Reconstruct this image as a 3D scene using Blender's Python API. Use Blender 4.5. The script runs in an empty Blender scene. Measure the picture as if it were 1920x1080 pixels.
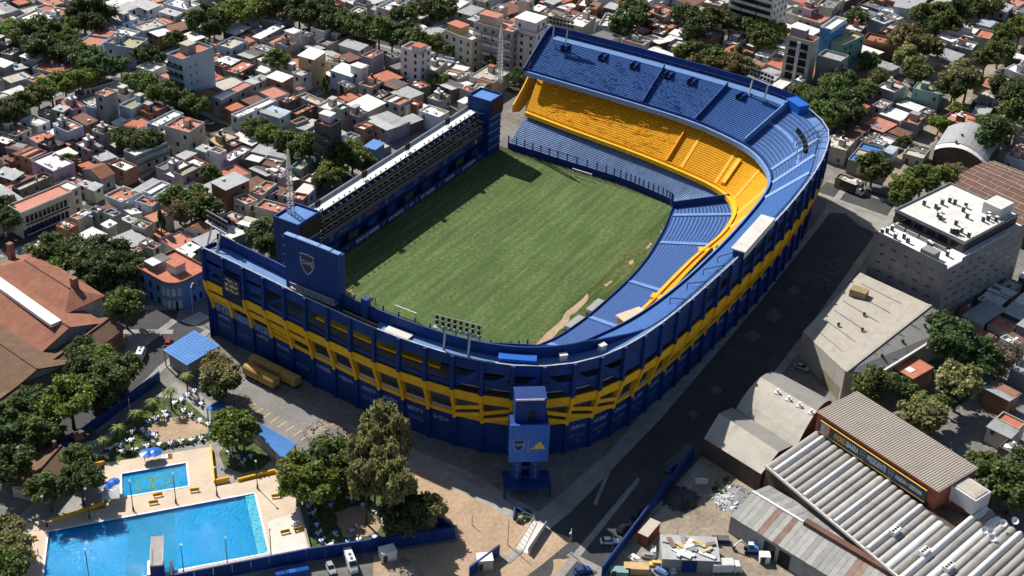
import bpy, bmesh, math, random
from mathutils import Vector, Matrix
random.seed(7)
sc = bpy.context.scene
# ------------------------------------------------------------------ camera
FPX, TILT, ROLL, AZ = 2663.336, 0.559817, 0.0512881, 0.5166099
CAM = Vector((-333.46, -194.183, 224.686))
_f = Vector((math.cos(AZ)*math.cos(TILT), math.sin(AZ)*math.cos(TILT), -math.sin(TILT)))
_r0 = Vector((math.sin(AZ), -math.cos(AZ), 0)); _u0 = _r0.cross(_f)
_r = math.cos(ROLL)*_r0 + math.sin(ROLL)*_u0
_u = -math.sin(ROLL)*_r0 + math.cos(ROLL)*_u0
cd = bpy.data.cameras.new('camera'); cam = bpy.data.objects.new('camera', cd)
sc.collection.objects.link(cam)
m = Matrix((( _r.x,_u.x,-_f.x,CAM.x),(_r.y,_u.y,-_f.y,CAM.y),(_r.z,_u.z,-_f.z,CAM.z),(0,0,0,1)))
cam.matrix_world = m
cd.sensor_width = 36; cd.lens = FPX/1920*36; cd.clip_start = 5; cd.clip_end = 9000
sc.camera = cam
# ------------------------------------------------------------------ sky, sun, exposure
SUN_EL = math.radians(43); SUN_DIR = Vector((.33,.944,0)).normalized()
w = bpy.data.worlds.new('World'); sc.world = w; w.use_nodes = True
nt = w.node_tree; bg = nt.nodes['Background']
sky = nt.nodes.new('ShaderNodeTexSky'); sky.sky_type = 'NISHITA'; sky.sun_disc = False
sky.sun_elevation = SUN_EL; sky.sun_rotation = math.atan2(SUN_DIR.x, SUN_DIR.y)
sky.air_density = 1.0; sky.dust_density = 1.0
nt.links.new(sky.outputs[0], bg.inputs[0]); bg.inputs[1].default_value = 0.066
sl = bpy.data.lights.new('sun', 'SUN'); sl.energy = 5.0; sl.angle = math.radians(.53); sl.color = (1,.95,.87)
so = bpy.data.objects.new('sun', sl); sc.collection.objects.link(so)
sd = Vector((SUN_DIR.x*math.cos(SUN_EL), SUN_DIR.y*math.cos(SUN_EL), math.sin(SUN_EL)))
so.rotation_euler = sd.to_track_quat('Z','Y').to_euler(); so.location = (0,0,400)
sc.view_settings.view_transform = 'Standard'; sc.view_settings.look = 'None'
sc.view_settings.exposure = 0.36; sc.view_settings.gamma = 1.0
# ------------------------------------------------------------------ pixel helpers (photo pixels, 1920x1080)
def px(x, y, z=0.0):
    d = _f + _r*((x-960)/FPX) - _u*((y-540)/FPX)
    t = (z-CAM.z)/d.z
    q = CAM + d*t
    return Vector((q.x, q.y, z))
def to_px(p):
    d = Vector(p)-CAM; k = d.dot(_f)
    return 960+FPX*d.dot(_r)/k, 540-FPX*d.dot(_u)/k
# ------------------------------------------------------------------ materials
MATS = {}
def mat(name, col, rough=.85, var=.25, scale=.6, bump=0, rnd=0, metal=0, fine=0, stain=0, corr=None, spec=.3):
    if name in MATS: return MATS[name]
    ma = bpy.data.materials.new(name); ma.use_nodes = True; MATS[name] = ma
    n = ma.node_tree.nodes; l = ma.node_tree.links; b = n['Principled BSDF']
    b.inputs['Roughness'].default_value = rough; b.inputs['Metallic'].default_value = metal
    b.inputs['Specular IOR Level'].default_value = spec
    tc = n.new('ShaderNodeTexCoord')
    no = n.new('ShaderNodeTexNoise'); no.inputs['Scale'].default_value = scale; no.inputs['Detail'].default_value = 6
    no.inputs['Roughness'].default_value = .65
    l.new(tc.outputs['Object'], no.inputs['Vector'])
    hs = n.new('ShaderNodeHueSaturation'); hs.inputs['Color'].default_value = (*col,1)
    mr = n.new('ShaderNodeMapRange'); mr.inputs[1].default_value=.25; mr.inputs[2].default_value=.75
    mr.inputs[3].default_value = 1-var; mr.inputs[4].default_value = 1+var
    l.new(no.outputs['Fac'], mr.inputs[0]); val = mr.outputs[0]
    if fine:
        n2 = n.new('ShaderNodeTexNoise'); n2.inputs['Scale'].default_value = scale*9; n2.inputs['Detail'].default_value=3
        l.new(tc.outputs['Object'], n2.inputs['Vector'])
        m2 = n.new('ShaderNodeMapRange'); m2.inputs[1].default_value=.3; m2.inputs[2].default_value=.7
        m2.inputs[3].default_value=1-fine; m2.inputs[4].default_value=1+fine
        l.new(n2.outputs['Fac'], m2.inputs[0])
        mu = n.new('ShaderNodeMath'); mu.operation='MULTIPLY'; l.new(val,mu.inputs[0]); l.new(m2.outputs[0],mu.inputs[1]); val = mu.outputs[0]
    if rnd:
        oi = n.new('ShaderNodeObjectInfo')
        m3 = n.new('ShaderNodeMapRange'); m3.inputs[3].default_value=1-rnd; m3.inputs[4].default_value=1+rnd
        l.new(oi.outputs['Random'], m3.inputs[0])
        mu = n.new('ShaderNodeMath'); mu.operation='MULTIPLY'; l.new(val,mu.inputs[0]); l.new(m3.outputs[0],mu.inputs[1]); val = mu.outputs[0]
    l.new(val, hs.inputs['Value']); out = hs.outputs[0]
    if stain:
        n3 = n.new('ShaderNodeTexNoise'); n3.inputs['Scale'].default_value = scale*.55; n3.inputs['Detail'].default_value=9; n3.inputs['Roughness'].default_value=.75
        mp = n.new('ShaderNodeMapping'); mp.inputs['Location'].default_value=(13,7,3); mp.inputs['Scale'].default_value=(1,1.8,.35)
        l.new(tc.outputs['Object'], mp.inputs[0]); l.new(mp.outputs[0], n3.inputs['Vector'])
        rp = n.new('ShaderNodeMapRange'); rp.inputs[1].default_value=.52; rp.inputs[2].default_value=.72; rp.inputs[4].default_value=stain
        l.new(n3.outputs['Fac'], rp.inputs[0])
        mx = n.new('ShaderNodeMix'); mx.data_type='RGBA'
        l.new(rp.outputs[0], mx.inputs[0]); l.new(out, mx.inputs[6]); mx.inputs[7].default_value=(col[0]*.32+.02*min(1,sum(col)),col[1]*.3+.016*min(1,sum(col)),col[2]*.28+.012*min(1,sum(col)),1)
        out = mx.outputs[2]
    l.new(out, b.inputs['Base Color'])
    if bump or corr:
        bp = n.new('ShaderNodeBump'); bp.inputs['Strength'].default_value = .8
        if corr:
            wv = n.new('ShaderNodeTexWave'); wv.inputs['Scale'].default_value = corr[1]; wv.bands_direction = corr[0]; wv.inputs['Distortion'].default_value=.3
            l.new(tc.outputs['Object'], wv.inputs['Vector']); l.new(wv.outputs['Fac'], bp.inputs['Height']); bp.inputs['Distance'].default_value = .07
        else:
            bp.inputs['Distance'].default_value = bump; l.new(no.outputs['Fac'], bp.inputs['Height'])
        l.new(bp.outputs[0], b.inputs['Normal'])
    return ma
def leafmat(name, c, hue=.02):
    ma = bpy.data.materials.new(name); ma.use_nodes=True; MATS[name]=ma
    n=ma.node_tree.nodes; l=ma.node_tree.links; b=n['Principled BSDF']
    oi=n.new('ShaderNodeObjectInfo'); ge=n.new('ShaderNodeNewGeometry')
    hs=n.new('ShaderNodeHueSaturation'); hs.inputs['Color'].default_value=(*c,1)
    m1=n.new('ShaderNodeMapRange'); m1.inputs[3].default_value=.55; m1.inputs[4].default_value=1.5
    l.new(ge.outputs['Random Per Island'],m1.inputs[0])
    m2=n.new('ShaderNodeMapRange'); m2.inputs[3].default_value=.8; m2.inputs[4].default_value=1.25
    l.new(oi.outputs['Random'],m2.inputs[0])
    mu=n.new('ShaderNodeMath'); mu.operation='MULTIPLY'; l.new(m1.outputs[0],mu.inputs[0]); l.new(m2.outputs[0],mu.inputs[1])
    m3=n.new('ShaderNodeMapRange'); m3.inputs[3].default_value=.5-hue; m3.inputs[4].default_value=.5+hue
    l.new(oi.outputs['Random'],m3.inputs[0]); l.new(m3.outputs[0],hs.inputs['Hue'])
    l.new(mu.outputs[0],hs.inputs['Value']); l.new(hs.outputs[0],b.inputs['Base Color'])
    b.inputs['Roughness'].default_value=.55; b.inputs['Specular IOR Level'].default_value=.25
    tr=n.new('ShaderNodeBsdfTranslucent'); l.new(hs.outputs[0],tr.inputs['Color'])
    mx=n.new('ShaderNodeMixShader'); mx.inputs[0].default_value=.42
    l.new(b.outputs[0],mx.inputs[1]); l.new(tr.outputs[0],mx.inputs[2]); l.new(mx.outputs[0],n['Material Output'].inputs[0])
    return ma
M = MATS
BLUE=(.004,.036,.180)
mat('blue_wall',BLUE,.6,.22,.35,stain=.35)
mat('blue_panel',(.005,.041,.200),.6,.3,.3,rnd=.2,stain=.6,fine=.1)
mat('blue_floor',(.115,.225,.46),.7,.18,.4,fine=.1,stain=.3)
mat('blue_step',(.082,.168,.36),.7,.22,.5,fine=.15,stain=.25)
mat('blue_seat',(.016,.062,.25),.5,.3,2.5,fine=.2)
mat('blue_upper',(.034,.10,.29),.55,.25,.8,fine=.25)
mat('blue_edge',(.17,.30,.56),.6,.2,.5,stain=.2)
mat('blue_bright',(.060,.165,.43),.6,.3,.9,fine=.3)
mat('blue_gloss',(.02,.13,.52),.35,.12,.8,stain=.15)
mat('yellow',(.92,.50,.022),.6,.15,.5,stain=.3,rnd=.08)
mat('yellow_step',(.86,.44,.012),.6,.15,.8,fine=.12)
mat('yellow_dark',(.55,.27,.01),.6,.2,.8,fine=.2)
mat('concrete',(.33,.32,.30),.9,.25,.4,fine=.12,stain=.4)
mat('concrete_dark',(.12,.12,.12),.9,.3,.4)
mat('pale',(.62,.60,.56),.85,.15,.4,stain=.3)
mat('white',(.78,.78,.76),.6,.1,.8,stain=.2)
mat('white_clean',(.8,.8,.8),.5,.05,1)
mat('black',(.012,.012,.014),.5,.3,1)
mat('dark_metal',(.05,.055,.06),.5,.3,1)
mat('steel',(.38,.39,.40),.45,.2,1,metal=.4)
mat('glass',(.015,.02,.028),.12,.3,1,rnd=.4,spec=.6)
mat('lamp_glass',(.6,.62,.6),.3,.1,1)
mat('asphalt',(.068,.068,.070),.95,.3,.12,fine=.15,stain=.4)
mat('old_asphalt',(.215,.205,.195),.95,.2,.1,fine=.12,stain=.35)
mat('pavement',(.30,.285,.265),.95,.3,.2,fine=.15,stain=.5)
mat('ground',(.19,.18,.168),.95,.35,.07,fine=.2,stain=.4)
mat('sand',(.42,.30,.20),.95,.22,.12,fine=.15,stain=.25)
mat('soil',(.30,.25,.19),.95,.35,.1,fine=.2,stain=.5)
mat('deck',(.60,.49,.37),.8,.12,.2,fine=.06,stain=.2)
mat('deck_pale',(.66,.62,.55),.8,.1,.2,fine=.06,stain=.15)
mat('brick_dark',(.105,.072,.056),.95,.35,.4,fine=.2,stain=.5)
mat('marking',(.62,.60,.54),.8,.25,.8)
mat('marking_yellow',(.62,.45,.16),.8,.25,.8)
mat('rubble',(.36,.30,.26),.95,.5,1.2,rnd=.3)
mat('trunk',(.10,.075,.05),.95,.3,1)
mat('tyre',(.02,.02,.02),.8,.2,1)
mat('text_white',(.62,.66,.72),.6,.1,1)
mat('text_yellow',(.72,.46,.06),.6,.1,1)
mat('text_dim',(.30,.34,.46),.6,.2,1)
mat('wood',(.35,.24,.13),.8,.3,1)
leafmat('leaf_mid',(.135,.175,.050)); leafmat('leaf_dark',(.090,.125,.044)); leafmat('leaf_bright',(.19,.25,.046))
leafmat('leaf_olive',(.26,.25,.105)); leafmat('leaf_brown',(.185,.145,.062)); leafmat('leaf_grey',(.17,.15,.11))
# roofs
ROOF = {
 'W': mat('roof_white',(.72,.705,.68),.8,.14,.35,rnd=.16,stain=.55),
 'G': mat('roof_grey_metal',(.40,.41,.42),.5,.15,.5,rnd=.18,stain=.55,corr=('X',1.6)),
 'B': mat('roof_beige',(.50,.455,.39),.9,.15,.3,rnd=.15,stain=.55,fine=.08),
 'T': mat('roof_terracotta',(.45,.160,.098),.9,.14,.5,rnd=.16,fine=.1,stain=.35),
 'P': mat('roof_pink',(.50,.215,.155),.9,.14,.4,rnd=.14,fine=.1,stain=.35),
 'R': mat('roof_rust',(.205,.105,.075),.85,.3,.5,rnd=.2,stain=.6,corr=('X',1.6)),
 'O': mat('roof_olive',(.33,.33,.20),.9,.2,.4,rnd=.15,stain=.5),
 'D': mat('roof_dark',(.17,.165,.16),.9,.2,.4,rnd=.2,stain=.5),
 'Y': mat('roof_tan',(.56,.40,.20),.9,.2,.4,rnd=.15,stain=.4),
 'L': mat('roof_blue',(.06,.20,.52),.45,.15,.5,rnd=.12,stain=.3,corr=('X',1.2)),
 'V': mat('roof_tile',(.30,.125,.075),.9,.2,.8,fine=.25,stain=.5,corr=('Y',1.8)),
}
ROOFWORD={'W':'white','G':'grey metal','B':'beige','T':'terracotta','P':'pink','R':'rust-brown','O':'olive','D':'dark grey','Y':'tan','L':'blue','V':'brown tiled'}
WALL = {
 'c': mat('wall_cream',(.46,.43,.37),.9,.15,.3,rnd=.15,stain=.6),
 'g': mat('wall_grey',(.30,.30,.30),.9,.2,.3,rnd=.2,stain=.6),
 'w': mat('wall_white',(.60,.61,.62),.9,.12,.3,rnd=.1,stain=.5),
 'b': mat('wall_brick',(.26,.13,.09),.9,.25,.5,rnd=.2,fine=.15,stain=.5),
 'l': mat('wall_pale_blue',(.36,.45,.54),.9,.15,.3,rnd=.12,stain=.5),
 't': mat('wall_teal',(.18,.30,.30),.9,.2,.3,rnd=.2,stain=.5),
 'p': mat('wall_lilac',(.34,.28,.34),.9,.2,.3,rnd=.15,stain=.5),
 'd': mat('wall_dark',(.11,.095,.09),.9,.25,.4,rnd=.2,stain=.5),
 'o': mat('wall_ochre',(.36,.27,.15),.9,.2,.3,rnd=.15,stain=.5),
}
WALLWORD={'c':'cream','g':'grey','w':'white','b':'brick','l':'pale blue','t':'teal','p':'lilac','d':'dark','o':'ochre'}
# ------------------------------------------------------------------ mesh builder
col = sc.collection
class MB:
    def __init__(s): s.v=[]; s.f=[]; s.mi=[]; s.cur=0
    def add(s, vs, fs):
        o=len(s.v); s.v += [tuple(p) for p in vs]
        for f in fs: s.f.append(tuple(o+i for i in f)); s.mi.append(s.cur)
        return s
    def box(s,x0,x1,y0,y1,z0,z1):
        return s.add([(x0,y0,z0),(x1,y0,z0),(x1,y1,z0),(x0,y1,z0),(x0,y0,z1),(x1,y0,z1),(x1,y1,z1),(x0,y1,z1)],
          [(0,3,2,1),(4,5,6,7),(0,1,5,4),(1,2,6,5),(2,3,7,6),(3,0,4,7)])
    def prism(s,poly,z0,z1,cap=True):
        n=len(poly); a=sum(poly[i][0]*poly[(i+1)%n][1]-poly[(i+1)%n][0]*poly[i][1] for i in range(n))
        if a<0: poly=list(reversed(poly))
        vs=[(p[0],p[1],z0) for p in poly]+[(p[0],p[1],z1) for p in poly]
        fs=[(i,(i+1)%n,n+(i+1)%n,n+i) for i in range(n)]
        if cap: fs += [tuple(range(n,2*n)), tuple(reversed(range(n)))]
        return s.add(vs,fs)
    def sheet(s,poly,z):
        n=len(poly); a=sum(poly[i][0]*poly[(i+1)%n][1]-poly[(i+1)%n][0]*poly[i][1] for i in range(n))
        if a<0: poly=list(reversed(poly))
        return s.add([(p[0],p[1],z) for p in poly],[tuple(range(n))])
    def bar(s,a,b,wx,wy=None,up=Vector((0,0,1))):
        a=Vector(a); b=Vector(b); wy=wy or wx; d=(b-a)
        if d.length<1e-6: return s
        d.normalize(); e=d.cross(up)
        if e.length<1e-3: e=d.cross(Vector((1,0,0)))
        e.normalize(); g=e.cross(d).normalized(); e*=wx/2; g*=wy/2
        vs=[a-e-g,a+e-g,a+e+g,a-e+g,b-e-g,b+e-g,b+e+g,b-e+g]
        return s.add(vs,[(0,1,2,3),(7,6,5,4),(1,0,4,5),(2,1,5,6),(3,2,6,7),(0,3,7,4)])
    def cyl(s,x,y,z0,z1,r,r2=None,n=10):
        r2=r if r2 is None else r2
        vs=[(x+r*math.cos(6.2832*i/n),y+r*math.sin(6.2832*i/n),z0) for i in range(n)]+[(x+r2*math.cos(6.2832*i/n),y+r2*math.sin(6.2832*i/n),z1) for i in range(n)]
        return s.add(vs,[(i,(i+1)%n,n+(i+1)%n,n+i) for i in range(n)]+[tuple(range(n,2*n)),tuple(reversed(range(n)))])
    def tube(s,pts,rs,n=6):
        ring=[]
        for k,p in enumerate(pts):
            p=Vector(p); d=(Vector(pts[min(k+1,len(pts)-1)])-Vector(pts[max(k-1,0)])).normalized()
            e=d.cross(Vector((.3,1,.2))).normalized(); g=e.cross(d)
            r=rs[k] if isinstance(rs,(list,tuple)) else rs
            ring.append([p+(e*math.cos(6.2832*i/n)+g*math.sin(6.2832*i/n))*r for i in range(n)])
        vs=[q for r_ in ring for q in r_]; fs=[]
        for k in range(len(pts)-1):
            for i in range(n): fs.append((k*n+i,k*n+(i+1)%n,(k+1)*n+(i+1)%n,(k+1)*n+i))
        fs += [tuple(reversed(range(n))),tuple(range((len(pts)-1)*n,len(pts)*n))]
        return s.add(vs,fs)
    def mesh(s,name,mats,smooth=False):
        me=bpy.data.meshes.new(name); me.from_pydata(s.v,[],s.f)
        for k in (mats if isinstance(mats,(list,tuple)) else [mats]): me.materials.append(MATS[k] if isinstance(k,str) else k)
        if any(s.mi): me.polygons.foreach_set('material_index',s.mi)
        if smooth: me.polygons.foreach_set('use_smooth',[True]*len(me.polygons))
        me.update(); return me
    def build(s,name,mats,parent=None,smooth=False):
        return link(name,s.mesh(name,mats,smooth),parent)
def link(name,me,parent=None,loc=None,rz=0,scale=None):
    o=bpy.data.objects.new(name,me); col.objects.link(o)
    if parent: o.parent=parent
    if loc is not None: o.location=loc
    if rz: o.rotation_euler=(0,0,rz)
    if scale: o.scale=scale
    return o
def tag(o,label=None,cat=None,group=None,kind=None):
    if label: o['label']=label
    if cat: o['category']=cat
    if group: o['group']=group
    if kind: o['kind']=kind
    return o
def thing(name,label,cat,loc=(0,0,0),rz=0,group=None):
    o=bpy.data.objects.new(name,None); col.objects.link(o); o.location=loc; o.rotation_euler=(0,0,rz); o.empty_display_size=.5
    return tag(o,label,cat,group)
def struct(name,mb,mats): return tag(mb.build(name,mats),kind='structure')
def poly_px(pts,z=0): return [tuple(px(x,y,z)[:2]) for x,y in pts]
def text(s,size,mtx,parent,matn,name='lettering',ext=.02,sx=1,bold=0):
    cu=bpy.data.curves.new('t','FONT'); cu.body=s; cu.size=size; cu.align_x='CENTER'; cu.align_y='CENTER'; cu.extrude=ext; cu.offset=bold
    o=bpy.data.objects.new('t',cu); col.objects.link(o)
    dg=bpy.context.evaluated_depsgraph_get(); me=bpy.data.meshes.new_from_object(o.evaluated_get(dg))
    bpy.data.objects.remove(o); bpy.data.curves.remove(cu)
    me.materials.clear(); me.materials.append(MATS[matn])
    p=link(name,me,parent); p.matrix_basis=mtx@Matrix.Diagonal((sx,1,1,1)); return p
def face_mtx(origin,right,up):
    right=Vector(right).normalized(); up=Vector(up).normalized(); n=right.cross(up).normalized(); up=n.cross(right)
    return Matrix(((right.x,up.x,n.x,origin[0]),(right.y,up.y,n.y,origin[1]),(right.z,up.z,n.z,origin[2]),(0,0,0,1)))
SHIELD=[(0,-1.15),(.35,-.85),(.62,-.45),(.78,0),(.80,.38),(.68,.62),(.86,.86),(.52,1.02),(.26,.94),(0,1.06),(-.26,.94),(-.52,1.02),(-.86,.86),(-.68,.62),(-.80,.38),(-.78,0),(-.62,-.45),(-.35,-.85)]
def crest(mtx,size,parent,edge='text_yellow',inner='blue_wall',letters='text_yellow'):
    a=MB().prism([(x*size,y*size) for x,y in SHIELD],0,.05).build('crest',edge,parent); a.matrix_basis=mtx
    b=MB().prism([(x*size*.86,y*size*.86) for x,y in SHIELD],.05,.08).build('crest_field',inner,a)
    text('CABJ',size*.56,Matrix.Translation((0,.1*size,.1)),a,letters,bold=.02*size)
    return a
def adidas(mtx,size,parent,matn='text_yellow'):
    for k,(x,h) in enumerate(((-.75,.42),(-.12,.85),(.52,1.28))):
        q=[(x-.28,-.6),(x+.30,-.6),(x+.30-.08-h*.50,-.6+h*.86),(x-.28-h*.50+.30,-.6+h*.86-.28)]
        q=[(x-.02,-.6),(x+.52,-.6),(x+.52-h*.55,-.6+h),(x+.05-h*.55,-.6+h-.28)] if k else [(x-.30,-.6),(x+.50,-.6),(x+.50-h*.55,-.6+h),(x-.18,-.6+.12)]
        o=MB().prism([(a*size,b*size) for a,b in q],0,.04).build('logo_bar',matn,parent); o.matrix_basis=mtx
# ------------------------------------------------------------------ stadium curves
# stations run from the far left end round the right side to the near left end: inner front, yellow front, upper front, outer rim
ST=[((57,32),(68.5,32.5),(76,38),(98,39.5)),((57,12),(65.8,12),(75.6,12.5),(98.5,14)),((57,-10),(63.5,-10),(75,-9),(98.5,-8)),
((55.5,-22),(61,-26),(74,-25),(98,-28)),((53,-33),(57.5,-42),(71,-39),(96.5,-45)),((49,-36),(53,-52),(65.5,-53),(92,-61)),
((44,-37.5),(46,-57.5),(57.5,-61.5),(81,-73)),((37,-39.5),(37,-60.5),(48,-66),(66,-78.5)),((28,-41.5),(28,-61.8),(34,-68),(47,-81.5)),
((14,-44),(11,-60.8),(12,-69),(22,-83)),((1,-45),(-7,-60.8),(-6,-69),(0,-82.8)),((-13,-45),(-21,-61),(-22,-68.5),(-22,-82)),
((-26,-44.5),(-34,-60),(-38,-67),(-46,-80.5)),((-40,-42.5),(-47,-57.5),(-54,-64),(-66,-77.5)),((-49,-38.5),(-57,-51),(-66,-59.5),(-79.5,-72)),
((-54,-33),(-63,-42),(-74,-47.5),(-89.5,-62)),((-57,-24),(-66,-30),(-79.5,-36),(-95.5,-47)),((-58,-12),(-67,-14),(-81,-18),(-97.5,-26)),
((-58,4),(-67,4),(-81,4),(-96.3,-2)),((-58,19),(-67,19),(-80.5,19),(-94.3,18)),((-58,33),(-68,33),(-80,36),(-92.3,38))]
SUB=6
def crv(k):
    P=[Vector(s[k]) for s in ST]; n=len(P); out=[]
    for i in range(n-1):
        a=P[i-1] if i else P[0]*2-P[1]; b=P[i]; c=P[i+1]; d=P[i+2] if i+2<n else P[-1]*2-P[-2]
        for j in range(SUB):
            t=j/SUB
            out.append(.5*((2*b)+(c-a)*t+(2*a-5*b+4*c-d)*t*t+(3*b-a-3*c+d)*t**3))
    out.append(P[-1]); return out
CI,CM,CU,CO=crv(0),crv(1),crv(2),crv(3)
NS=len(CI)
def _sm(s,a,b): t=max(0,min(1,(s-a)/(b-a))); return t*t*(3-2*t)
_D=[(CO[i]-CI[i]).normalized() for i in range(NS)]
CU=[CU[i]+_D[i]*(1.1+1.5*_sm(i/SUB,5.5,8)*(1-_sm(i/SUB,12,14))) for i in range(NS)]
CM=[CM[i]+_D[i]*1.15*(1-_sm(i/SUB,6,8)) for i in range(NS)]
ZR=29.0
CY=[CM[i].lerp(CO[i],min(15,(CO[i]-CM[i]).length-6)/(CO[i]-CM[i]).length) for i in range(NS)]   # back of the yellow tier
ZY=[9.0+.60*(CY[i]-CM[i]).length for i in range(NS)]
_W=[4.6-2.9*_sm(i/SUB,6.8,8.2)*(1-_sm(i/SUB,12.2,13.6)) for i in range(NS)]
CB=[CU[i].lerp(CO[i],1-_W[i]/(CO[i]-CU[i]).length) for i in range(NS)]                              # back of the upper tier
def onrim(s):   # s in station units -> (point, outward normal)
    x=max(0,min(NS-1.001,s*SUB)); i=int(x); t=x-i
    p=CO[i].lerp(CO[i+1],t); d=(CO[i+1]-CO[i]).normalized()
    return p,Vector((d.y,-d.x)) if Vector((d.y,-d.x)).dot(p)>0 else Vector((-d.y,d.x))
stad=thing('stadium','large horseshoe-shaped blue and yellow football stadium','stadium')
def strip(mb,A,za,B,zb,i0=0,i1=None):
    i1=NS-1 if i1 is None else i1
    f=lambda z,i:z[i] if isinstance(z,list) else z
    vs=[];
    for i in range(i0,i1+1): vs += [(A[i].x,A[i].y,f(za,i)),(B[i].x,B[i].y,f(zb,i))]
    n=i1-i0
    mb.add(vs,[(2*k,2*k+1,2*k+3,2*k+2) for k in range(n)])
def tier(name,A,za,B,zb,rows,mats,seat=None,i0=0,i1=None,bench=.42):
    """stepped terrace from curve A (height za) up to curve B (height zb)"""
    f=lambda z,i:z[i] if isinstance(z,list) else z
    mb=MB(); sm=MB(); i1=NS-1 if i1 is None else i1
    lv=[[A[i].lerp(B[i],j/rows) for i in range(NS)] for j in range(rows+1)]
    hz=[[f(za,i)+(f(zb,i)-f(za,i))*j/rows for i in range(NS)] for j in range(rows+1)]
    for j in range(rows):
        lo=[h for h in hz[j]]; hi=[h for h in hz[j+1]]
        strip(mb,lv[j],lo,lv[j],hi,i0,i1); strip(mb,lv[j],hi,lv[j+1],hi,i0,i1)
        if seat:
            a=[lv[j][i].lerp(lv[j+1][i],.52) for i in range(NS)]; b=[lv[j][i].lerp(lv[j+1][i],.97) for i in range(NS)]
            top=[h+bench for h in hi]; lo2=[h+.01 for h in hi]
            strip(sm,a,lo2,a,top,i0,i1); strip(sm,a,top,b,top,i0,i1); strip(sm,b,top,b,lo2,i0,i1)
    o=mb.build(name,mats,stad); tag(o,kind='stuff')
    if seat: tag(sm.build('seat_rows',seat,o),kind='stuff')
    return o
tier('lower_tier',CI,1.3,CM,7.2,17,'blue_step','blue_seat',5*SUB,17*SUB,bench=.30)
mat('blue_terrace',(.165,.245,.42),.75,.25,.35,fine=.2,stain=.45)
tier('lower_tier',CI,1.3,CM,7.2,17,'blue_terrace',None,0,5*SUB)
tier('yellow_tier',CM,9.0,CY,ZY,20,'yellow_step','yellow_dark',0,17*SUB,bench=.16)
up=tier('upper_tier',CU,20.6,CB,28.1,26,'blue_upper',None,0,4*SUB+4)
tier('upper_tier',CU,20.6,CB,28.1,15,'blue_step','blue_upper',4*SUB+4,7*SUB,bench=.30)
tier('upper_tier',CU,20.6,CB,28.1,14,'blue_bright','blue_upper',7*SUB,NS-1,bench=.2)
# undersides and fronts
def slab(name,curves,matn,i0=0,i1=None):
    """closed profile swept along the stations: list of (curve,z)"""
    i1=NS-1 if i1 is None else i1; f=lambda z,i:z[i] if isinstance(z,list) else z
    n=len(curves); vs=[]; fs=[]
    for i in range(i0,i1+1):
        for c,z in curves: vs.append((c[i].x,c[i].y,f(z,i)))
    for k in range(i1-i0):
        for j in range(n): fs.append((k*n+j,k*n+(j+1)%n,(k+1)*n+(j+1)%n,(k+1)*n+j))
    fs += [tuple(range(n)),tuple(reversed(range((i1-i0)*n,(i1-i0+1)*n)))]
    return MB().add(vs,fs).build(name,matn,stad)
def off(C,d): # shift a curve outwards (d>0) towards the rim
    return [C[i]+(CO[i]-CI[i]).normalized()*d for i in range(NS)]
slab('pitch_wall',[(off(CI,-.35),0),(off(CI,-.35),2.3),(off(CI,-.05),2.3),(off(CI,-.05),0)],'blue_wall')
slab('yellow_front',[(off(CM,-1.15),8.0),(off(CM,-1.15),9.45),(off(CM,-.02),9.45),(off(CM,-.02),8.0)],'yellow',0,17*SUB)
slab('yellow_parapet',[(off(CM,.1),9.3),(off(CM,.1),10.4),(off(CM,.3),10.4),(off(CM,.3),9.3)],'yellow',0,17*SUB)
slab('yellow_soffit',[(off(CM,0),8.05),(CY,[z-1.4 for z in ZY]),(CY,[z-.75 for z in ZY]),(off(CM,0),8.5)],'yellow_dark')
slab('upper_front',[(off(CU,-1.1),19.5),(off(CU,-1.1),21.2),(off(CU,-.02),21.2),(off(CU,-.02),19.5)],'blue_edge')
slab('upper_parapet',[(off(CU,-.2),21.2),(off(CU,-.2),22.0),(off(CU,0),22.0),(off(CU,0),21.2)],'blue_panel')
slab('upper_soffit',[(off(CU,0),19.6),(CB,26.4),(CB,27.2),(off(CU,0),20.2)],'concrete')
slab('lower_back_wall',[(off(CM,1.2),0),(off(CM,1.2),8.3),(off(CM,1.5),8.3),(off(CM,1.5),0)],'blue_wall')
slab('yellow_back_wall',[(CY,0),(CY,[z+1.2 for z in ZY]),(off(CY,.3),[z+1.2 for z in ZY]),(off(CY,.3),0)],'concrete')
T0,T1=int(17.2*SUB),int(18.2*SUB)
for a_,b_ in ((0,T0),(T1,NS-1)): slab('rim_walkway',[(CB,27.6),(CB,28.1),(off(CO,-.32),28.1),(off(CO,-.32),27.6)],'blue_floor',a_,b_)
E6=SUB
# higher outer wall behind the far end, inner wall round the near end
slab('far_rim_wall',[(off(CO,-.30),28.0),(off(CO,-.30),31.2),(off(CO,.05),31.2),(off(CO,.05),28.0)],'blue_wall',0,5*SUB)
hz=[28.1+3.3*min(1,max(0,(i/SUB-12.6)/1.4)) for i in range(NS)]
slab('near_rim_wall',[(off(CB,-.5),27.9),(off(CB,-.5),hz),(off(CB,-.1),hz),(off(CB,-.1),27.9)],'blue_panel',int(12.7*SUB),NS-1)
for i in (17*SUB+2,): 
    # stub pier on the near wall
    p=CB[i]; MB().box(p.x-.9,p.x+.9,p.y-.9,p.y+.9,28,33.5).build('pier','blue_panel',stad)
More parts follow.
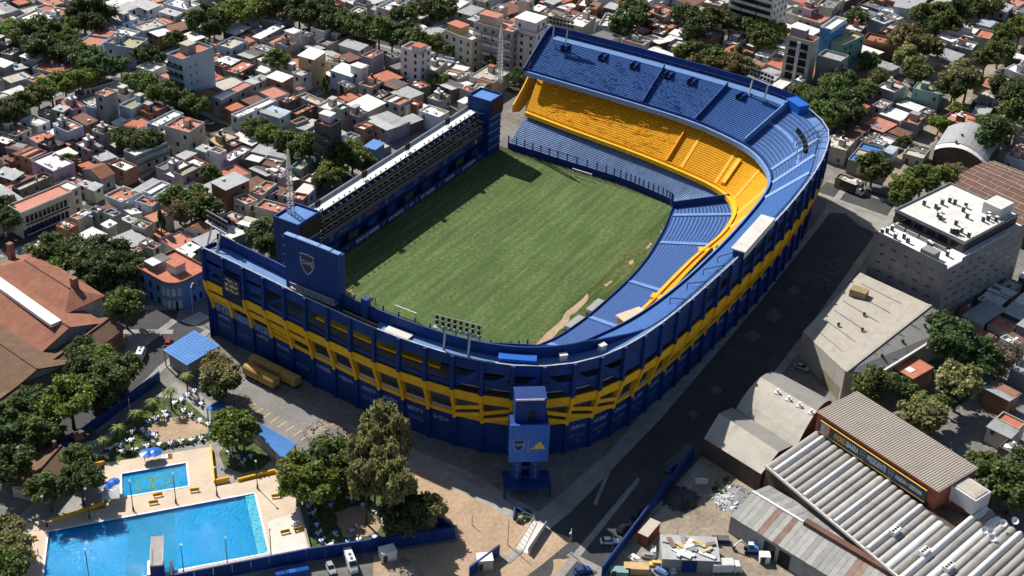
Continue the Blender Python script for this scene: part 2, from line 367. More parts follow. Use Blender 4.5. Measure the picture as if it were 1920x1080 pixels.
# end walls of the far stand (left end) with yellow flank
def endwall(i,name,mats):
    t=Vector((0,1)); a=[CI[i],CM[i],CU[i],CB[i],CO[i]]
    q=lambda p,z:(p.x,p.y+.25,z); q2=lambda p,z:(p.x,p.y-.15,z)
    prof=[(CM[i],0),(CM[i],9.4),(CU[i],16.0),(CU[i],21.8),(CB[i],29.2),(CO[i],29.2),(CO[i],0)]
    n=len(prof); vs=[q(*p) for p in prof]+[q2(*p) for p in prof]
    fs=[tuple(range(n)),tuple(reversed(range(n,2*n)))]+[(k,(k+1)%n,n+(k+1)%n,n+k) for k in range(n)]
    return MB().add(vs,fs).build(name,mats,stad)
e=ST[0]
# the far end flank: yellow raker below, blue cheek above, both open between
mb=MB(); y=40.4
for xa,za,xb,zb,wd in ((82,0,82,22,1.4),(92,0,93,27,1.4)):
    mb.bar((xa,y-1.2,za),(xb,y-1.2,zb),.5,wd,up=Vector((0,1,0)))
mb.build('end_raker','yellow',stad)
fl=[(69.3,7.6),(69.6,10.4),(77,14.6),(84,19.6),(86.5,19.2),(86.5,12),(80,6.5),(75,5.6)]
MB().add([(x,38.3+(x-69)*.07,z) for x,z in fl]+[(x,37.9+(x-69)*.07,z) for x,z in fl],[tuple(range(8)),tuple(reversed(range(8,16)))]+[(i,(i+1)%8,8+(i+1)%8,8+i) for i in range(8)]).build('end_gusset','yellow',stad)
MB().add([(76,38.6,20.5),(76,38.6,22.2),(93.4,40.0,30.2),(98,40,31.2),(98,40,27.5),(93.4,40,27.2),(76,38.2,20.5),(76,38.2,22.2),(93.4,39.6,30.2),(98,39.6,31.2),(98,39.6,27.5),(93.4,39.6,27.2)],
  [(0,1,2,3,4,5),(11,10,9,8,7,6),(0,6,7,1),(1,7,8,2),(2,8,9,3),(3,9,10,4),(4,10,11,5),(5,11,6,0)]).build('end_cheek','blue_wall',stad)
# ------------------------------------------------------------------ facade bays
L=[0.0]
for i in range(NS-1): L.append(L[-1]+(CO[i+1]-CO[i]).length)
TOT=L[-1]; NB=int(TOT/7.45)
def at_len(d):
    i=0
    while i<NS-2 and L[i+1]<d: i+=1
    t=(d-L[i])/(L[i+1]-L[i]); return CO[i].lerp(CO[i+1],t)
nodes=[at_len(TOT*k/NB) for k in range(NB+1)]
INSET=2.3; ZY0,ZY1=9.2,19.0
def nrm(k):
    a=nodes[max(k-1,0)]; b=nodes[min(k+1,NB)]; d=(b-a).normalized(); n=Vector((d.y,-d.x))
    return n if n.dot(nodes[k])>0 else -n
NR=[nrm(k) for k in range(NB+1)]
def pan(name,k,z0,z1,ins0,ins1,matn,th=.35,a=.06,b=.94,parent=None):
    """wall panel of bay k, inset ins0 at the foot and ins1 at the head"""
    P,Q=nodes[k].lerp(nodes[k+1],a),nodes[k].lerp(nodes[k+1],b); n0,n1=NR[k].lerp(NR[k+1],a),NR[k].lerp(NR[k+1],b)
    vs=[]
    for z,ins in ((z0,ins0),(z1,ins1)):
        for p,n in ((P,n0),(Q,n1)):
            for e_ in (0,th):
                r=p-n*(ins+e_); vs.append((r.x,r.y,z))
    # order: z0:P out,P in,Q out,Q in ; z1 same
    fs=[(0,2,6,4),(1,5,7,3),(4,6,7,5),(0,1,3,2),(0,4,5,1),(2,3,7,6)]
    return MB().add(vs,fs).build(name,matn,parent or stad)
def brace(name,k,a0,z0,a1,z1,ins,wd,matn):
    P=nodes[k].lerp(nodes[k+1],a0); Q=nodes[k].lerp(nodes[k+1],a1); n=NR[k]
    P=P-n*ins; Q=Q-n*ins
    return MB().bar((P.x,P.y,z0),(Q.x,Q.y,z1),.3,wd).build(name,matn,stad)
rb=random.Random(3)
mat_let=mat('lettering_strip',(.30,.34,.42),.7,.3,1.0)
def lettermat(name,colr,base,sx,sz,th):
    ma=bpy.data.materials.new(name); ma.use_nodes=True; MATS[name]=ma
    n=ma.node_tree.nodes; l=ma.node_tree.links; b=n['Principled BSDF']; b.inputs['Roughness'].default_value=.7
    tc=n.new('ShaderNodeTexCoord'); mp=n.new('ShaderNodeMapping'); mp.inputs['Scale'].default_value=(sx,sx,sz)
    no=n.new('ShaderNodeTexNoise'); no.inputs['Scale'].default_value=1; no.inputs['Detail'].default_value=1
    l.new(tc.outputs['Object'],mp.inputs[0]); l.new(mp.outputs[0],no.inputs['Vector'])
    rp=n.new('ShaderNodeMapRange'); rp.inputs[1].default_value=th; rp.inputs[2].default_value=th+.04; l.new(no.outputs['Fac'],rp.inputs[0])
    mx=n.new('ShaderNodeMix'); mx.data_type='RGBA'; mx.inputs[6].default_value=(*base,1); mx.inputs[7].default_value=(*colr,1)
    l.new(rp.outputs[0],mx.inputs[0]); l.new(mx.outputs[2],b.inputs['Base Color'])
lettermat('worn_lettering',(.30,.35,.46),BLUE,3.2,2.2,.48)
lettermat('worn_lettering_dim',(.10,.14,.24),BLUE,3.0,2.0,.5)
lettermat('board_lettering',(.60,.52,.20),(.012,.03,.09),1.7,.9,.45)
mat('worn_edge',(.40,.42,.46),.8,.5,.6,stain=.6)
colm=MB().box(-.45,.45,-.55,.55,ZY1,ZR+.02).mesh('column','blue_wall')
lowc=MB().box(-.45,.45,-.5,.5,0,ZY0+.4).mesh('lower_column','blue_wall')
pr=[]
for j in range(9):
    t=j/8; z=ZY1+.1-(ZY1-ZY0+.2)*t; s=t*t*(3-2*t); pr.append((INSET*s,z,.55+.55*math.sin(math.pi*t)))
vs=[];
for o_,z,d in pr: vs += [(-.42,-.58+o_,z),(.42,-.58+o_,z),(.42,-.58+o_+d+.5,z),(-.42,-.58+o_+d+.5,z)]
fs=[(0,1,2,3),tuple(reversed(range(32,36)))]
for j in range(8):
    for q in range(4): fs.append((j*4+q,(j+1)*4+q,(j+1)*4+(q+1)%4,j*4+(q+1)%4))
ycol=MB().add(vs,fs).mesh('curved_strut','yellow')
for k in range(NB+1):
    n=NR[k]; rz=math.atan2(n.y,n.x)+math.pi/2   # local -y points outwards
    p=nodes[k]; 
    link('column',colm,stad,(p.x+n.x*.12,p.y+n.y*.12,0),rz)
    link('curved_strut',ycol,stad,(p.x+n.x*.16,p.y+n.y*.16,0),rz)
    q=p-n*(INSET-.1); link('lower_column',lowc,stad,(q.x,q.y,0),rz)
for k in range(NB):
    c=(nodes[k]+nodes[k+1])/2; near=c.x<-20 and c.y>-60 ; corner=c.x<-70 and c.y<-42; right=c.y<-70
    pan('rim_panel',k,25.8,ZR,0,0,'blue_panel',.3,.0,1.0); pan('rim_coping',k,ZR+.01,ZR+.1,-.06,-.06,'worn_edge',.42,.0,1.0)
    if right and not corner:
        pan('panel',k,20.6,25.4,.25,.25,'blue_panel',.3) if rb.random()<.62 else pan('panel',k,20.6,22.6,.25,.25,'blue_panel',.3)
    elif corner:
        pan('panel',k,21.2,23.6,.3,.3,'blue_panel',.3); brace('ramp_beam',k,.08,25.4 if c.y>-62 else 20.4,.92,20.6 if c.y>-62 else 25.2,.4,1.5,'blue_panel')
    else:
        pan('panel',k,19.6,21.0,.2,.2,'blue_panel',.3)
        if c.y>12 or (rb.random()<.3 and not -34<c.y<2): pan('panel',k,22.2,24.6,.3,.3,'blue_panel',.3)
        if c.y>8: brace('ramp_beam',k,.1,24.8,.9,21.0,.5,.9,'blue_panel')
    # yellow storey
    pan('yellow_panel',k,16.3,ZY1,.15,-.05,'yellow',.3,.0,1.0)
    pan('yellow_sill',k,ZY0,10.6,INSET,INSET-.25,'yellow',.35,.0,1.0)
    if c.y>3 and c.x<0 or right and c.x>-45:
        if right:                                                      # bulging shutters of the right bays
            pan('yellow_panel',k,14.0,16.3,.75,.15,'yellow',.3,.0,1.0); pan('yellow_panel',k,12.0,14.0,1.7,.75,'yellow',.3,.0,1.0)
        else:
            pan('yellow_panel',k,12.9,15.3,1.3,.5,'yellow',.3)
            if rb.random()<.6: pan('yellow_panel',k,10.9,12.5,INSET-.2,1.5,'yellow',.3)
    elif corner:
        for zz in (11.2,13.4): brace('ramp_beam',k,.06,zz+(1.2 if c.y>-64 else -.6),.94,zz+(-.6 if c.y>-64 else 1.2),1.0,1.1,'yellow')
    else:
        pan('balcony_rail',k,10.9,11.7,INSET-.35,INSET-.35,'steel',.08,.12,.88)
    # lower wall
    lw=pan('lower_panel',k,0,ZY0-.02,INSET,INSET,'blue_panel',.4,.0,1.0)
    if (near and not corner) or right:
        for zz,hh,mt in ((6.6,1.1,'worn_lettering'),(3.9,1.2,'worn_lettering_dim')):
            if rb.random()<.82: pan('painted_lettering',k,zz,zz+hh,INSET-.03,INSET-.03,mt,.02,.18+.08*rb.random(),.80+.08*rb.random(),lw)
        if c.y>14 and c.x<0: pan('white_grille',k,8.9,11.4,INSET-.4,INSET-.5,'worn_lettering',.05,.1,.9)
    if right: pan('painted_figure',k,2.0,4.4,INSET-.03,INSET-.03,'worn_lettering_dim',.02,.44,.56,lw)
# floors and inner lining seen through the openings
inn=[CO[i]-(CO[i]-CI[i]).normalized()*7 for i in range(NS)]
for z in (9.0,15.6,20.2): slab('gallery_floor',[(inn,z),(inn,z+.35),(off(CO,-1.2 if z>16 else -2.8),z+.35),(off(CO,-1.2 if z>16 else -2.8),z)],'concrete')
slab('gallery_wall',[(inn,0),(inn,15.8),(off(inn,.25),15.8),(off(inn,.25),0)],'concrete')
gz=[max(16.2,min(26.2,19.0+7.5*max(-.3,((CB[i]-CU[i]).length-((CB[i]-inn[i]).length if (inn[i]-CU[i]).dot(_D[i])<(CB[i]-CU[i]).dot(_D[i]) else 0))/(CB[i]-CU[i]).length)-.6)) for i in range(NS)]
slab('gallery_wall',[(inn,15.8),(inn,gz),(off(inn,.25),gz),(off(inn,.25),15.8)],'black')  # upper lining coloured black: the shade inside the galleries is painted in
for a_,b_ in ((0,T0),(T1,NS-1)): slab('rim_soffit',[(CB,25.9),(CB,27.5),(off(CO,-.4),27.5),(off(CO,-.4),26.0)],'blue_wall',a_,b_)
# open stair well in the near rim: yellow landing lit by the sun from above
slab('stair_landing',[(off(inn,.3),23.2),(off(inn,.3),23.6),(off(CO,-.9),23.6),(off(CO,-.9),23.2)],'yellow_step',T0-5,T1-1)
# near-left end wall
i=NS-1; d=Vector((0,1))
MB().add([(CO[i].x+.3,CO[i].y+.35,0),(CO[i].x+.3,CO[i].y+.35,ZR),(CB[i].x,CB[i].y+.35,ZR),(CB[i].x+6,CB[i].y-.5,20),(CB[i].x+14,CB[i].y-2.2,9),(CB[i].x+14,CB[i].y-2.2,0)],[(0,1,2,3,4,5)]).build('end_wall','blue_wall',stad)
# ------------------------------------------------------------------ tier furniture
def on_tier(A,za,B,zb,s,t):
    x=s*SUB; i=min(int(x),NS-2); f=x-i
    a=A[i].lerp(A[i+1],f); b=B[i].lerp(B[i+1],f); p=a.lerp(b,t)
    zz=(zb[i]+(zb[i+1]-zb[i])*f) if isinstance(zb,list) else zb
    return Vector((p.x,p.y,za+(zz-za)*t)), (b-a).normalized()
def radial(name,A,za,B,zb,s,t0,t1,wd,h,matn,lift=.12,n=2):
    mb=MB(); p,d=on_tier(A,za,B,zb,s,t0); q,_=on_tier(A,za,B,zb,s,t1); e=Vector((-d.y,d.x))*wd/2
    vs=[]
    for r in (p,q):
        for sg in (-1,1):
            for z in (-.3,h): vs.append((r.x+e.x*sg,r.y+e.y*sg,r.z+lift+z))
    return mb.add(vs,[(1,3,7,5),(0,4,6,2),(0,1,5,4),(2,6,7,3),(0,2,3,1),(4,5,7,6)]).build(name,matn,stad)
for s in (6.05,8.2,10.1,11.9,13.3): radial('aisle',CI,1.3,CM,7.2,s,.05,.97,1.7,.06,'blue_floor',.55)
for s in (5.4,6.5,7.5): radial('aisle',CM,9.0,CY,ZY,s,.04,.95,.9,.05,'yellow_step',.55)
for s in (3.35,4.3): radial('aisle',CM,9.0,CY,ZY,s,.04,.95,1.0,.05,'yellow_step',.5)
for s in (6.35,7.15,7.9): radial('aisle',CU,20.6,CB,28.1,s,.03,.98,1.1,.05,'blue_edge',.75)
for s in (2.0,3.3): radial('divider',CU,20.6,CB,28.1,s,.0,1.0,.25,1.5,'blue_seat',.3)
radial('divider',CU,20.6,CB,28.1,4.75,.0,1.0,.35,2.6,'blue_edge',.3)
radial('divider',CM,9.0,CY,ZY,3.0,.0,.75,.3,1.2,'yellow',.5); radial('divider',CM,9.0,CY,ZY,4.55,.1,.7,1.4,.9,'yellow',.4)
radial('divider',CI,1.3,CM,7.2,5.05,.0,1.0,.3,2.6,'blue_wall',.2)
# concourse ring half way up the right upper tier
for t,i0,i1 in ((.55,5*SUB-2,7*SUB),):
    a=[CU[i].lerp(CB[i],t) for i in range(NS)]; b=[CU[i].lerp(CB[i],t+.07) for i in range(NS)]; z=20.6+7.5*t+.75
    slab('cross_aisle',[(a,z-.5),(a,z),(b,z),(b,z-.5)],'blue_edge',i0,i1)
# vomitories of the far upper tier
for s in (.35,.95,1.5,2.85 -.7,2.62,3.75):
    p,d=on_tier(CU,20.6,CB,28.1,s,.86); rz=math.atan2(d.y,d.x)
    v=MB().box(-1.9,1.9,-1.25,-.95,-2.2,2.0).box(-1.9,1.9,.95,1.25,-2.2,2.0).box(1.6,1.9,-.95,.95,-1,2.0).build('vomitory','blue_panel',stad); v.location=p+Vector((0,0,-.75)); v.rotation_euler=(0,0,rz)
    MB().box(-1.88,1.6,-.95,.95,-.6,1.0).build('vomitory_opening','black',v)
    MB().box(-2.8,-1.9,-.95,.95,-2.4,-.7).build('vomitory_step','white',v)
# crush barriers
bar=MB().bar((-.9,0,0),(-.9,0,1.15),.09).bar((.9,0,0),(.9,0,1.15),.09).bar((-1.0,0,1.15),(1.0,0,1.15),.12)
bmB=bar.mesh('crush_barrier','blue_wall'); bmY=bar.mesh('crush_barrier','yellow')
for _ in range(92):
    s=rb.uniform(.1,3.2); t=rb.uniform(.05,.80); p,d=on_tier(CU,20.6,CB,28.1,s,t)
    link('crush_barrier',bmB,stad,p+Vector((0,0,.5)),math.atan2(d.y,d.x)+math.pi/2)
for _ in range(70):
    s=rb.uniform(.1,2.9); t=rb.uniform(.03,.7); p,d=on_tier(CM,9.0,CY,ZY,s,t)
    link('crush_barrier',bmY,stad,p+Vector((0,0,.55)),math.atan2(d.y,d.x)+math.pi/2)
# rail on the far end and along the rim
def rail(C,z,i0,i1,h,matn,step=2.2,name='railing',d=0):
    mb=MB(); pts=[Vector((p.x,p.y)) for p in off(C,d)[i0:i1+1]]
    for a,b in zip(pts,pts[1:]):
        mb.bar((a.x,a.y,z+h),(b.x,b.y,z+h),.08); mb.bar((a.x,a.y,z+h*.5),(b.x,b.y,z+h*.5),.05)
        nn=max(1,int((b-a).length/step))
        for j in range(nn): q=a.lerp(b,j/nn); mb.bar((q.x,q.y,z),(q.x,q.y,z+h),.07)
    return mb.build(name,matn,stad)
rail(CB,28.1,6*SUB,12*SUB,1.0,'blue_wall')
# pitch fence with posts
mb=MB(); fc=off(CI,-.2)
for i in range(0,5*SUB,1):
    a,b=fc[i],fc[i+1]; nn=max(1,int((b-a).length/.55))
    for j in range(nn): q=a.lerp(b,j/nn); mb.bar((q.x,q.y,2.3),(q.x,q.y,4.6),.035)
    mb.bar((a.x,a.y,4.6),(b.x,b.y,4.6),.08); mb.bar((a.x,a.y,3.4),(b.x,b.y,3.4),.05)
tag(mb.build('fence_bars','blue_wall',stad),kind='stuff')
post=MB().box(-.16,.16,-.16,.16,0,5.0).mesh('fence_post','blue_wall')
for i in list(range(0,5*SUB+1,1))+list(range(14*SUB,NS,2)): link('fence_post',post,stad,(fc[i].x,fc[i].y,0))
# television platforms, boxes and gantries on the right side
def box_at(name,s,t,A,za,B,zb,lx,ly,lz,matn,lift=0,parent=None):
    p,d=on_tier(A,za,B,zb,s,t); o=MB().box(-lx/2,lx/2,-ly/2,ly/2,0,lz).build(name,matn,parent or stad); o.location=p+Vector((0,0,lift)); o.rotation_euler=(0,0,math.atan2(d.y,d.x)); return o
# radio desks: small dark monitors along the front of the yellow tier
desk=MB().box(-.45,.45,-.5,.5,0,.75).box(-.1,.1,-.4,.4,.75,1.35).mesh('commentary_desk',['black'])
for j in range(30):
    s=9.0+j*.085; p,d=on_tier(CM,9.0,CY,ZY,s,.30); link('commentary_desk',desk,stad,p+Vector((0,0,.6)),math.atan2(d.y,d.x))
    if j%2==0:
        p,d=on_tier(CM,9.0,CY,ZY,s,.40); link('commentary_desk',desk,stad,p+Vector((0,0,.6)),math.atan2(d.y,d.x))
for j in range(20):
    p,d=on_tier(CU,20.6,CB,28.1,5.6+j*.055,.72); link('commentary_desk',desk,stad,p+Vector((0,0,.8)),math.atan2(d.y,d.x))
bx=box_at('camera_platform',11.75,.02,CM,9.0,CY,ZY,3.2,7.5,2.3,'wood',.3)
MB().box(-2.0,2.0,-4.2,4.2,2.3,2.55).build('platform_roof','deck',bx)
for s in (10.6,12.6,8.7): box_at('camera_platform',s,.0,CM,9.0,CY,ZY,3.0,2.4,1.0,'yellow',.2)
# slanted struts of the press roof frame
for s in (5.9,6.15,6.4,6.7,10.5,10.95,11.4,11.85):
    p,d=on_tier(CU,20.6,CB,28.1,s,.55); q=on_tier(CU,20.6,CB,28.1,s,1.12)[0]
    MB().bar((p.x,p.y,p.z+2.4),(q.x,q.y,30.2),.22).bar((p.x,p.y,p.z),(p.x,p.y,p.z+2.4),.18).build('press_strut','dark_metal',stad)
# dugouts by the pitch
for s in (11.6,12.35):
    i=int(s*SUB); p=off(CI,-1.4)[i]; d=(CI[i+1]-CI[i]).normalized()
    o=MB().box(-3.4,3.4,-.9,.9,0,1.1).box(-3.4,3.4,.7,.95,1.1,2.3).build('dugout','dark_metal',stad); o.location=(p.x,p.y,0); o.rotation_euler=(0,0,math.atan2(d.y,d.x))
    MB().box(-3.6,3.6,-1.1,1.1,2.3,2.45).build('dugout_roof','steel',o)
# press box with white roof on the right rim
A,B=px(1385,470,30.5),px(1440,408,30.5); d=(B-A); L_=d.length; rz=math.atan2(d.y,d.x)
pb=thing('press_box','long white-roofed press box on the right rim of the stadium','press box',(A.x,A.y,28.1),rz)
MB().box(0,L_,-1.6,1.6,0,2.3).build('wall','blue_wall',pb); MB().box(-.3,L_+.3,-2.0,2.2,2.3,2.7).build('roof','pale',pb)
for j in range(6): MB().box(1+j*L_/6.5,1+j*L_/6.5+L_/8,1.58,1.66,.9,1.9).build('window','glass',pb)
MB().box(-.4,L_+.4,-2.02,-1.8,.6,2.32).build('fascia','pale',pb)
# small things on the rim walkway
def rimbox(name,s,d,lx,ly,lz,matn,label,cat):
    x=s*SUB; i=int(x); p=off(CO,-d)[i].lerp(off(CO,-d)[i+1],x-i); t=(CO[i+1]-CO[i]).normalized()
    o=tag(MB().box(-lx/2,lx/2,-ly/2,ly/2,0,lz).box(-lx/2-.1,lx/2+.1,-ly/2-.1,ly/2+.1,lz,lz+.12).build(name,matn),label,cat); o.location=(p.x,p.y,28.1); o.rotation_euler=(0,0,math.atan2(t.y,t.x)); return o
rimbox('rim_hut',5.0,3.4,7,4.2,3.0,'blue_gloss','bright blue hut on the right-hand far corner of the rim','hut')
rimbox('rim_container',15.2,2.6,9.0,2.4,1.7,'blue_gloss','blue container on the rim above the sponsor tower','container')
rimbox('pallet_stack',16.9,2.4,7,2.4,.5,'pale','pale flat panels lying on the near rim walkway','panels')
for s,l in ((14.4,'pale small hut on the rim right of the blue container'),(13.6,'second pale hut along the rim, towards the right side')):
    rimbox('rim_cabin',s,3.2,1.8,1.3,1.7,'pale',l,'cabin')
# ------------------------------------------------------------------ board with lettering on the left end of the facade
k=NB-1
mat('board_navy',(.010,.020,.060),.6,.2,1)
bd=pan('facade_board',k-1,16.6,24.4,-.75,-.75,'board_navy',.25,.1,1.05); 
for z in (22.6,21.2,19.8): pan('board_text',k-1,z,z+.95,-.78,-.78,'board_lettering',.02,.22,.85+.03*(z<22),bd)
# glowing strips inside the near bays (sunlight on the far side seen through)
# ------------------------------------------------------------------ scoreboard
S0,S1=px(537,536,28.1),px(637,577,28.1)
d=(S1-S0); d.z=0; Lb=d.length; d.normalize()
sb=thing('scoreboard','tall blue scoreboard back with the club crest above the near rim','scoreboard',(S0.x,S0.y,26.5),math.atan2(d.y,d.x))
HB=17.0
MB().box(0,Lb,0,1.1,0,HB).build('panel','blue_wall',sb)
MB().box(-.1,Lb+.1,1.1,2.4,0,HB-.6).build('screen_box','blue_panel',sb)
for a_,b_ in ((0,.2),(.22,.62),(.64,.84),(.86,1)): MB().box(Lb*a_,Lb*b_,-.1,1.3,HB+.02,HB+(.35 if a_ in(.22,.64) else .2)).build('cap','blue_edge',sb)
mat('crest_grey',(.36,.36,.36),.6,.2,1); mat('crest_navy',(.03,.045,.09),.6,.2,1)
ux=Vector((1,0,0)); uz=Vector((0,0,1))
crest(face_mtx((Lb*.42,-.06,HB*.64),ux,uz),2.9,sb,'crest_grey','crest_navy','crest_grey')
MB().box(Lb*.14,Lb*.97,-1.6,-.2,2.6,2.9).build('service_rack','steel',sb)
for j in range(16): MB().bar((Lb*.15+j*Lb*.052,-1.5,2.9),(Lb*.15+j*Lb*.052+.5,-1.5,4.3),.12).build('rack_bar','steel',sb)
MB().box(Lb*.14,Lb*.97,-1.6,-1.4,4.3,4.5).build('rack_rail','steel',sb)
# ------------------------------------------------------------------ sponsor tower on the near corner
c0=px(953,866,9.5); c1=px(1027,864,9.5); d=(c1-c0); d.z=0; Wd=d.length; d.normalize()
tw=thing('sponsor_tower','blue lift tower with crest and three-bar logo board on the near corner','tower',(c0.x,c0.y,0),math.atan2(d.y,d.x))
MB().box(0,Wd,-.2,.3,9.5,20.5).build('logo_board','blue_gloss',tw)
MB().box(.2,Wd-.2,.3,5.5,9.7,20.2).build('shaft','blue_wall',tw)
MB().box(1.2,Wd-1.0,1.6,6.5,20.2,26.5).build('upper_room','blue_wall',tw)
mat('tower_roof',(.010,.035,.05),.95,.3,1,spec=.05)
MB().box(1.1,Wd-.9,1.5,6.6,26.5,26.8).build('roof','blue_wall',tw)
MB().box(Wd*.48,Wd*.66,1.5,1.62,20.6,23.4).build('opening','black',tw)
for x in (1.2,Wd*.48): MB().box(x,x+Wd*.36,1.45,1.6,26.4,26.85).build('trim','white',tw)
for x in (Wd*.10,Wd*.56): 
    lg=MB().box(x,x+Wd*.25,.6,4,0,9.6).build('leg','blue_panel',tw)
    MB().box(x+Wd*.10,x+Wd*.18,.56,.6,1.6,8.6).build('painted_lettering','worn_lettering_dim',lg)
for z in (3.2,6.4): MB().box(Wd*.35,Wd*.56,1.0,3.6,z,z+.9).build('link','blue_panel',tw)
MB().box(-1,Wd+1,-2.6,4,3.0,3.4).build('canopy','blue_wall',tw)
for x in (-.7,Wd+.7): MB().box(x-.25,x+.25,-2.4,-1.9,0,3).build('canopy_post','blue_wall',tw)
MB().box(Wd*.47,Wd*.475+.06,-.26,-.2,12.2,16.6).build('divider_line','text_dim',tw)
crest(face_mtx((Wd*.24,-.22,14.6),ux,uz),1.75,tw,'text_dim','blue_wall','text_dim')
adidas(face_mtx((Wd*.72,-.22,14.4),ux,uz),1.75,tw)
# ------------------------------------------------------------------ boxes stand along the left touchline
X0,X1=-47,46
pal=thing('boxes_stand','long blue stand of stacked glazed boxes with white roof along the left touchline','stand',(0,0,0))
MB().box(X0,X1,38.6,43.6,0,15.4).build('wall','blue_wall',pal)
MB().box(X0-.5,X1+.5,39.0,44.0,16.0,16.35).build('roof','white',pal)
MB().box(X0-.5,X1+.5,42.6,42.8,16.35,17.4).build('roof_rail','steel',pal)
lev=[(14.0,38.2),(11.9,37.5),(9.8,36.8)]
for z,yf in lev:
    MB().box(X0,X1,yf-.4,40,z-.35,z).build('balcony_floor','concrete',pal)
    MB().box(X0,X1,yf-.42,yf-.36,z+.95,z+1.05).build('balcony_rail','steel',pal)
    MB().box(X0,X1,yf-.40,yf-.37,z,z+.95).build('balcony_front','glass',pal)
    n=31
    for j in range(n):
        x=X0+(X1-X0)*(j+.5)/n
        MB().box(x-1.3,x+1.3,yf+1.2,yf+1.3,z+.1,z+1.75).build('box_window','glass',pal)
    div=MB()
    for j in range(n+1):
        x=X0+(X1-X0)*j/n; div.box(x-.06,x+.06,yf-.35,yf+2.4,z,z+1.75)
    tag(div.build('box_dividers','concrete',pal),kind='stuff')
    st=MB()
    for j in range(n*4):
        if rb.random()<.8: x=X0+(X1-X0)*(j+.5)/(n*4); st.box(x-.22,x+.22,yf+.1,yf+.5,z,z+.7)
    tag(st.build('box_seats',['concrete'],pal),kind='stuff')
mat('text_orange',(.55,.16,.07),.6,.1,1)
MB().box(X0,X1,35.9,36.3,6.4,9.2).build('advert_band','blue_wall',pal)
MB().box(X0,X1,36.3,38.6,6.6,8.9).build('band_floor','concrete_dark',pal)
MB().box(X0,X1,35.85,36.0,9.2,9.35).build('band_rail','steel',pal)
tx=Vector((1,0,0))
for x in (-33,-4,30): MB().box(x-3,x+3,35.84,35.88,7.2,8.4).build('painted_lettering','worn_lettering_dim',pal)
for x,s_,mt in ((-19,'DIRECTV','text_orange'),(14,'DIRECTV','text_orange')):
    text(s_,1.7,face_mtx((x,35.86,7.8),tx,uz),pal,mt)
for x in (-40,-26,-11.5,5,22): crest(face_mtx((x,35.86,7.8),tx,uz),.95,pal,'text_dim','blue_wall','text_dim')
adidas(face_mtx((-45,35.86,7.8),tx,uz),1.1,pal,'text_yellow'); adidas(face_mtx((41,35.86,7.8),tx,uz),1.1,pal,'text_yellow')
MB().box(X0-3,X1+4,35.2,35.5,0,2.5).build('pitch_banner','blue_panel',pal)
for x,s_ in ((-22.5,'BOCA JUNIORS'),(-7,'LA NUEVA'),(1.5,'LA'),(11,'LA NUEVA'),(24,'NUEVA'),(36,'LA NUEVA')):
    text(s_,1.75,face_mtx((x,35.18,1.3),tx,uz),pal,'text_white',bold=.03)
for x in (-40,-33,-14,-1,4.5,18,29.5,43): crest(face_mtx((x,35.19,1.3),tx,uz),.75,pal,'text_dim','blue_wall','text_dim')
for j in range(9):
    x=X0+8+j*10; MB().box(x-2.4,x+2.4,35.7,35.85,3.0,5.4).build('back_board',['blue_wall','dark_metal','blue_panel'][j%3],pal)
for j in range(4):   # lamps and speakers on the roof
    x=-40+j*23.5
    g=thing('roof_speaker',['first','second','third','fourth'][j]+' dark speaker pair on the boxes stand roof, counted from the left','speaker',(x,40.6,16.35))
    MB().box(-.9,-.15,-.4,.4,.9,3.0).build('cabinet','black',g); MB().box(.15,.9,-.4,.4,.9,3.0).build('cabinet','black',g); MB().bar((-.6,0,0),(-.6,0,1),.15).bar((.6,0,0),(.6,0,1),.15).build('stand_leg','dark_metal',g)
# roof edge lamps
lm=MB().box(-.2,.2,-.2,.2,0,.4).bar((0,0,-.6),(0,0,0),.1).mesh('edge_lamp','dark_metal')
for j in range(34):
    if j%6!=3: link('edge_lamp',lm,pal,(X0+1.5+j*2.7,38.8,16.9))
# towers at both ends of the boxes stand
def end_tower(name,x0,x1,label,mirror):
    t=thing(name,label,'tower',(x0,34.2,0))
    w_=x1-x0
    MB().box(0,w_,0,8.6,0,14.6).build('wall','blue_wall',t)
    MB().box(-.2,w_+.2,-.4,8.8,14.6,20.6).build('top_room','blue_panel',t)
    MB().box(.6,w_+.35,-.55,-.38,15.2,20.2).build('dark_screen','black',t)
    MB().box(-.3,w_+.4,-.6,-.3,14.5,14.75).build('light_strip','steel',t)
    MB().box(.4,w_-.4,.4,8.2,20.6,20.75).build('roof','roof_blue' if 'roof_blue' in MATS else 'blue_gloss',t)
    for q in ((-.2,w_+.2,-.4,-.1),(-.2,w_+.2,8.5,8.8),(-.2,.1,-.1,8.5),(w_-.1,w_+.2,-.1,8.5)): MB().box(*q,20.6,21.4).build('parapet','blue_panel',t)
    for z in (3,6,9,12): MB().box(-.3,w_+.3,-.5,-.02,z,z+.25).build('floor_edge','blue_edge' if mirror else 'blue_wall',t)
    for z in (7,10,13,16): MB().box(-.9,-.2,2,5.5,z,z+.25).build('louvre','blue_edge',t)
    return t
end_tower('stand_tower',-57.5,-47.8,'blue block tower at the near end of the boxes stand, behind the scoreboard',0)
end_tower('stand_tower',46.8,54.5,'blue block tower at the far end of the boxes stand, beside the yellow tier',1)
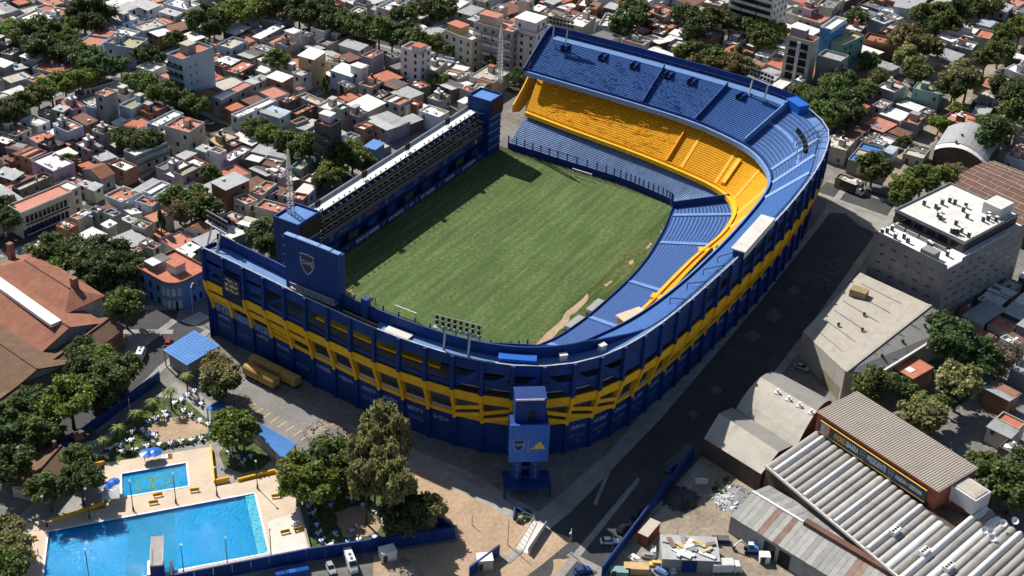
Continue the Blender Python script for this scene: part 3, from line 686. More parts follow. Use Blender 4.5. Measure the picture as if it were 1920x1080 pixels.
# lattice masts
def mast(base,h,label):
    t=thing('lattice_mast',label,'mast',base); a=.95; hl=h*.68
    for sx in (-1,1):
        for sy in (-1,1): MB().bar((sx*a,sy*a,0),(sx*a*.6,sy*a*.6,hl),.17).build('leg','steel',t)
    n=13; mb=MB()
    for j in range(n):
        z0=hl*j/n; z1=hl*(j+1)/n; r0=a*(1-.4*j/n); r1=a*(1-.4*(j+1)/n)
        for q in range(4):
            c=[(-1,-1),(1,-1),(1,1),(-1,1)]; p0=c[q]; p1=c[(q+1)%4]
            mb.bar((p0[0]*r0,p0[1]*r0,z0),(p1[0]*r1,p1[1]*r1,z1),.1); mb.bar((p0[0]*r1,p0[1]*r1,z1),(p1[0]*r1,p1[1]*r1,z1),.1)
    tag(mb.build('lattice','white',t),kind='stuff')
    MB().cyl(0,0,hl,h*.86,.75,.22,8).build('cone','white',t); MB().cyl(0,0,h*.86,h,.08,.05,6).build('spike','steel',t)
q=px(546,424,16.0); mast((q.x,q.y,13.5),32,'lattice mast with white cone tip rising beside the near tower of the boxes stand')
q=px(936,152,21.0); mast((q.x,q.y,20.4),25,'lattice mast with white cone tip rising from the far tower of the boxes stand')
# ------------------------------------------------------------------ floodlight racks
def rack(label,b0,b1,dirv,h,wd,rows,cols,reach,z0=28.1):
    """two legs from b0 and b1 leaning by reach along dirv, carrying rows x cols lamps"""
    c=(b0+b1)/2; t=thing('floodlight_rack',label,'floodlights',(c.x,c.y,z0))
    e=(b1-b0); e.z=0; half=e.length/2; e.normalize(); dv=Vector(dirv).normalized()
    rz=math.atan2(e.y,e.x)
    for sg in (-1,1):
        f=e*half*sg; MB().bar((f.x,f.y,0),(f.x+dv.x*reach,f.y+dv.y*reach,h),.42).build('leg','pale',t)
        MB().bar((f.x-dv.x*0,f.y,h*.05),(f.x+dv.x*reach*1.6,f.y+dv.y*reach*1.6,.1),.2).build('stay','dark_metal',t)
    o=dv*reach
    fr=MB()
    for r in range(rows+1): z=h-.6+r*1.5; fr.bar((o.x-e.x*wd/2,o.y-e.y*wd/2,z),(o.x+e.x*wd/2,o.y+e.y*wd/2,z),.14)
    for q in range(cols+1):
        x=-wd/2+wd*q/cols; fr.bar((o.x+e.x*x,o.y+e.y*x,h-.6),(o.x+e.x*x,o.y+e.y*x,h-.6+1.5*rows),.1)
    fr.bar((o.x-e.x*wd/2-dv.x*1.2,o.y-e.y*wd/2-dv.y*1.2,h-.6),(o.x+e.x*wd/2-dv.x*1.2,o.y+e.y*wd/2-dv.y*1.2,h-.6),.14)
    fr.build('frame','steel',t)
    pl=MB(); a_=o-dv*1.2
    for w0,w1 in ((-wd/2,wd/2),): pl.add([(o.x+e.x*w0,o.y+e.y*w0,h-.55),(o.x+e.x*w1,o.y+e.y*w1,h-.55),(a_.x+e.x*w1,a_.y+e.y*w1,h-.55),(a_.x+e.x*w0,a_.y+e.y*w0,h-.55)],[(0,1,2,3)])
    pl.build('catwalk','steel',t)
    lp=MB().box(-.36,.36,-.3,.3,-.42,.42).box(-.26,.26,-.5,-.3,-.3,.3).mesh('lamp','black')
    for r in range(rows):
        for q in range(cols):
            x=-wd/2+wd*(q+.5)/cols; link('lamp',lp,t,(o.x+e.x*x,o.y+e.y*x,h+.3+r*1.5),math.atan2(dv.y,dv.x)+math.pi/2)
    return t
b0,b1=px(831.5,657,28.1),px(877.5,669,28.1)
rack('floodlight rack of sixteen lamps leaning over the near goal on two pale legs',b0,b1,(1,.35,0),6.3,12.5,2,8,1.6)
b0,b1=px(388,464,28.1),px(405,474,28.1)
rack('floodlight rack on leaning legs at the left end of the near rim',b0,b1,(1,.2,0),6.0,9,2,7,4.0)
b0,b1=px(1404,178,28.1),px(1432,190,28.1)
rack('floodlight rack standing on the far rim towards the right corner',b0,b1,(1,-.5,0),7.0,10,2,7,1.0)
b0,b1=px(1035,80,28.1),px(1060,86,28.1)
rack('floodlight rack at the left end of the far rim, above the apartment blocks',b0,b1,(1,0,0),7.0,10,2,7,1.0)
# ------------------------------------------------------------------ pitch
def grassmat(name,c1,c2,stripe):
    ma=bpy.data.materials.new(name); ma.use_nodes=True; MATS[name]=ma
    n=ma.node_tree.nodes; l=ma.node_tree.links; b=n['Principled BSDF']; b.inputs['Roughness'].default_value=.9; b.inputs['Specular IOR Level'].default_value=.1
    tc=n.new('ShaderNodeTexCoord')
    def noise(sc_,mp=None,det=5):
        no=n.new('ShaderNodeTexNoise'); no.inputs['Scale'].default_value=sc_; no.inputs['Detail'].default_value=det
        if mp:
            m_=n.new('ShaderNodeMapping'); m_.inputs['Scale'].default_value=mp; l.new(tc.outputs['Object'],m_.inputs[0]); l.new(m_.outputs[0],no.inputs['Vector'])
        else: l.new(tc.outputs['Object'],no.inputs['Vector'])
        return no.outputs['Fac']
    a=noise(1.0,(.035,.55,1)); b2=noise(1.0,(.5,.05,1)); c=noise(.05); f=noise(.9,None,8)
    def mr(x,lo,hi,o0,o1):
        r=n.new('ShaderNodeMapRange'); r.inputs[1].default_value=lo; r.inputs[2].default_value=hi; r.inputs[3].default_value=o0; r.inputs[4].default_value=o1; l.new(x,r.inputs[0]); return r.outputs[0]
    def mul(x,y):
        r=n.new('ShaderNodeMath'); r.operation='MULTIPLY'; l.new(x,r.inputs[0]); l.new(y,r.inputs[1]); return r.outputs[0]
    v=mul(mul(mr(a,.3,.7,1-stripe,1+stripe),mr(b2,.3,.7,1-stripe*.35,1+stripe*.35)),mul(mr(c,.3,.7,.88,1.12),mr(f,.3,.7,.91,1.09)))
    mx=n.new('ShaderNodeMix'); mx.data_type='RGBA'; mx.inputs[6].default_value=(*c1,1); mx.inputs[7].default_value=(*c2,1); l.new(mr(mul(a,f),.2,.36,0,1),mx.inputs[0])
    hs=n.new('ShaderNodeHueSaturation'); l.new(mx.outputs[2],hs.inputs['Color']); l.new(v,hs.inputs['Value']); l.new(hs.outputs[0],b.inputs['Base Color'])
grassmat('pitch_grass',(.074,.120,.038),(.118,.156,.060),.075)
grassmat('rough_grass',(.055,.095,.022),(.13,.13,.055),.1)
grassmat('artificial_turf',(.058,.070,.036),(.075,.082,.045),.06)
inner=[(p.x,p.y) for p in off(CI,-.3)]
struct('pitch_surround',MB().sheet(inner+[(-58,35.3),(57,35.3)],.03),'artificial_turf')
struct('pitch',MB().sheet([(53.2,35),(53.2,-34),(50.5,-36.2)]+[(p.x,p.y) for p in off(CI,-1.2)[6*SUB+1:13*SUB]]+[(-49,-37),(-53.2,-32),(-53.2,35)],.06),'pitch_grass')
struct('right_verge',MB().sheet([(p.x,p.y) for p in off(CI,-1.0)[6*SUB:14*SUB]]+[(-47,-35.6),(49.5,-35.2)],.075),'rough_grass')
# sand patches along the right touchline (irregular edge)
def blob(name,pts,z,matn,amp=.5,n=4):
    out=[]
    for i in range(len(pts)):
        a=Vector(pts[i]); b=Vector(pts[(i+1)%len(pts)])
        for j in range(n):
            p=a.lerp(b,j/n); out.append((p.x+rb.uniform(-amp,amp),p.y+rb.uniform(-amp,amp)))
    return struct(name,MB().sheet(out,z),matn)
blob('sand_strip',poly_px([(972,664),(1000,648),(1035,618),(1065,582),(1100,552),(1107,556),(1098,566),(1072,592),(1062,608),(1035,635),(1000,662),(985,668)]),.10,'sand',.45)
for q in ([(1132,535),(1146,526),(1148,528),(1136,538)],[(1178,492),(1186,486),(1188,492),(1181,498)],[(1209,466),(1222,455),(1223,458),(1211,469)],[(1238,438),(1246,424),(1248,427),(1240,440)]):
    blob('sand_patch',poly_px(q),.10,'sand',.3)
# faint worn lines
mat('worn_line',(.16,.19,.09),.9,.3,.5)
def ring(r0,r1,n=64):
    mb=MB()
    for i in range(n):
        a,b=6.2832*i/n,6.2832*(i+1)/n
        mb.add([(r0*math.cos(a),r0*math.sin(a),.085),(r1*math.cos(a),r1*math.sin(a),.085),(r1*math.cos(b),r1*math.sin(b),.085),(r0*math.cos(b),r0*math.sin(b),.085)],[(0,1,2,3)])
    return mb
struct('centre_circle',ring(9.05,9.22),'worn_line')
struct('halfway_line',MB().sheet([(-.06,-30),(.06,-30),(.06,20),(-.06,20)],.083),'worn_line')
# goals
for x,l in ((-52.5,'white goal at the near end of the pitch'),(52.5,'white goal at the far end of the pitch')):
    g=thing('goal',l,'goal',(x,0,.06)); s_=-1 if x<0 else 1
    for y in (-3.66,3.66): MB().cyl(0,y,0,2.44,.09,.09,8).build('post','white_clean',g)
    MB().bar((0,-3.75,2.44),(0,3.75,2.44),.24,.2).build('crossbar','white_clean',g)
    for y in (-3.66,3.66): MB().bar((0,y,2.4),(s_*1.6,y,0),.05).build('stay','steel',g)
# heaps and odd bits behind the near goal
for x,y,l in ((655,553,'small tan heap of rubble by the scoreboard foot'),(715,603,'small tan heap of rubble behind the near goal')):
    p=px(x,y,0); tag(MB().cyl(0,0,0,.9,1.7,.4,9).cyl(1.5,.4,0,.6,1.0,.3,7).build('rubble_heap','sand'),l,'heap').location=(p.x,p.y,.03)
# ------------------------------------------------------------------ labels that single things out
MARKS=[((345,125),'the white apartment tower'),((545,330),'the near lattice mast'),((775,105),'the white stepped tower block'),((936,95),'the far lattice mast'),
((270,265),'the roof-garden courtyard'),((95,385),'the pink-roofed corner building'),((320,530),'the blue corner house'),((1500,110),'the red-roofed apartment block'),
((1800,265),'the arched warehouse'),((1765,450),'the grey windowless block'),((90,570),'the terracotta market hall'),((1680,840),'the banner building'),
((285,900),'the small pool'),((1290,110),'the far stadium rim'),((60,60),"the photo's top left corner"),((1850,40),"the photo's top right corner"),
((600,25),'the leafy top street'),((615,250),'the dark balcony tower'),((690,870),'the tall olive tree')]
_cnt={}; _used=set()
ORD=['nearest','second nearest','third nearest','fourth nearest','fifth nearest','sixth nearest','seventh nearest','eighth nearest','ninth nearest','tenth nearest']
PEND=[]
def lab(o,base,p,cat,group=None):
    """defer: the label gets its place phrase once every thing of the sort is known"""
    if cat: o['category']=cat
    if group: o['group']=group
    PEND.append((o,base,to_px(p)))
def finish_labels():
    bucket={}
    for o,base,q in PEND:
        mk=min(MARKS,key=lambda m:(m[0][0]-q[0])**2+(m[0][1]-q[1])**2)
        dx,dy=q[0]-mk[0][0],q[1]-mk[0][1]
        if abs(dx)+abs(dy)<14: ph='right at'
        elif abs(dx)>2*abs(dy): ph='right of' if dx>0 else 'left of'
        elif abs(dy)>2*abs(dx): ph='below' if dy>0 else 'above'
        else: ph=('below' if dy>0 else 'above')+' and '+('right of' if dx>0 else 'left of')
        bucket.setdefault((base,ph,mk[1]),[]).append((dx*dx+dy*dy,o))
    for (base,ph,mk),l in bucket.items():
        l.sort(key=lambda t:t[0])
        for k,(d,o) in enumerate(l):
            if len(l)==1: o['label']=f'{base} {ph} {mk}'
            elif k<10: o['label']=f'{base}, {ORD[k]} {ph} {mk}'
            else: o['label']=f'{base}, farthest but {len(l)-1-k} {ph} {mk}'
# ------------------------------------------------------------------ houses
rh=random.Random(11)
ROOFS=[]
FOOT=[]     # occupied rectangles: centre, ux, half lengths
WIN=MB().box(-.55,.55,-.06,.02,-.75,.75).mesh('window','glass')
WTR=MB().box(-.70,.70,-.14,.015,-.90,-.75).mesh('window_sill','pale')
DOOR=MB().box(-.55,.55,-.07,.02,0,2.2).mesh('door','dark_metal')
TANK=MB().cyl(0,0,0,1.25,.6,.6,10).cyl(0,0,1.25,1.5,.6,.2,10).mesh('water_tank','pale')
TANKD=MB().cyl(0,0,0,1.25,.6,.6,10).cyl(0,0,1.25,1.5,.6,.2,10).mesh('water_tank','dark_metal')
AC=MB().box(-.5,.5,-.35,.35,0,.7).mesh('air_unit','white')
CHIM=MB().box(-.25,.25,-.25,.25,0,1.2).box(-.32,.32,-.32,.32,1.2,1.35).mesh('chimney','wall_grey')
SKY_=MB().box(-.9,.9,-.6,.6,0,.18).mesh('skylight','white_clean')
def volume(mb_wall,parent,x0,x1,y0,y1,h,rc,par=.7,style='flat',z0=0):
    if style=='flat':
        t=.22
        mb_wall.box(x0,x1,y0,y0+t,z0,h+par).box(x0,x1,y1-t,y1,z0,h+par).box(x0,x0+t,y0+t,y1-t,z0,h+par).box(x1-t,x1,y0+t,y1-t,z0,h+par)
        return MB().box(x0+t,x1-t,y0+t,y1-t,h-.3,h).build('roof',ROOF[rc],parent)
    mb_wall.box(x0,x1,y0,y1,z0,h-.25)
    if style=='shed':
        d=rh.choice((.5,-.5,.3)); n=4
        v=[(x0-.3,y0-.3,h-.2),(x1+.3,y0-.3,h-.2+d),(x1+.3,y1+.3,h-.2+d),(x0-.3,y1+.3,h-.2)]
        v2=[(a,b,c+.16) for a,b,c in v]
        mb_wall.add([(x0,y0,h-.26),(x1,y0,h-.26),(x1,y0,h-.2+d),(x0,y1,h-.26),(x1,y1,h-.26),(x1,y1,h-.2+d)],[(0,1,2),(3,5,4),(1,4,5,2)])
        return MB().add(v+v2,[(3,2,1,0),(4,5,6,7),(0,1,5,4),(1,2,6,5),(2,3,7,6),(3,0,4,7)]).build('roof',ROOF[rc],parent)
    if style=='gable':
        r=min(1.8,(y1-y0)*.22); ym=(y0+y1)/2
        mb_wall.add([(x0,y0,h-.25),(x0,y1,h-.25),(x0,ym,h-.25+r),(x1,y0,h-.25),(x1,y1,h-.25),(x1,ym,h-.25+r)],[(0,2,1),(3,4,5)])
        v=[(x0-.3,y0-.35,h-.3),(x1+.3,y0-.35,h-.3),(x1+.3,ym,h+r-.12),(x0-.3,ym,h+r-.12),(x0-.3,y1+.35,h-.3),(x1+.3,y1+.35,h-.3)]
        o=[(a,b,c+.15) for a,b,c in v]
        return MB().add(v+o,[(6,7,8,9),(9,8,11,10),(3,2,1,0),(4,5,2,3),(0,1,7,6),(5,4,10,11),(0,6,9,3),(3,9,10,4),(1,2,8,7),(2,5,11,8)]).build('roof',ROOF[rc],parent)
def windows(t,x0,x1,y0,y1,h,ground=True,face='xy',dens=.8,sc=1.0,z0=0):
    """windows on the two faces turned to the streets"""
    nst=max(1,int(round((h-z0)/3.1)))
    for st in range(nst):
        zc=z0+1.7+st*(h-z0)/nst
        if zc+.9>h: zc=h-1.0
        for f in face:
            ln=(x1-x0) if f=='y' else (y1-y0); n=int(ln/3.2)
            for j in range(n):
                if rh.random()>dens: continue
                q=(j+.5)/n
                if f=='y': loc=(x0+(x1-x0)*q,y0-.01,zc); rz=0
                else: loc=(x0-.01,y0+(y1-y0)*q,zc); rz=-math.pi/2
                if st==0 and ground and rh.random()<.3: link('door',DOOR,t,(loc[0],loc[1],0),rz)
                else:
                    o=link('window',WIN,t,loc,rz,(sc,1,sc))
                    if rh.random()<.3: link('window_sill',WTR,o)
def rect_of(Lp,Tp,Rp,h):
    a,b,c=px(*Lp,h),px(*Tp,h),px(*Rp,h); u=b-a; v=c-b
    au=math.atan2(u.y,u.x); av=math.atan2(v.y,v.x)+math.pi/2
    d=(av-au+math.pi)%(2*math.pi)-math.pi; ang=au+d*.5*(v.length/(u.length+v.length))*1.0
    ce=(a+c)/2
    return ce,ang,u.length,v.length
def occupied(x,y,rad=0):
    for cx,cy,ang,hu,hv in FOOT:
        dx,dy=x-cx,y-cy; c,s=math.cos(ang),math.sin(ang)
        if abs(dx*c+dy*s)<hu+rad and abs(-dx*s+dy*c)<hv+rad: return True
    return False
def house(ce,ang,lu,lv,h,rc,wc,style=None,label=None,split=True,name='house',face='xy',dens=.42,roofs=None):
    """local x runs along u (away to the right), local y is turned so that -y faces the camera side"""
    lu*=.985; lv*=.985
    t=thing(name,None,None,(ce.x,ce.y,0),ang)
    FOOT.append((ce.x,ce.y,ang,lu/2,lv/2))
    x0,x1,y0,y1=-lu/2,lu/2,-lv/2,lv/2
    wm=MB(); codes=roofs or rc
    if style is None:
        style={'W':'flat','G':'shed','R':'shed','L':'shed','V':'gable'}.get(rc[0],'flat')
        if rc[0]=='W' and rh.random()<.45: style='shed'
    k=len(codes)
    if k>1:      # several roofs side by side
        along = lu>=lv
        for j,c in enumerate(codes):
            hh=h+rh.uniform(-.5,.4) if j else h
            q0,q1=j/k,(j+1)/k
            st='shed' if c in 'GR' else ('flat' if rh.random()<.6 or c in 'TPBDO' else 'shed')
            if along: volume(wm,t,x0+lu*q0,x0+lu*q1-.02,y0,y1,hh,c,rh.uniform(.3,.8),st)
            else: volume(wm,t,x0,x1,y1-lv*q1+.02,y1-lv*q0,hh,c,rh.uniform(.3,.8),st)
    elif split and style=='flat' and lu*lv>110 and rh.random()<.75:
        # main volume and a lower or higher annex
        q=rh.uniform(.55,.72); c2=rh.choice('WGBTPD'); h2=max(3,h+rh.choice((-3,-1.2,-.8,.8)))
        if lu>=lv:
            volume(wm,t,x0,x0+lu*q,y0,y1,h,rc,rh.uniform(.4,1.0),'flat'); volume(wm,t,x0+lu*q+.02,x1,y0,y1,h2,c2,rh.uniform(.3,.8),'shed' if c2 in 'GW' else 'flat')
        else:
            volume(wm,t,x0,x1,y0,y0+lv*q,h,rc,rh.uniform(.4,1.0),'flat'); volume(wm,t,x0,x1,y0+lv*q+.02,y1,h2,c2,rh.uniform(.3,.8),'shed' if c2 in 'GW' else 'flat')
    else: volume(wm,t,x0,x1,y0,y1,h,rc[0],rh.uniform(.35,.9),style)
    if style=='flat' and min(lu,lv)>5 and rh.random()<.6:      # stair room on the roof
        a=rh.uniform(1.8,3.2); b=rh.uniform(1.8,3.0); cx=rh.uniform(x0+a,x1-a); cy=rh.uniform(y0+b,y1-b); hr=h+rh.uniform(2.0,2.9)
        rm=MB().box(cx-a/2,cx+a/2,cy-b/2,cy+b/2,h-.2,hr).build('stair_room',WALL[wc],t)
        MB().box(cx-a/2-.15,cx+a/2+.15,cy-b/2-.15,cy+b/2+.15,hr,hr+.18).build('room_roof',ROOF[rh.choice('WBTG')],rm)
        link('door',DOOR,rm,(cx,cy-b/2,h),0,(.8,1,.9))
        if rh.random()<.55: link('water_tank',rh.choice((TANK,TANKD)),t,(cx,cy,hr+.18))
    if style=='flat':
        for _ in range(rh.randint(0,3)): link(*rh.choice((('air_unit',AC),('chimney',CHIM),('skylight',SKY_),('water_tank',TANK))),t,(rh.uniform(x0+1,x1-1),rh.uniform(y0+1,y1-1),h+.0),rh.uniform(0,.4))
    elif rh.random()<.4: link('air_unit',AC,t,(rh.uniform(x0+1,x1-1),rh.uniform(y0+1,y1-1),h+.05))
    wm.build('wall',WALL[wc],t)
    if style=='flat' and len(codes)==1: ROOFS.append((ce.x,ce.y,ang,lu,lv,h))
    windows(t,x0,x1,y0,y1,h,face=face,dens=dens)
    if label: tag(t,label,'house')
    else:
        sw='single-storey' if h<4.6 else ('two-storey' if h<8.6 else ('three-storey' if h<11.5 else 'tall'))
        rw=ROOFWORD[codes[0]].replace(' ','-')+('-and-'+ROOFWORD[codes[1]].replace(' ','-') if len(codes)>1 and codes[1]!=codes[0] else '')
        lab(t,f"{'tall ' if h>9 else ''}{WALLWORD[wc].replace(' ','-')} house with {rw} roof",(ce.x,ce.y,h),'house','houses around the stadium')
    return t
TILE={'A':(0,0,4.8),'B':(400,0,4.8),'C':(0,200,4.8),'D':(300,200,4.8),'E':(760,0,4.8),'F':(1520,0,4.8),'G':(1520,200,4.8),'H':(1160,0,4.8),'J':(0,440,4.8),'Z':(0,0,1)}
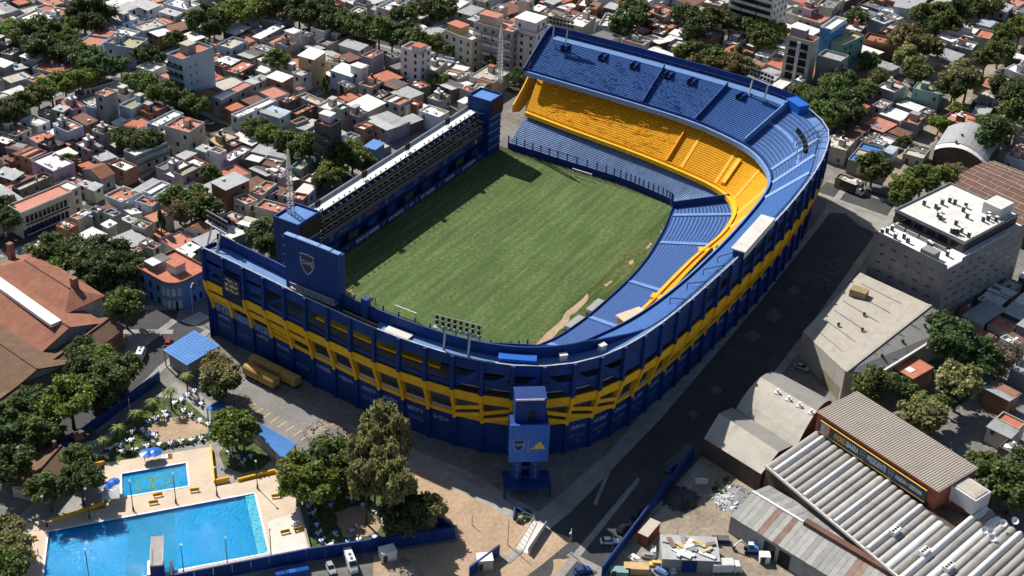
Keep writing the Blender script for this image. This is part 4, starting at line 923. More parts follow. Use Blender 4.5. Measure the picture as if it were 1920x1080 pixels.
HS='''A 105 190 405 60 650 125 7 W w|A -150 60 30 10 170 80 6 G g|A 560 0 700 -50 900 0 8 B g|A 920 150 1085 108 1285 165 7 B l|A 1115 215 1330 160 1520 230 7 B l
A 1325 280 1640 185 1740 230 7 W b|A 950 90 1140 35 1240 75 7 G w|A 1140 30 1260 -5 1460 50 7 G w|A 1450 100 1540 55 1660 105 6 G w|A 1490 35 1600 -20 1780 55 7 W w
A 735 390 900 240 1040 290 7 PT l|A 975 270 1040 230 1240 310 6 W w|A 980 400 1080 310 1300 380 9 O l|A 1245 610 1360 545 1480 600 5 W c|A 340 610 510 500 690 590 6 T g|A 220 720 420 640 500 665 5 T g
A 190 500 310 445 440 500 7 W t|A 20 490 110 435 185 465 6 B g|A -40 560 30 525 90 580 7 W g|A -60 380 20 315 120 370 8 O d|A 10 830 180 760 260 790 6 W w|A -80 890 20 830 80 860 6 B w
A 850 850 960 800 1060 830 12 P g|A 1030 840 1100 790 1190 830 9 P c|A 1075 960 1250 870 1360 910 8 O l|A 1240 1000 1400 930 1510 970 7 T b|A 500 910 620 870 770 960 7 T p|A 340 1010 440 965 500 990 6 B p
A 490 975 540 940 610 975 8 G g|A 780 960 830 930 890 950 8 O l|A 680 840 820 800 870 850 5 T g|A 905 560 990 490 1050 530 4 W w|B 430 170 560 95 730 135 6 WR g|B 220 160 300 140 420 190 6 G g
B 95 275 220 215 320 255 6 W d|B 350 330 570 225 640 240 6 W g|B -60 370 20 340 100 400 6 P c|B 80 410 200 330 260 390 7 B l|B 560 385 640 350 740 400 9 T g|B 660 270 730 235 775 270 11 W w
B 770 320 820 290 900 320 8 T g|B 870 260 1020 195 1140 230 8 T w|B 220 490 350 430 460 465 6 G d|B 370 440 440 415 550 450 5 W w|B 20 545 110 495 270 540 6 W w|B 90 640 260 545 385 585 6 T d
B 20 590 60 570 140 600 6 T d|B 390 620 440 590 530 640 5 W w|B 0 880 430 660 490 695 8 WPG g|B 470 690 570 645 720 690 9 W b|B 720 660 830 605 900 640 8 B w|B 755 500 870 440 1020 470 12 W o
B 610 630 700 590 800 620 7 B c|B 1020 560 1060 510 1180 545 7 B c|B 1130 400 1290 320 1470 375 7 GR c|B 920 400 1150 290 1255 320 5 D g|B 1335 510 1450 450 1530 480 8 T p|B 1090 620 1180 560 1310 640 9 W l
B 1240 580 1300 545 1385 580 11 W w|B 1540 500 1620 475 1700 510 7 D g|B 1310 770 1420 705 1530 745 7 P c|B 1500 750 1620 695 1760 745 7 R d|B 1750 760 1850 725 1960 775 7 T d|B 1110 760 1180 740 1290 790 6 B g
B 1530 910 1640 855 1780 910 7 WT c|B 1440 880 1530 820 1590 835 6 O d|B 920 970 1060 890 1185 930 7 W c|B 1100 980 1170 940 1220 970 10 D g|B 1215 980 1260 950 1335 985 8 T g|B 590 910 715 850 785 880 8 T d
B 435 1000 540 935 690 1000 9 G l|B 700 1020 880 930 930 960 8 T d|B 780 870 850 835 980 930 6 B c|B 150 1045 500 890 580 915 6 W w|B 1480 75 1700 -40 1800 0 9 W w|B 1235 110 1300 60 1370 90 7 B c
B 1740 90 1800 65 1840 85 7 W w|B 1720 170 1900 80 1990 120 6 B g|B 1610 180 1690 145 1740 180 5 P c|B 1400 60 1460 40 1500 70 6 G g|B 1250 30 1330 0 1430 25 7 D g|E 105 1010 210 960 410 1010 7 W w
C -10 215 120 140 260 215 6 P g|C 180 130 290 80 450 140 6 W w|C 470 180 620 125 760 185 8 P l|C 640 100 740 70 890 130 7 R b|C 820 230 940 170 1050 200 6 O g|C 1320 160 1560 40 1660 70 8 W l
C 1510 180 1640 85 1815 165 10 P c|C 1450 230 1520 205 1620 245 7 G g|C -60 300 20 250 130 310 6 W d|C 60 360 130 305 240 340 6 R g|C 110 420 270 350 430 410 7 RPW b|C 290 490 480 410 660 520 7 W p
C 320 350 470 285 600 300 6 BR d|C 665 345 800 300 945 350 6 WR p|C 750 560 870 510 1020 600 6 V g|C 970 530 1080 480 1240 545 6 W b|C 1410 545 1570 460 1800 570 6 DWO p|C 1580 440 1720 380 1800 410 6 G w
C 1650 500 1740 460 1885 525 6 W b|C -40 600 50 545 200 610 6 G b|C 140 650 200 605 310 650 5 R c|C 100 740 400 610 480 640 7 B d|C 705 690 780 650 920 710 6 GG c|C 950 810 1120 720 1255 790 7 T w
C 1210 860 1290 810 1450 860 7 P l|C 1210 740 1380 645 1600 740 6 GWG w|C 1460 860 1620 735 1760 760 5 G g|C 630 1000 760 930 830 960 8 T c|C 810 940 870 905 930 930 8 D g|C 930 960 1000 925 1090 970 8 D g
C 500 1080 590 1030 700 1070 7 P b|C 900 1060 980 1030 1060 1050 8 W c|C 1090 1000 1150 970 1240 1010 5 G g|C 1190 1080 1260 1030 1370 1070 7 P c|D 240 1080 330 1000 480 1080 6 V w|D 430 310 590 235 720 280 6 YB o
D 590 340 660 300 730 345 6 T d|D 720 290 760 270 875 325 6 W p|D 530 475 740 360 830 390 6 W p|D 470 400 510 370 570 420 9 W w|D 350 370 400 335 440 380 8 G g|D 745 475 900 345 1040 400 6 WG d
D 850 545 920 500 1000 590 6 G d|D 920 500 1020 400 1150 460 6 RBG c|D 1010 610 1070 585 1155 630 7 B p|D 1005 555 1060 515 1120 560 6 W w|D 1180 560 1290 460 1380 490 5 O t|D 1280 670 1420 560 1500 605 5 WW b
D 1220 770 1300 700 1400 730 5 W w|D 440 680 660 600 820 660 10 G b|D 800 790 950 690 1070 700 8 T c|D 650 830 760 790 890 850 8 T c|D 880 900 950 830 1165 925 8 T c|D 860 940 910 900 1000 940 5 W c
D 1040 760 1090 710 1200 790 7 RB c|D 1195 830 1230 775 1320 810 7 T b|D 935 770 980 745 1040 775 7 W p|D 390 1000 500 935 590 960 5 WD g|D 560 990 640 950 760 990 6 B g|D 700 1040 780 970 950 1030 6 W c
D 1180 150 1290 100 1330 130 8 T c|D 1250 190 1380 100 1420 120 8 G c|D 1660 270 1720 240 1800 280 8 T l|D 1850 350 1930 300 2010 340 8 L t|D 1760 190 1850 130 1920 170 8 WT b|D 1640 60 1730 10 1870 60 8 T g
E 130 620 290 470 420 520 7 B g|E 350 670 460 580 570 610 6 WRW c|E 430 700 570 640 600 660 6 B g|E 280 745 390 695 520 760 7 G d|E 480 800 530 780 640 810 7 T g|E 590 690 740 590 930 660 7 B c
E 660 720 710 690 770 740 7 R b|E 590 840 650 760 720 780 6 W w|E 170 290 300 200 400 240 7 G g|E 310 180 420 130 500 165 7 G g|E 480 100 600 30 700 75 7 G g|E 400 60 500 5 570 25 6 W w
E 780 90 850 40 910 65 12 T c|E 1220 130 1290 105 1380 140 9 B o|E 1380 150 1460 110 1560 140 9 B c|E 1420 230 1570 140 1740 150 9 W c|E 1520 60 1590 0 1780 20 7 WR b|E 1740 240 1800 130 1900 150 5 W w
E 1800 60 1850 20 1930 50 5 G g|E 1030 10 1080 -20 1150 10 10 B c|E 1140 80 1200 45 1260 70 7 W w|E 600 0 660 -25 770 10 6 B c|E 1380 60 1430 30 1500 60 6 W p|E 1250 10 1330 -20 1410 10 6 G g
E 225 880 300 820 380 870 5 B g|E 470 910 540 880 600 900 7 W w|E 20 930 70 900 150 940 6 T b|E -60 950 -10 915 50 940 6 W w|E 560 170 640 130 700 150 8 G g
H 30 370 120 315 310 370 6 B c|H 420 430 520 375 750 405 6 B d|H 280 230 330 205 440 240 4 W b|H 290 310 360 265 460 275 4 W b|H 460 300 510 265 590 290 4 W g|H 500 345 560 295 610 310 4 W g
H 590 290 660 250 750 290 4 R b|H 725 350 790 260 950 300 5 B b|H 930 390 1030 325 1150 360 4 W g|H 1230 490 1310 415 1420 440 6 W c|H 1170 570 1200 530 1320 570 6 R b|H 1220 730 1310 660 1560 740 5 GW g
H 1470 110 1560 60 1900 170 8 DT c|H 1640 60 1700 10 1780 60 10 T p|H 1790 60 1900 -60 2030 -20 8 D c|H 750 20 800 -20 960 20 6 W b|H 1530 800 1600 740 1700 780 4 D g|H 1690 800 1740 770 1830 810 4 W c
F 310 260 350 185 480 240 8 W b|F 480 360 520 300 770 370 8 T b|F 610 290 660 260 800 300 8 Y b|F 600 100 640 75 860 115 8 W l|F 570 170 640 120 700 190 8 B l|F 690 150 740 130 830 170 9 W w
F 710 240 760 215 830 245 7 W g|F 740 60 800 -30 1050 0 10 G w|F 1200 260 1240 190 1640 310 9 TWT c|F 1160 320 1200 300 1300 360 7 W g|F 1250 430 1330 370 1520 390 7 W g|F 1500 210 1560 155 1670 190 9 G l
F 1460 100 1520 30 1650 60 8 BP g|F 1640 70 1690 10 1800 60 9 G g|F 1780 620 1840 570 1980 650 8 W w|F 600 790 700 720 850 780 8 WB g|F 920 800 960 740 1200 800 9 O t|F 540 960 640 905 750 930 6 B g
F 980 1010 1030 975 1110 1010 4 B g|G 840 140 900 50 1020 100 6 T g|F 1430 1060 1500 950 1620 990 5 G d|F 1810 120 1850 105 1880 130 7 T d|G 100 350 190 260 405 310 7 B c|G 340 480 460 320 660 380 6 LBL g
G 550 330 600 300 700 330 5 W w|G 660 400 720 335 780 360 5 G l|G 450 310 500 285 560 310 5 T c|G 510 280 550 240 630 260 5 B c|G 620 290 680 240 770 290 4 WD g|G 300 260 420 140 520 190 6 RR c
G 830 430 900 340 1080 390 4 BD c|G 230 640 260 600 480 680 4 D o|Z 1839.8 729.6 1867 716 1920 732 7 G b|Z 1874 635.6 1899 624 1925 640 6 WR w|Z 1875.5 860 1913 838 1935 853 6 RR g
Z 1807.7 619.6 1819 607 1858 631 6 R b|Z 1801 592 1850 567 1890 580 5 G g|Z 1868 652 1890 640 1925 660 5 R d|Z 1850 800 1880 775 1925 795 6 GT c|Z 1870 840 1890 825 1925 840 5 D d
J 1460 250 1510 200 1580 250 6 G l|J 1530 190 1600 130 1740 190 7 W c|J 1640 110 1700 75 1790 120 6 W c|J 1580 340 1620 260 1670 290 7 W w|J 1650 310 1740 240 1800 370 5 T c|J 1240 80 1320 40 1460 90 7 WP c
J 1150 180 1230 110 1260 140 5 P c|J 1165 210 1240 165 1390 240 6 G g|J 650 25 830 -60 960 0 6 W c'''
for e in HS.replace('\n','|').split('|'):
    f=e.split()
    if not f: continue
    ox,oy,s=TILE[f[0]]; c=[float(q)/s for q in f[1:7]]; h=float(f[7])
    h=h*.84 if h<9.5 else h
    ce,ang,lu,lv=rect_of((ox+c[0],oy+c[1]),(ox+c[2],oy+c[3]),(ox+c[4],oy+c[5]),h)
    if lu<3 or lv<3: lu=max(lu,3.5); lv=max(lv,3.5)
    if ce.x>-92 and abs(ce.y)<34 and ce.x<96: continue
    house(ce,ang,lu,lv,h,f[8],f[9],roofs=f[8])
# ------------------------------------------------------------------ named buildings
def special(Lp,Tp,Rp,h,rc,wc,label,name,cat,par=.9,face='xy',dens=1.0,winsc=1.0,style='flat'):
    ce,ang,lu,lv=rect_of(Lp,Tp,Rp,h); t=thing(name,label,cat,(ce.x,ce.y,0),ang); FOOT.append((ce.x,ce.y,ang,lu/2,lv/2))
    wm=MB(); volume(wm,t,-lu/2,lu/2,-lv/2,lv/2,h,rc,par,style); wm.build('wall',WALL[wc] if wc in WALL else MATS[wc],t)
    if face: windows(t,-lu/2,lu/2,-lv/2,lv/2,h,face=face,dens=dens,sc=winsc)
    return t,lu,lv
def balconies(t,lu,lv,h,side,n,depth=1.2,matn='white',frac=(0,1)):
    nst=int(h/3.1)
    for s in range(1,nst):
        z=s*h/nst
        for j in range(n):
            ln=(lv if side=='x' else lu); a=-ln/2+ln*(frac[0]+(frac[1]-frac[0])*j/n)+.3; b=-ln/2+ln*(frac[0]+(frac[1]-frac[0])*(j+1)/n)-.3
            q=(-lu/2-depth,-lu/2,a,b) if side=='x' else (a,b,-lv/2-depth,-lv/2)
            bo=MB().box(*q,z-.1,z+.1).build('balcony',matn,t)
            r=(q[0],q[0]+.08,a,b) if side=='x' else (a,b,q[2],q[2]+.08)
            MB().box(*r,z+.1,z+1.0).build('balcony_front',matn,bo)
def room(t,x0,x1,y0,y1,z0,z1,wc,rc):
    r=MB().box(x0,x1,y0,y1,z0,z1).build('stair_room',WALL[wc],t); MB().box(x0-.2,x1+.2,y0-.2,y1+.2,z1,z1+.2).build('room_roof',ROOF[rc],r); return r
t,lu,lv=special((309.4,105.5),(369.4,83),(403.3,91),19,'T','l','tall white apartment tower with blank pale side wall and red roof','apartment_tower','apartment tower',face=None)
room(t,-2.5,1.5,-1.5,2.5,18.8,22.5,'g','B'); balconies(t,lu,lv,19,'x',2,1.2,'dark_metal')
for s in range(5):
    for x in (-4.2,-1.2): link('window',WIN,t,(x,-lv/2-.01,3+s*3.2),0,(.6,1,.45))
    for j in range(3): link('window',WIN,t,(-lu/2-.01,-lv/3+j*lv/3,2.5+s*3.4),-math.pi/2,(1.6,1,1.3))
t,lu,lv=special((754,90.6),(773,80),(806,92.7),14,'T','w','white stepped tower block with red roof terrace','apartment_tower','apartment tower'); room(t,-lu/2,-lu/2+4,-lv/2,-lv/2+4,13.8,16.5,'w','T')
t,lu,lv=special((595.8,231),(612.5,217.7),(633.3,231),18,'T','d','dark narrow apartment tower with balconies behind the boxes stand','apartment_tower','apartment tower',dens=.3)
balconies(t,lu,lv,18,'x',1,1.3,'dark_metal'); room(t,0,lu/2,-1,lv/2,17.8,20.6,'w','W')
t,lu,lv=special((843,58),(868,44.8),(903.7,68.7),13,'W','c','cream four-storey block with red and white roof beside the far mast','apartment_block','apartment block'); room(t,-3,2,0,lv/2-.4,12.8,16,'o','T')
t,lu,lv=special((903.7,41.6),(918,27),(968,54),18,'P','g','dark-fronted apartment block with stacked balconies behind the far mast','apartment_block','apartment block',dens=.9)
balconies(t,lu,lv,18,'x',4,1.1,'pale'); room(t,-2,3,0,lv/2-1,17.8,21.5,'c','P')
t,lu,lv=special((962,52),(981,37.5),(1020,56),18,'W','w','white apartment block with stepped upper floors left of the far stand','apartment_block','apartment block')
MB().box(-lu/2+1,lu/2,-lv/2+1,lv/2-2,17.8,22.5).build('set_back_storey',WALL['w'],t); MB().box(-lu/2+.8,lu/2+.2,-lv/2+.8,lv/2-1.8,22.5,22.8).build('roof',ROOF['W'],t)
windows(t,-lu/2+1,lu/2,-lv/2+1,lv/2-2,22.4,ground=False,z0=18.5); MB().box(-lu/2-.3,-lu/2,-lv/2,lv/2,17.2,17.6).build('cornice','roof_pink',t)
t,lu,lv=special((1475,70),(1488,61),(1536,74),20,'T','c','red-roofed apartment block with two recessed balcony columns right of the far stand','apartment_block','apartment block',face=None)
room(t,-1,lu/2-.5,-1,5,19.8,23.5,'p','W')
for s in range(6):
    for y0_,y1_ in ((-lv*.36,-lv*.08),(lv*.04,lv*.36)):
        MB().box(-lu/2-.05,-lu/2+.02,y0_,y1_,.6+s*3.2,3.2+s*3.2).build('recess','black',t)
        bl=MB().box(-lu/2-.8,-lu/2-.05,y0_,y1_,.4+s*3.2,.6+s*3.2).build('balcony','white',t); MB().box(-lu/2-.8,-lu/2-.72,y0_,y1_,.6+s*3.2,1.4+s*3.2).build('balcony_front','glass',bl)
MB().box(-lu/2-.9,-lu/2+.1,-lv*.08,lv*.04,0,19.6).build('pier','wall_white',t)
t,lu,lv=special((1538.5,53.3),(1567,33),(1586.5,39),20,'W','w','tall building with blue painted mural wall and open white roof','apartment_block','apartment block',face=None)
mat('mural_blue',(.05,.20,.45),.8,.5,.35,stain=.5); MB().box(-lu/2-.06,-lu/2-.01,-lv/2,lv/2,6,20.5).build('mural','mural_blue',t); MB().box(-lu/2,lu/2,-lv/2-.06,-lv/2-.01,8,19).build('mural','mural_blue',t)
t,lu,lv=special((1558,80),(1597,62),(1620,70),15,'Y','t','teal block with tan roof deck below the mural building','apartment_block','apartment block',dens=.5)
t,lu,lv=special((1529.5,108),(1547.6,97.5),(1594,106.5),13,'G','g','plain grey-walled block in front of the mural building','apartment_block','apartment block',face='y',dens=.3,style='flat')
t,lu,lv=special((1372,-30),(1400,-45),(1480,-22),22,'W','w','long blue-grey apartment block with balcony bands at the top edge','apartment_block','apartment block',face='y'); balconies(t,lu,lv,22,'x',3,1.3,'pale'); 
for s in range(7): MB().box(-lu/2-.05,-lu/2,-lv/2+1,lv/2-1,.9+s*3.1,2.6+s*3.1).build('window_band','glass',t)
# roof-garden building
t,lu,lv=special((227,287.5),(289.6,263.5),(318.7,269.8),6,'W','g','ivy-covered building with a white roof below the rooftop trees','house','house',face='y',dens=.6)
for z in (3.2,5.6): MB().box(-lu/2,lu/2,-lv/2-1.3,-lv/2,z-.1,z+.1).build('awning','wall_teal',t)
# pink corner building with tall windows
t,lu,lv=special((12.5,387.5),(108,349),(135,360.5),9,'P','c','long cream corner building with pink roof and tall dark windows','corner_building','house',face=None,par=.5)
for j in range(10):
    x=-lu/2+2+j*(lu-3)/10
    for z in (2.2,6.2): o=link('window',WIN,t,(x,-lv/2-.01,z),0,(1.05,1,1.55)); link('window_sill',WTR,o)
    MB().box(x-1,x+1,-lv/2-.7,-lv/2,4.5,4.65).build('balcony','dark_metal',t)
MB().box(-lu/2-.06,lu*.2,-lv/2-.06,-lv/2-.02,0,3).build('blue_dado','wall_blue' if 'wall_blue' in MATS else 'blue_wall',t); MB().box(-lu/2-.2,lu/2+.2,-lv/2-.3,-lv/2,9.1,9.4).build('cornice','wall_cream',t)
t,lu,lv=special((108.3,349),(125,340.6),(150,351),9,'W','c','cream house with white roof joined to the pink-roofed corner building','house','house',par=.5)
# blue corner house
ce=px(325,510,8); t=thing('corner_house','blue corner house with rounded front, red terrace and cream panels','house',(ce.x,ce.y,0),math.radians(-8)); FOOT.append((ce.x,ce.y,-.14,9,8))
mat('wall_blue2',(.10,.22,.42),.85,.2,.4,stain=.4)
pl=[(-6.5,8),(-6.5,-3)]+[(-6.5+4.5-4.5*math.cos(a*.1745),-3-4.5*math.sin(a*.1745)) for a in range(1,9)]+[(-2,-7.5),(7,-7.5),(7,8)]
MB().prism(pl,0,8.6,True).build('wall','wall_blue2',t); MB().prism([(x*.95,y*.95) for x,y in pl],8.6,8.72).build('roof',ROOF['T'],t)
wl=MB(); 
for a,b in zip(pl,pl[1:]+pl[:1]): wl.bar((a[0],a[1],9.0),(b[0],b[1],9.0),.3,.8)
wl.build('parapet','wall_brick',t)
room(t,-1.5,2.2,-3,1,8.6,11.4,'w','T'); MB().box(-4.5,2,3.0,7.2,8.72,10.6).build('upper_room','roof_dark',t); MB().box(-4.6,-1.5,3,7,10.6,10.8).build('room_roof',ROOF['W'],t)
for j in range(8):
    a=pl[1+j]; b=pl[2+j]; c=((a[0]+b[0])/2,(a[1]+b[1])/2); ang=math.atan2(b[1]-a[1],b[0]-a[0])
    if j%2==0:
        o=link('panel',MB().box(-.55,.55,-.08,.0,-1.3,1.3).mesh('panel','wall_cream'),t,(c[0],c[1],6),ang); link('panel',o.data,t,(c[0],c[1],2),ang)
for j in range(3):
    for z in (2,6): link('window',WIN,t,(-6.52,-1+j*3.4,z),-math.pi/2,(.9,1,1.4)); link('window',WIN,t,(1+j*2.2,-7.52,z),0,(.8,1,1.3))
MB().box(-5.0,-3.2,-6.9,-6.2,0,3).build('door','black',t)
# ------------------------------------------------------------------ terracotta market hall
mk=thing('market_hall','brick market hall with long terracotta tiled roofs at the left edge','market hall')
def gable_world(a,b,wd,ze,zr,parent,rm,wm_,over=.6,hip=False):
    """gable building along a->b (world points on the ridge line), half width wd"""
    d=Vector((b[0]-a[0],b[1]-a[1])).normalized(); n=Vector((-d.y,d.x)); a=Vector(a[:2]); b=Vector(b[:2])
    ra,rb_=(a+d*(wd if hip else 0),b-d*(wd if hip else 0)) if hip else (a-d*over,b+d*over)
    e=[a-d*over+n*(wd+over),a-d*over-n*(wd+over),b+d*over-n*(wd+over),b+d*over+n*(wd+over)]
    vs=[(q.x,q.y,ze) for q in e]+[(ra.x,ra.y,zr),(rb_.x,rb_.y,zr)]
    vs2=[(x,y,z-.3) for x,y,z in vs]
    fs=[(1,2,5,4),(3,0,4,5),(0,1,4),(2,3,5)] if hip else [(1,2,5,4),(3,0,4,5)]
    o=MB().add(vs,fs).add(vs2,[tuple(reversed(f)) for f in fs])
    m=len(vs); 
    o.f += [(0,1,m+1,m),(1,2,m+2,m+1),(2,3,m+3,m+2),(3,0,m,m+3)]; o.mi += [0]*4
    ro=o.build('roof',rm,parent)
    c=[a+n*wd,a-n*wd,b-n*wd,b+n*wd]
    w_=MB().prism([(q.x,q.y) for q in c],0,ze-.28)
    if not hip:
        for p,s in ((a,1),(b,-1)):
            q0,q1=p+n*wd,p-n*wd; w_.add([(q0.x,q0.y,ze-.28),(q1.x,q1.y,ze-.28),(p.x,p.y,zr-.35)],[(0,1,2),(2,1,0)])
    w_.build('wall',wm_,parent); MB().bar((ra.x,ra.y,zr+.08),(rb_.x,rb_.y,zr+.08),.5,.25).build('ridge','roof_rust',ro); return ro,d,n
mat('tile_roof',(.28,.118,.074),.9,.22,.35,fine=.22,stain=.55)
mat('tile_roof2',(.165,.098,.062),.9,.25,.35,fine=.25,stain=.5)
a=px(24,473,11); b=px(155,556,11); gable_world(a,b,6.0,8.5,11.0,mk,'tile_roof','wall_white',hip=True)
a2=px(-60,500,10.5); b2=px(128,612,10.5)
ro,d,n=gable_world(a2,b2,10.5,6.5,10.5,mk,'tile_roof','wall_white')
ra=px(-30,508,11.2); rb2=px(105,604,11.2)
dd=(rb2-ra).normalized(); q=Vector((-dd.y,dd.x,0))
MB().bar(ra+Vector((0,0,-.6)),rb2+Vector((0,0,-.6)),3.2,1.0).build('roof_light','roof_white',ro)
a3=px(-80,590,9.5); b3=px(68,690,9.5); gable_world(a3,b3,10,6,9.5,mk,'tile_roof2','wall_white')
a4=px(-60,790,7.5); b4=px(205,594,7.5); gable_world(a4,b4,4.2,5.2,7.2,mk,'tile_roof2','wall_brick')
for x,y in ((20,470),(140,535)): p=px(x,y,11); MB().box(p.x-.8,p.x+.8,p.y-.8,p.y+.8,8,13.5).build('chimney','wall_brick',mk)
for j in range(9):
    p=px(45+j*11.5,505+j*8.0,7.0); o=link('window',WIN,mk,(p.x,p.y,6.4),math.radians(-104)+math.pi/2-math.pi/2,(1,1,1.2))
for c in ((75,540),(0,520),(40,640),(120,670),(150,640)):
    p=px(*c,6); FOOT.append((p.x,p.y,-1.8,16,14))
# ------------------------------------------------------------------ right-hand sheds
def shed_quad(name,label,cat,pts,hs,rm,wm_,th=.3):
    """building whose roof corners are given as photo points with heights; walls drop to the ground"""
    P=[px(x,y,h) for (x,y),h in zip(pts,hs)]; c=sum(P,Vector())/len(P); t=thing(name,label,cat,(c.x,c.y,0)); L_=[p-Vector((c.x,c.y,0)) for p in P]
    n=len(L_); vs=[tuple(p) for p in L_]+[(p.x,p.y,p.z-th) for p in L_]
    MB().add(vs,[tuple(reversed(range(n))),tuple(range(n,2*n))]+[(i,(i+1)%n,n+(i+1)%n,n+i) for i in range(n)]).build('roof',rm,t)
    cc=sum(L_,Vector())/n; W_=[cc+(p-cc)*.985 for p in L_]
    MB().add([(p.x,p.y,p.z-th-.01) for p in W_]+[(p.x,p.y,0) for p in W_],[(i,(i+1)%n,n+(i+1)%n,n+i) for i in range(n)]).build('wall',wm_,t)
    FOOT.append((c.x,c.y,0,12,12)); return t,L_
# windowless grey block
H=21
ce,ang,lu,lv=rect_of((1625,440),(1697,345),(1917,430),H)
A_=px(1777,498,H); B_=px(1625,440,H); C_=px(1925,418,H)
u=(B_-A_); v=(C_-A_); la,lb=u.length,v.length; ang=math.atan2(v.y,v.x)
gb=thing('grey_block','grey windowless-looking block with slit windows and a white roof full of vents','office block',(A_.x,A_.y,0),ang); FOOT.append((A_.x+v.x/2+u.x/2,A_.y+v.y/2+u.y/2,ang,lb/2,la/2))
mat('grey_cladding',(.235,.235,.245),.8,.2,.15,rnd=.10,fine=.05,stain=.3)
# local x along v (to the right), local y along u (to the left/back)
MB().box(0.05,lb,.05,la,0,H-1.6).build('core','concrete_dark',gb)
pn=0
rows=7; 
for side in (0,1):
    Ls=la if side==0 else lb; cols=int(Ls/3.6); 
    for r in range(rows):
        ch=(H-.0)/rows
        offx=(r%2)*.5
        for j in range(-1,cols+1):
            a0=max(0,(j+offx)*Ls/cols); a1=min(Ls,(j+1+offx)*Ls/cols)
            if a1-a0<.3: continue
            q=(-.16,.05,a0+.02,a1-.02) if side==0 else (a0+.02,a1-.02,-.16,.05)
            top=H if r==rows-1 else (r+1)*ch-.03
            if side==1 and a0<5 and r==rows-1: top=H-1.2
            MB().box(*q,r*ch,top).build('cladding_panel','grey_cladding',gb)
slit=MB().box(-.8,.8,-.06,.03,-.17,.17).mesh('slit_window','glass')
for r in range(6):
    for j in range(5):
        y=la*(.16+.17*j)+(.6 if r%2 else 0); link('slit_window',slit,gb,(-.18,y,3+r*2.9),-math.pi/2)
    for j in range(9):
        x=lb*(.08+.105*j)+(.7 if r%2 else 0); link('slit_window',slit,gb,(x,-.18,3+r*2.9))
MB().box(.3,lb-.2,.3,la-.2,H-1.6,H-1.3).build('roof','roof_white',gb)
MB().box(.1,3.5,5,9.5,H-1.3,H+1.2).build('stair_room','grey_cladding',gb)
MB().box(8.2,11.6,6,la-.6,H-2.4,H-1.28).build('light_well','black',gb)
MB().box(11.8,lb-1.0,2.8,la+1.5,H-1.3,H+1.7).build('upper_storey','wall_dark',gb); MB().box(11.6,lb-.8,2.6,la+1.7,H+1.7,H+1.95).build('upper_roof','roof_white',gb)
MB().box(11.7,lb-.9,la-.2,la+1.6,0,H).build('rear_wing','wall_dark',gb)
for j in range(5): MB().box(11.7,11.8,4.2+j*4.2,7.0+j*4.2,H-.6,H+1.0).build('window','glass',gb)
for j in range(4): MB().box(8.0,8.5,6.2+j*4.8,10.4+j*4.8,H-1.28,H-.1).build('balcony_front','concrete',gb)
for q in ((11.6,11.9,2.6,la+1.7),(lb-1.1,lb-.8,2.6,la+1.7),(11.9,lb-1.1,2.6,2.9),(11.9,lb-1.1,la+1.4,la+1.7)): MB().box(*q,H+1.95,H+2.5).build('parapet','grey_cladding',gb)
MB().box(lb-9,lb-2,4.5,10.5,H+1.95,H+5.6).build('plant_room','roof_white',gb)
vent=MB().box(-.4,.4,-.4,.4,0,1.7).mesh('vent','dark_metal'); vc=MB().box(-.48,.48,-.48,.48,1.7,1.82).mesh('vent_cap','white_clean')
rv=random.Random(5)
for j in range(34):
    up_=rv.random()<.72; x=rv.uniform(13.5,lb-10) if up_ else rv.uniform(1.5,7.5); y=rv.uniform(4,la-.5); z=H+1.95 if up_ else H-1.3
    o=link('vent',vent,gb,(x,y,z)); link('vent_cap',vc,o)
# beige hall with two roof slopes in front of the grey block
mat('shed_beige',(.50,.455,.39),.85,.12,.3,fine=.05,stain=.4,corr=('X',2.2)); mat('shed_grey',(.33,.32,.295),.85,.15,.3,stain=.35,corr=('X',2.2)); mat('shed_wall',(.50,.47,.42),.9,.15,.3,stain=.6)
hall=thing('beige_hall','beige warehouse with a two-slope roof in front of the grey windowless block','warehouse')
P=[px(1505,622,8),px(1613,511,8),px(1745,572,10.0),px(1585,697,10.0),px(1648,700,7.5),px(1790,612,7.5)]
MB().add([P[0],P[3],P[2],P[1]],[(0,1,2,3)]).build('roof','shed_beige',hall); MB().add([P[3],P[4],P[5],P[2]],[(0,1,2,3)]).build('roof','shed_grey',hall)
seq=[P[0],P[3],P[4],P[5],P[2],P[1]]
MB().add([(p.x,p.y,p.z-.15) for p in seq]+[(p.x,p.y,0) for p in seq],[(i,(i+1)%6,6+(i+1)%6,6+i) for i in range(6)]).build('wall','shed_wall',hall)
def seam(parent,a,b,wd,matn,lift=.08): MB().bar(a+Vector((0,0,lift)),b+Vector((0,0,lift)),wd,.12).build('roof_seam',matn,parent)
for t_ in (.12,.27,.42,.57,.72,.87):
    seam(hall,P[0].lerp(P[1],t_).lerp(P[3].lerp(P[2],t_),.12),P[0].lerp(P[1],t_).lerp(P[3].lerp(P[2],t_),.72),.22,'shed_grey')
    if t_>.2: seam(hall,P[3].lerp(P[2],t_).lerp(P[4].lerp(P[5],t_),.12),P[3].lerp(P[2],t_).lerp(P[4].lerp(P[5],t_),.9),.5,'concrete_dark')
seam(hall,P[3],P[2],.9,'shed_beige',.1); seam(hall,P[4],P[5],.7,'pale',.1)
tv=MB().cyl(0,0,0,.6,.3,.3,8).cyl(0,0,.6,1.0,.55,.35,8).mesh('roof_ventilator','dark_metal')
for q,t_ in ((.3,.35),(.55,.5),(.4,.66),(.7,.2)): link('roof_ventilator',tv,hall,P[0].lerp(P[1],q).lerp(P[3].lerp(P[2],q),t_))
for q in (.25,.5,.78): link('roof_ventilator',tv,hall,P[3].lerp(P[2],q).lerp(P[4].lerp(P[5],q),.45))
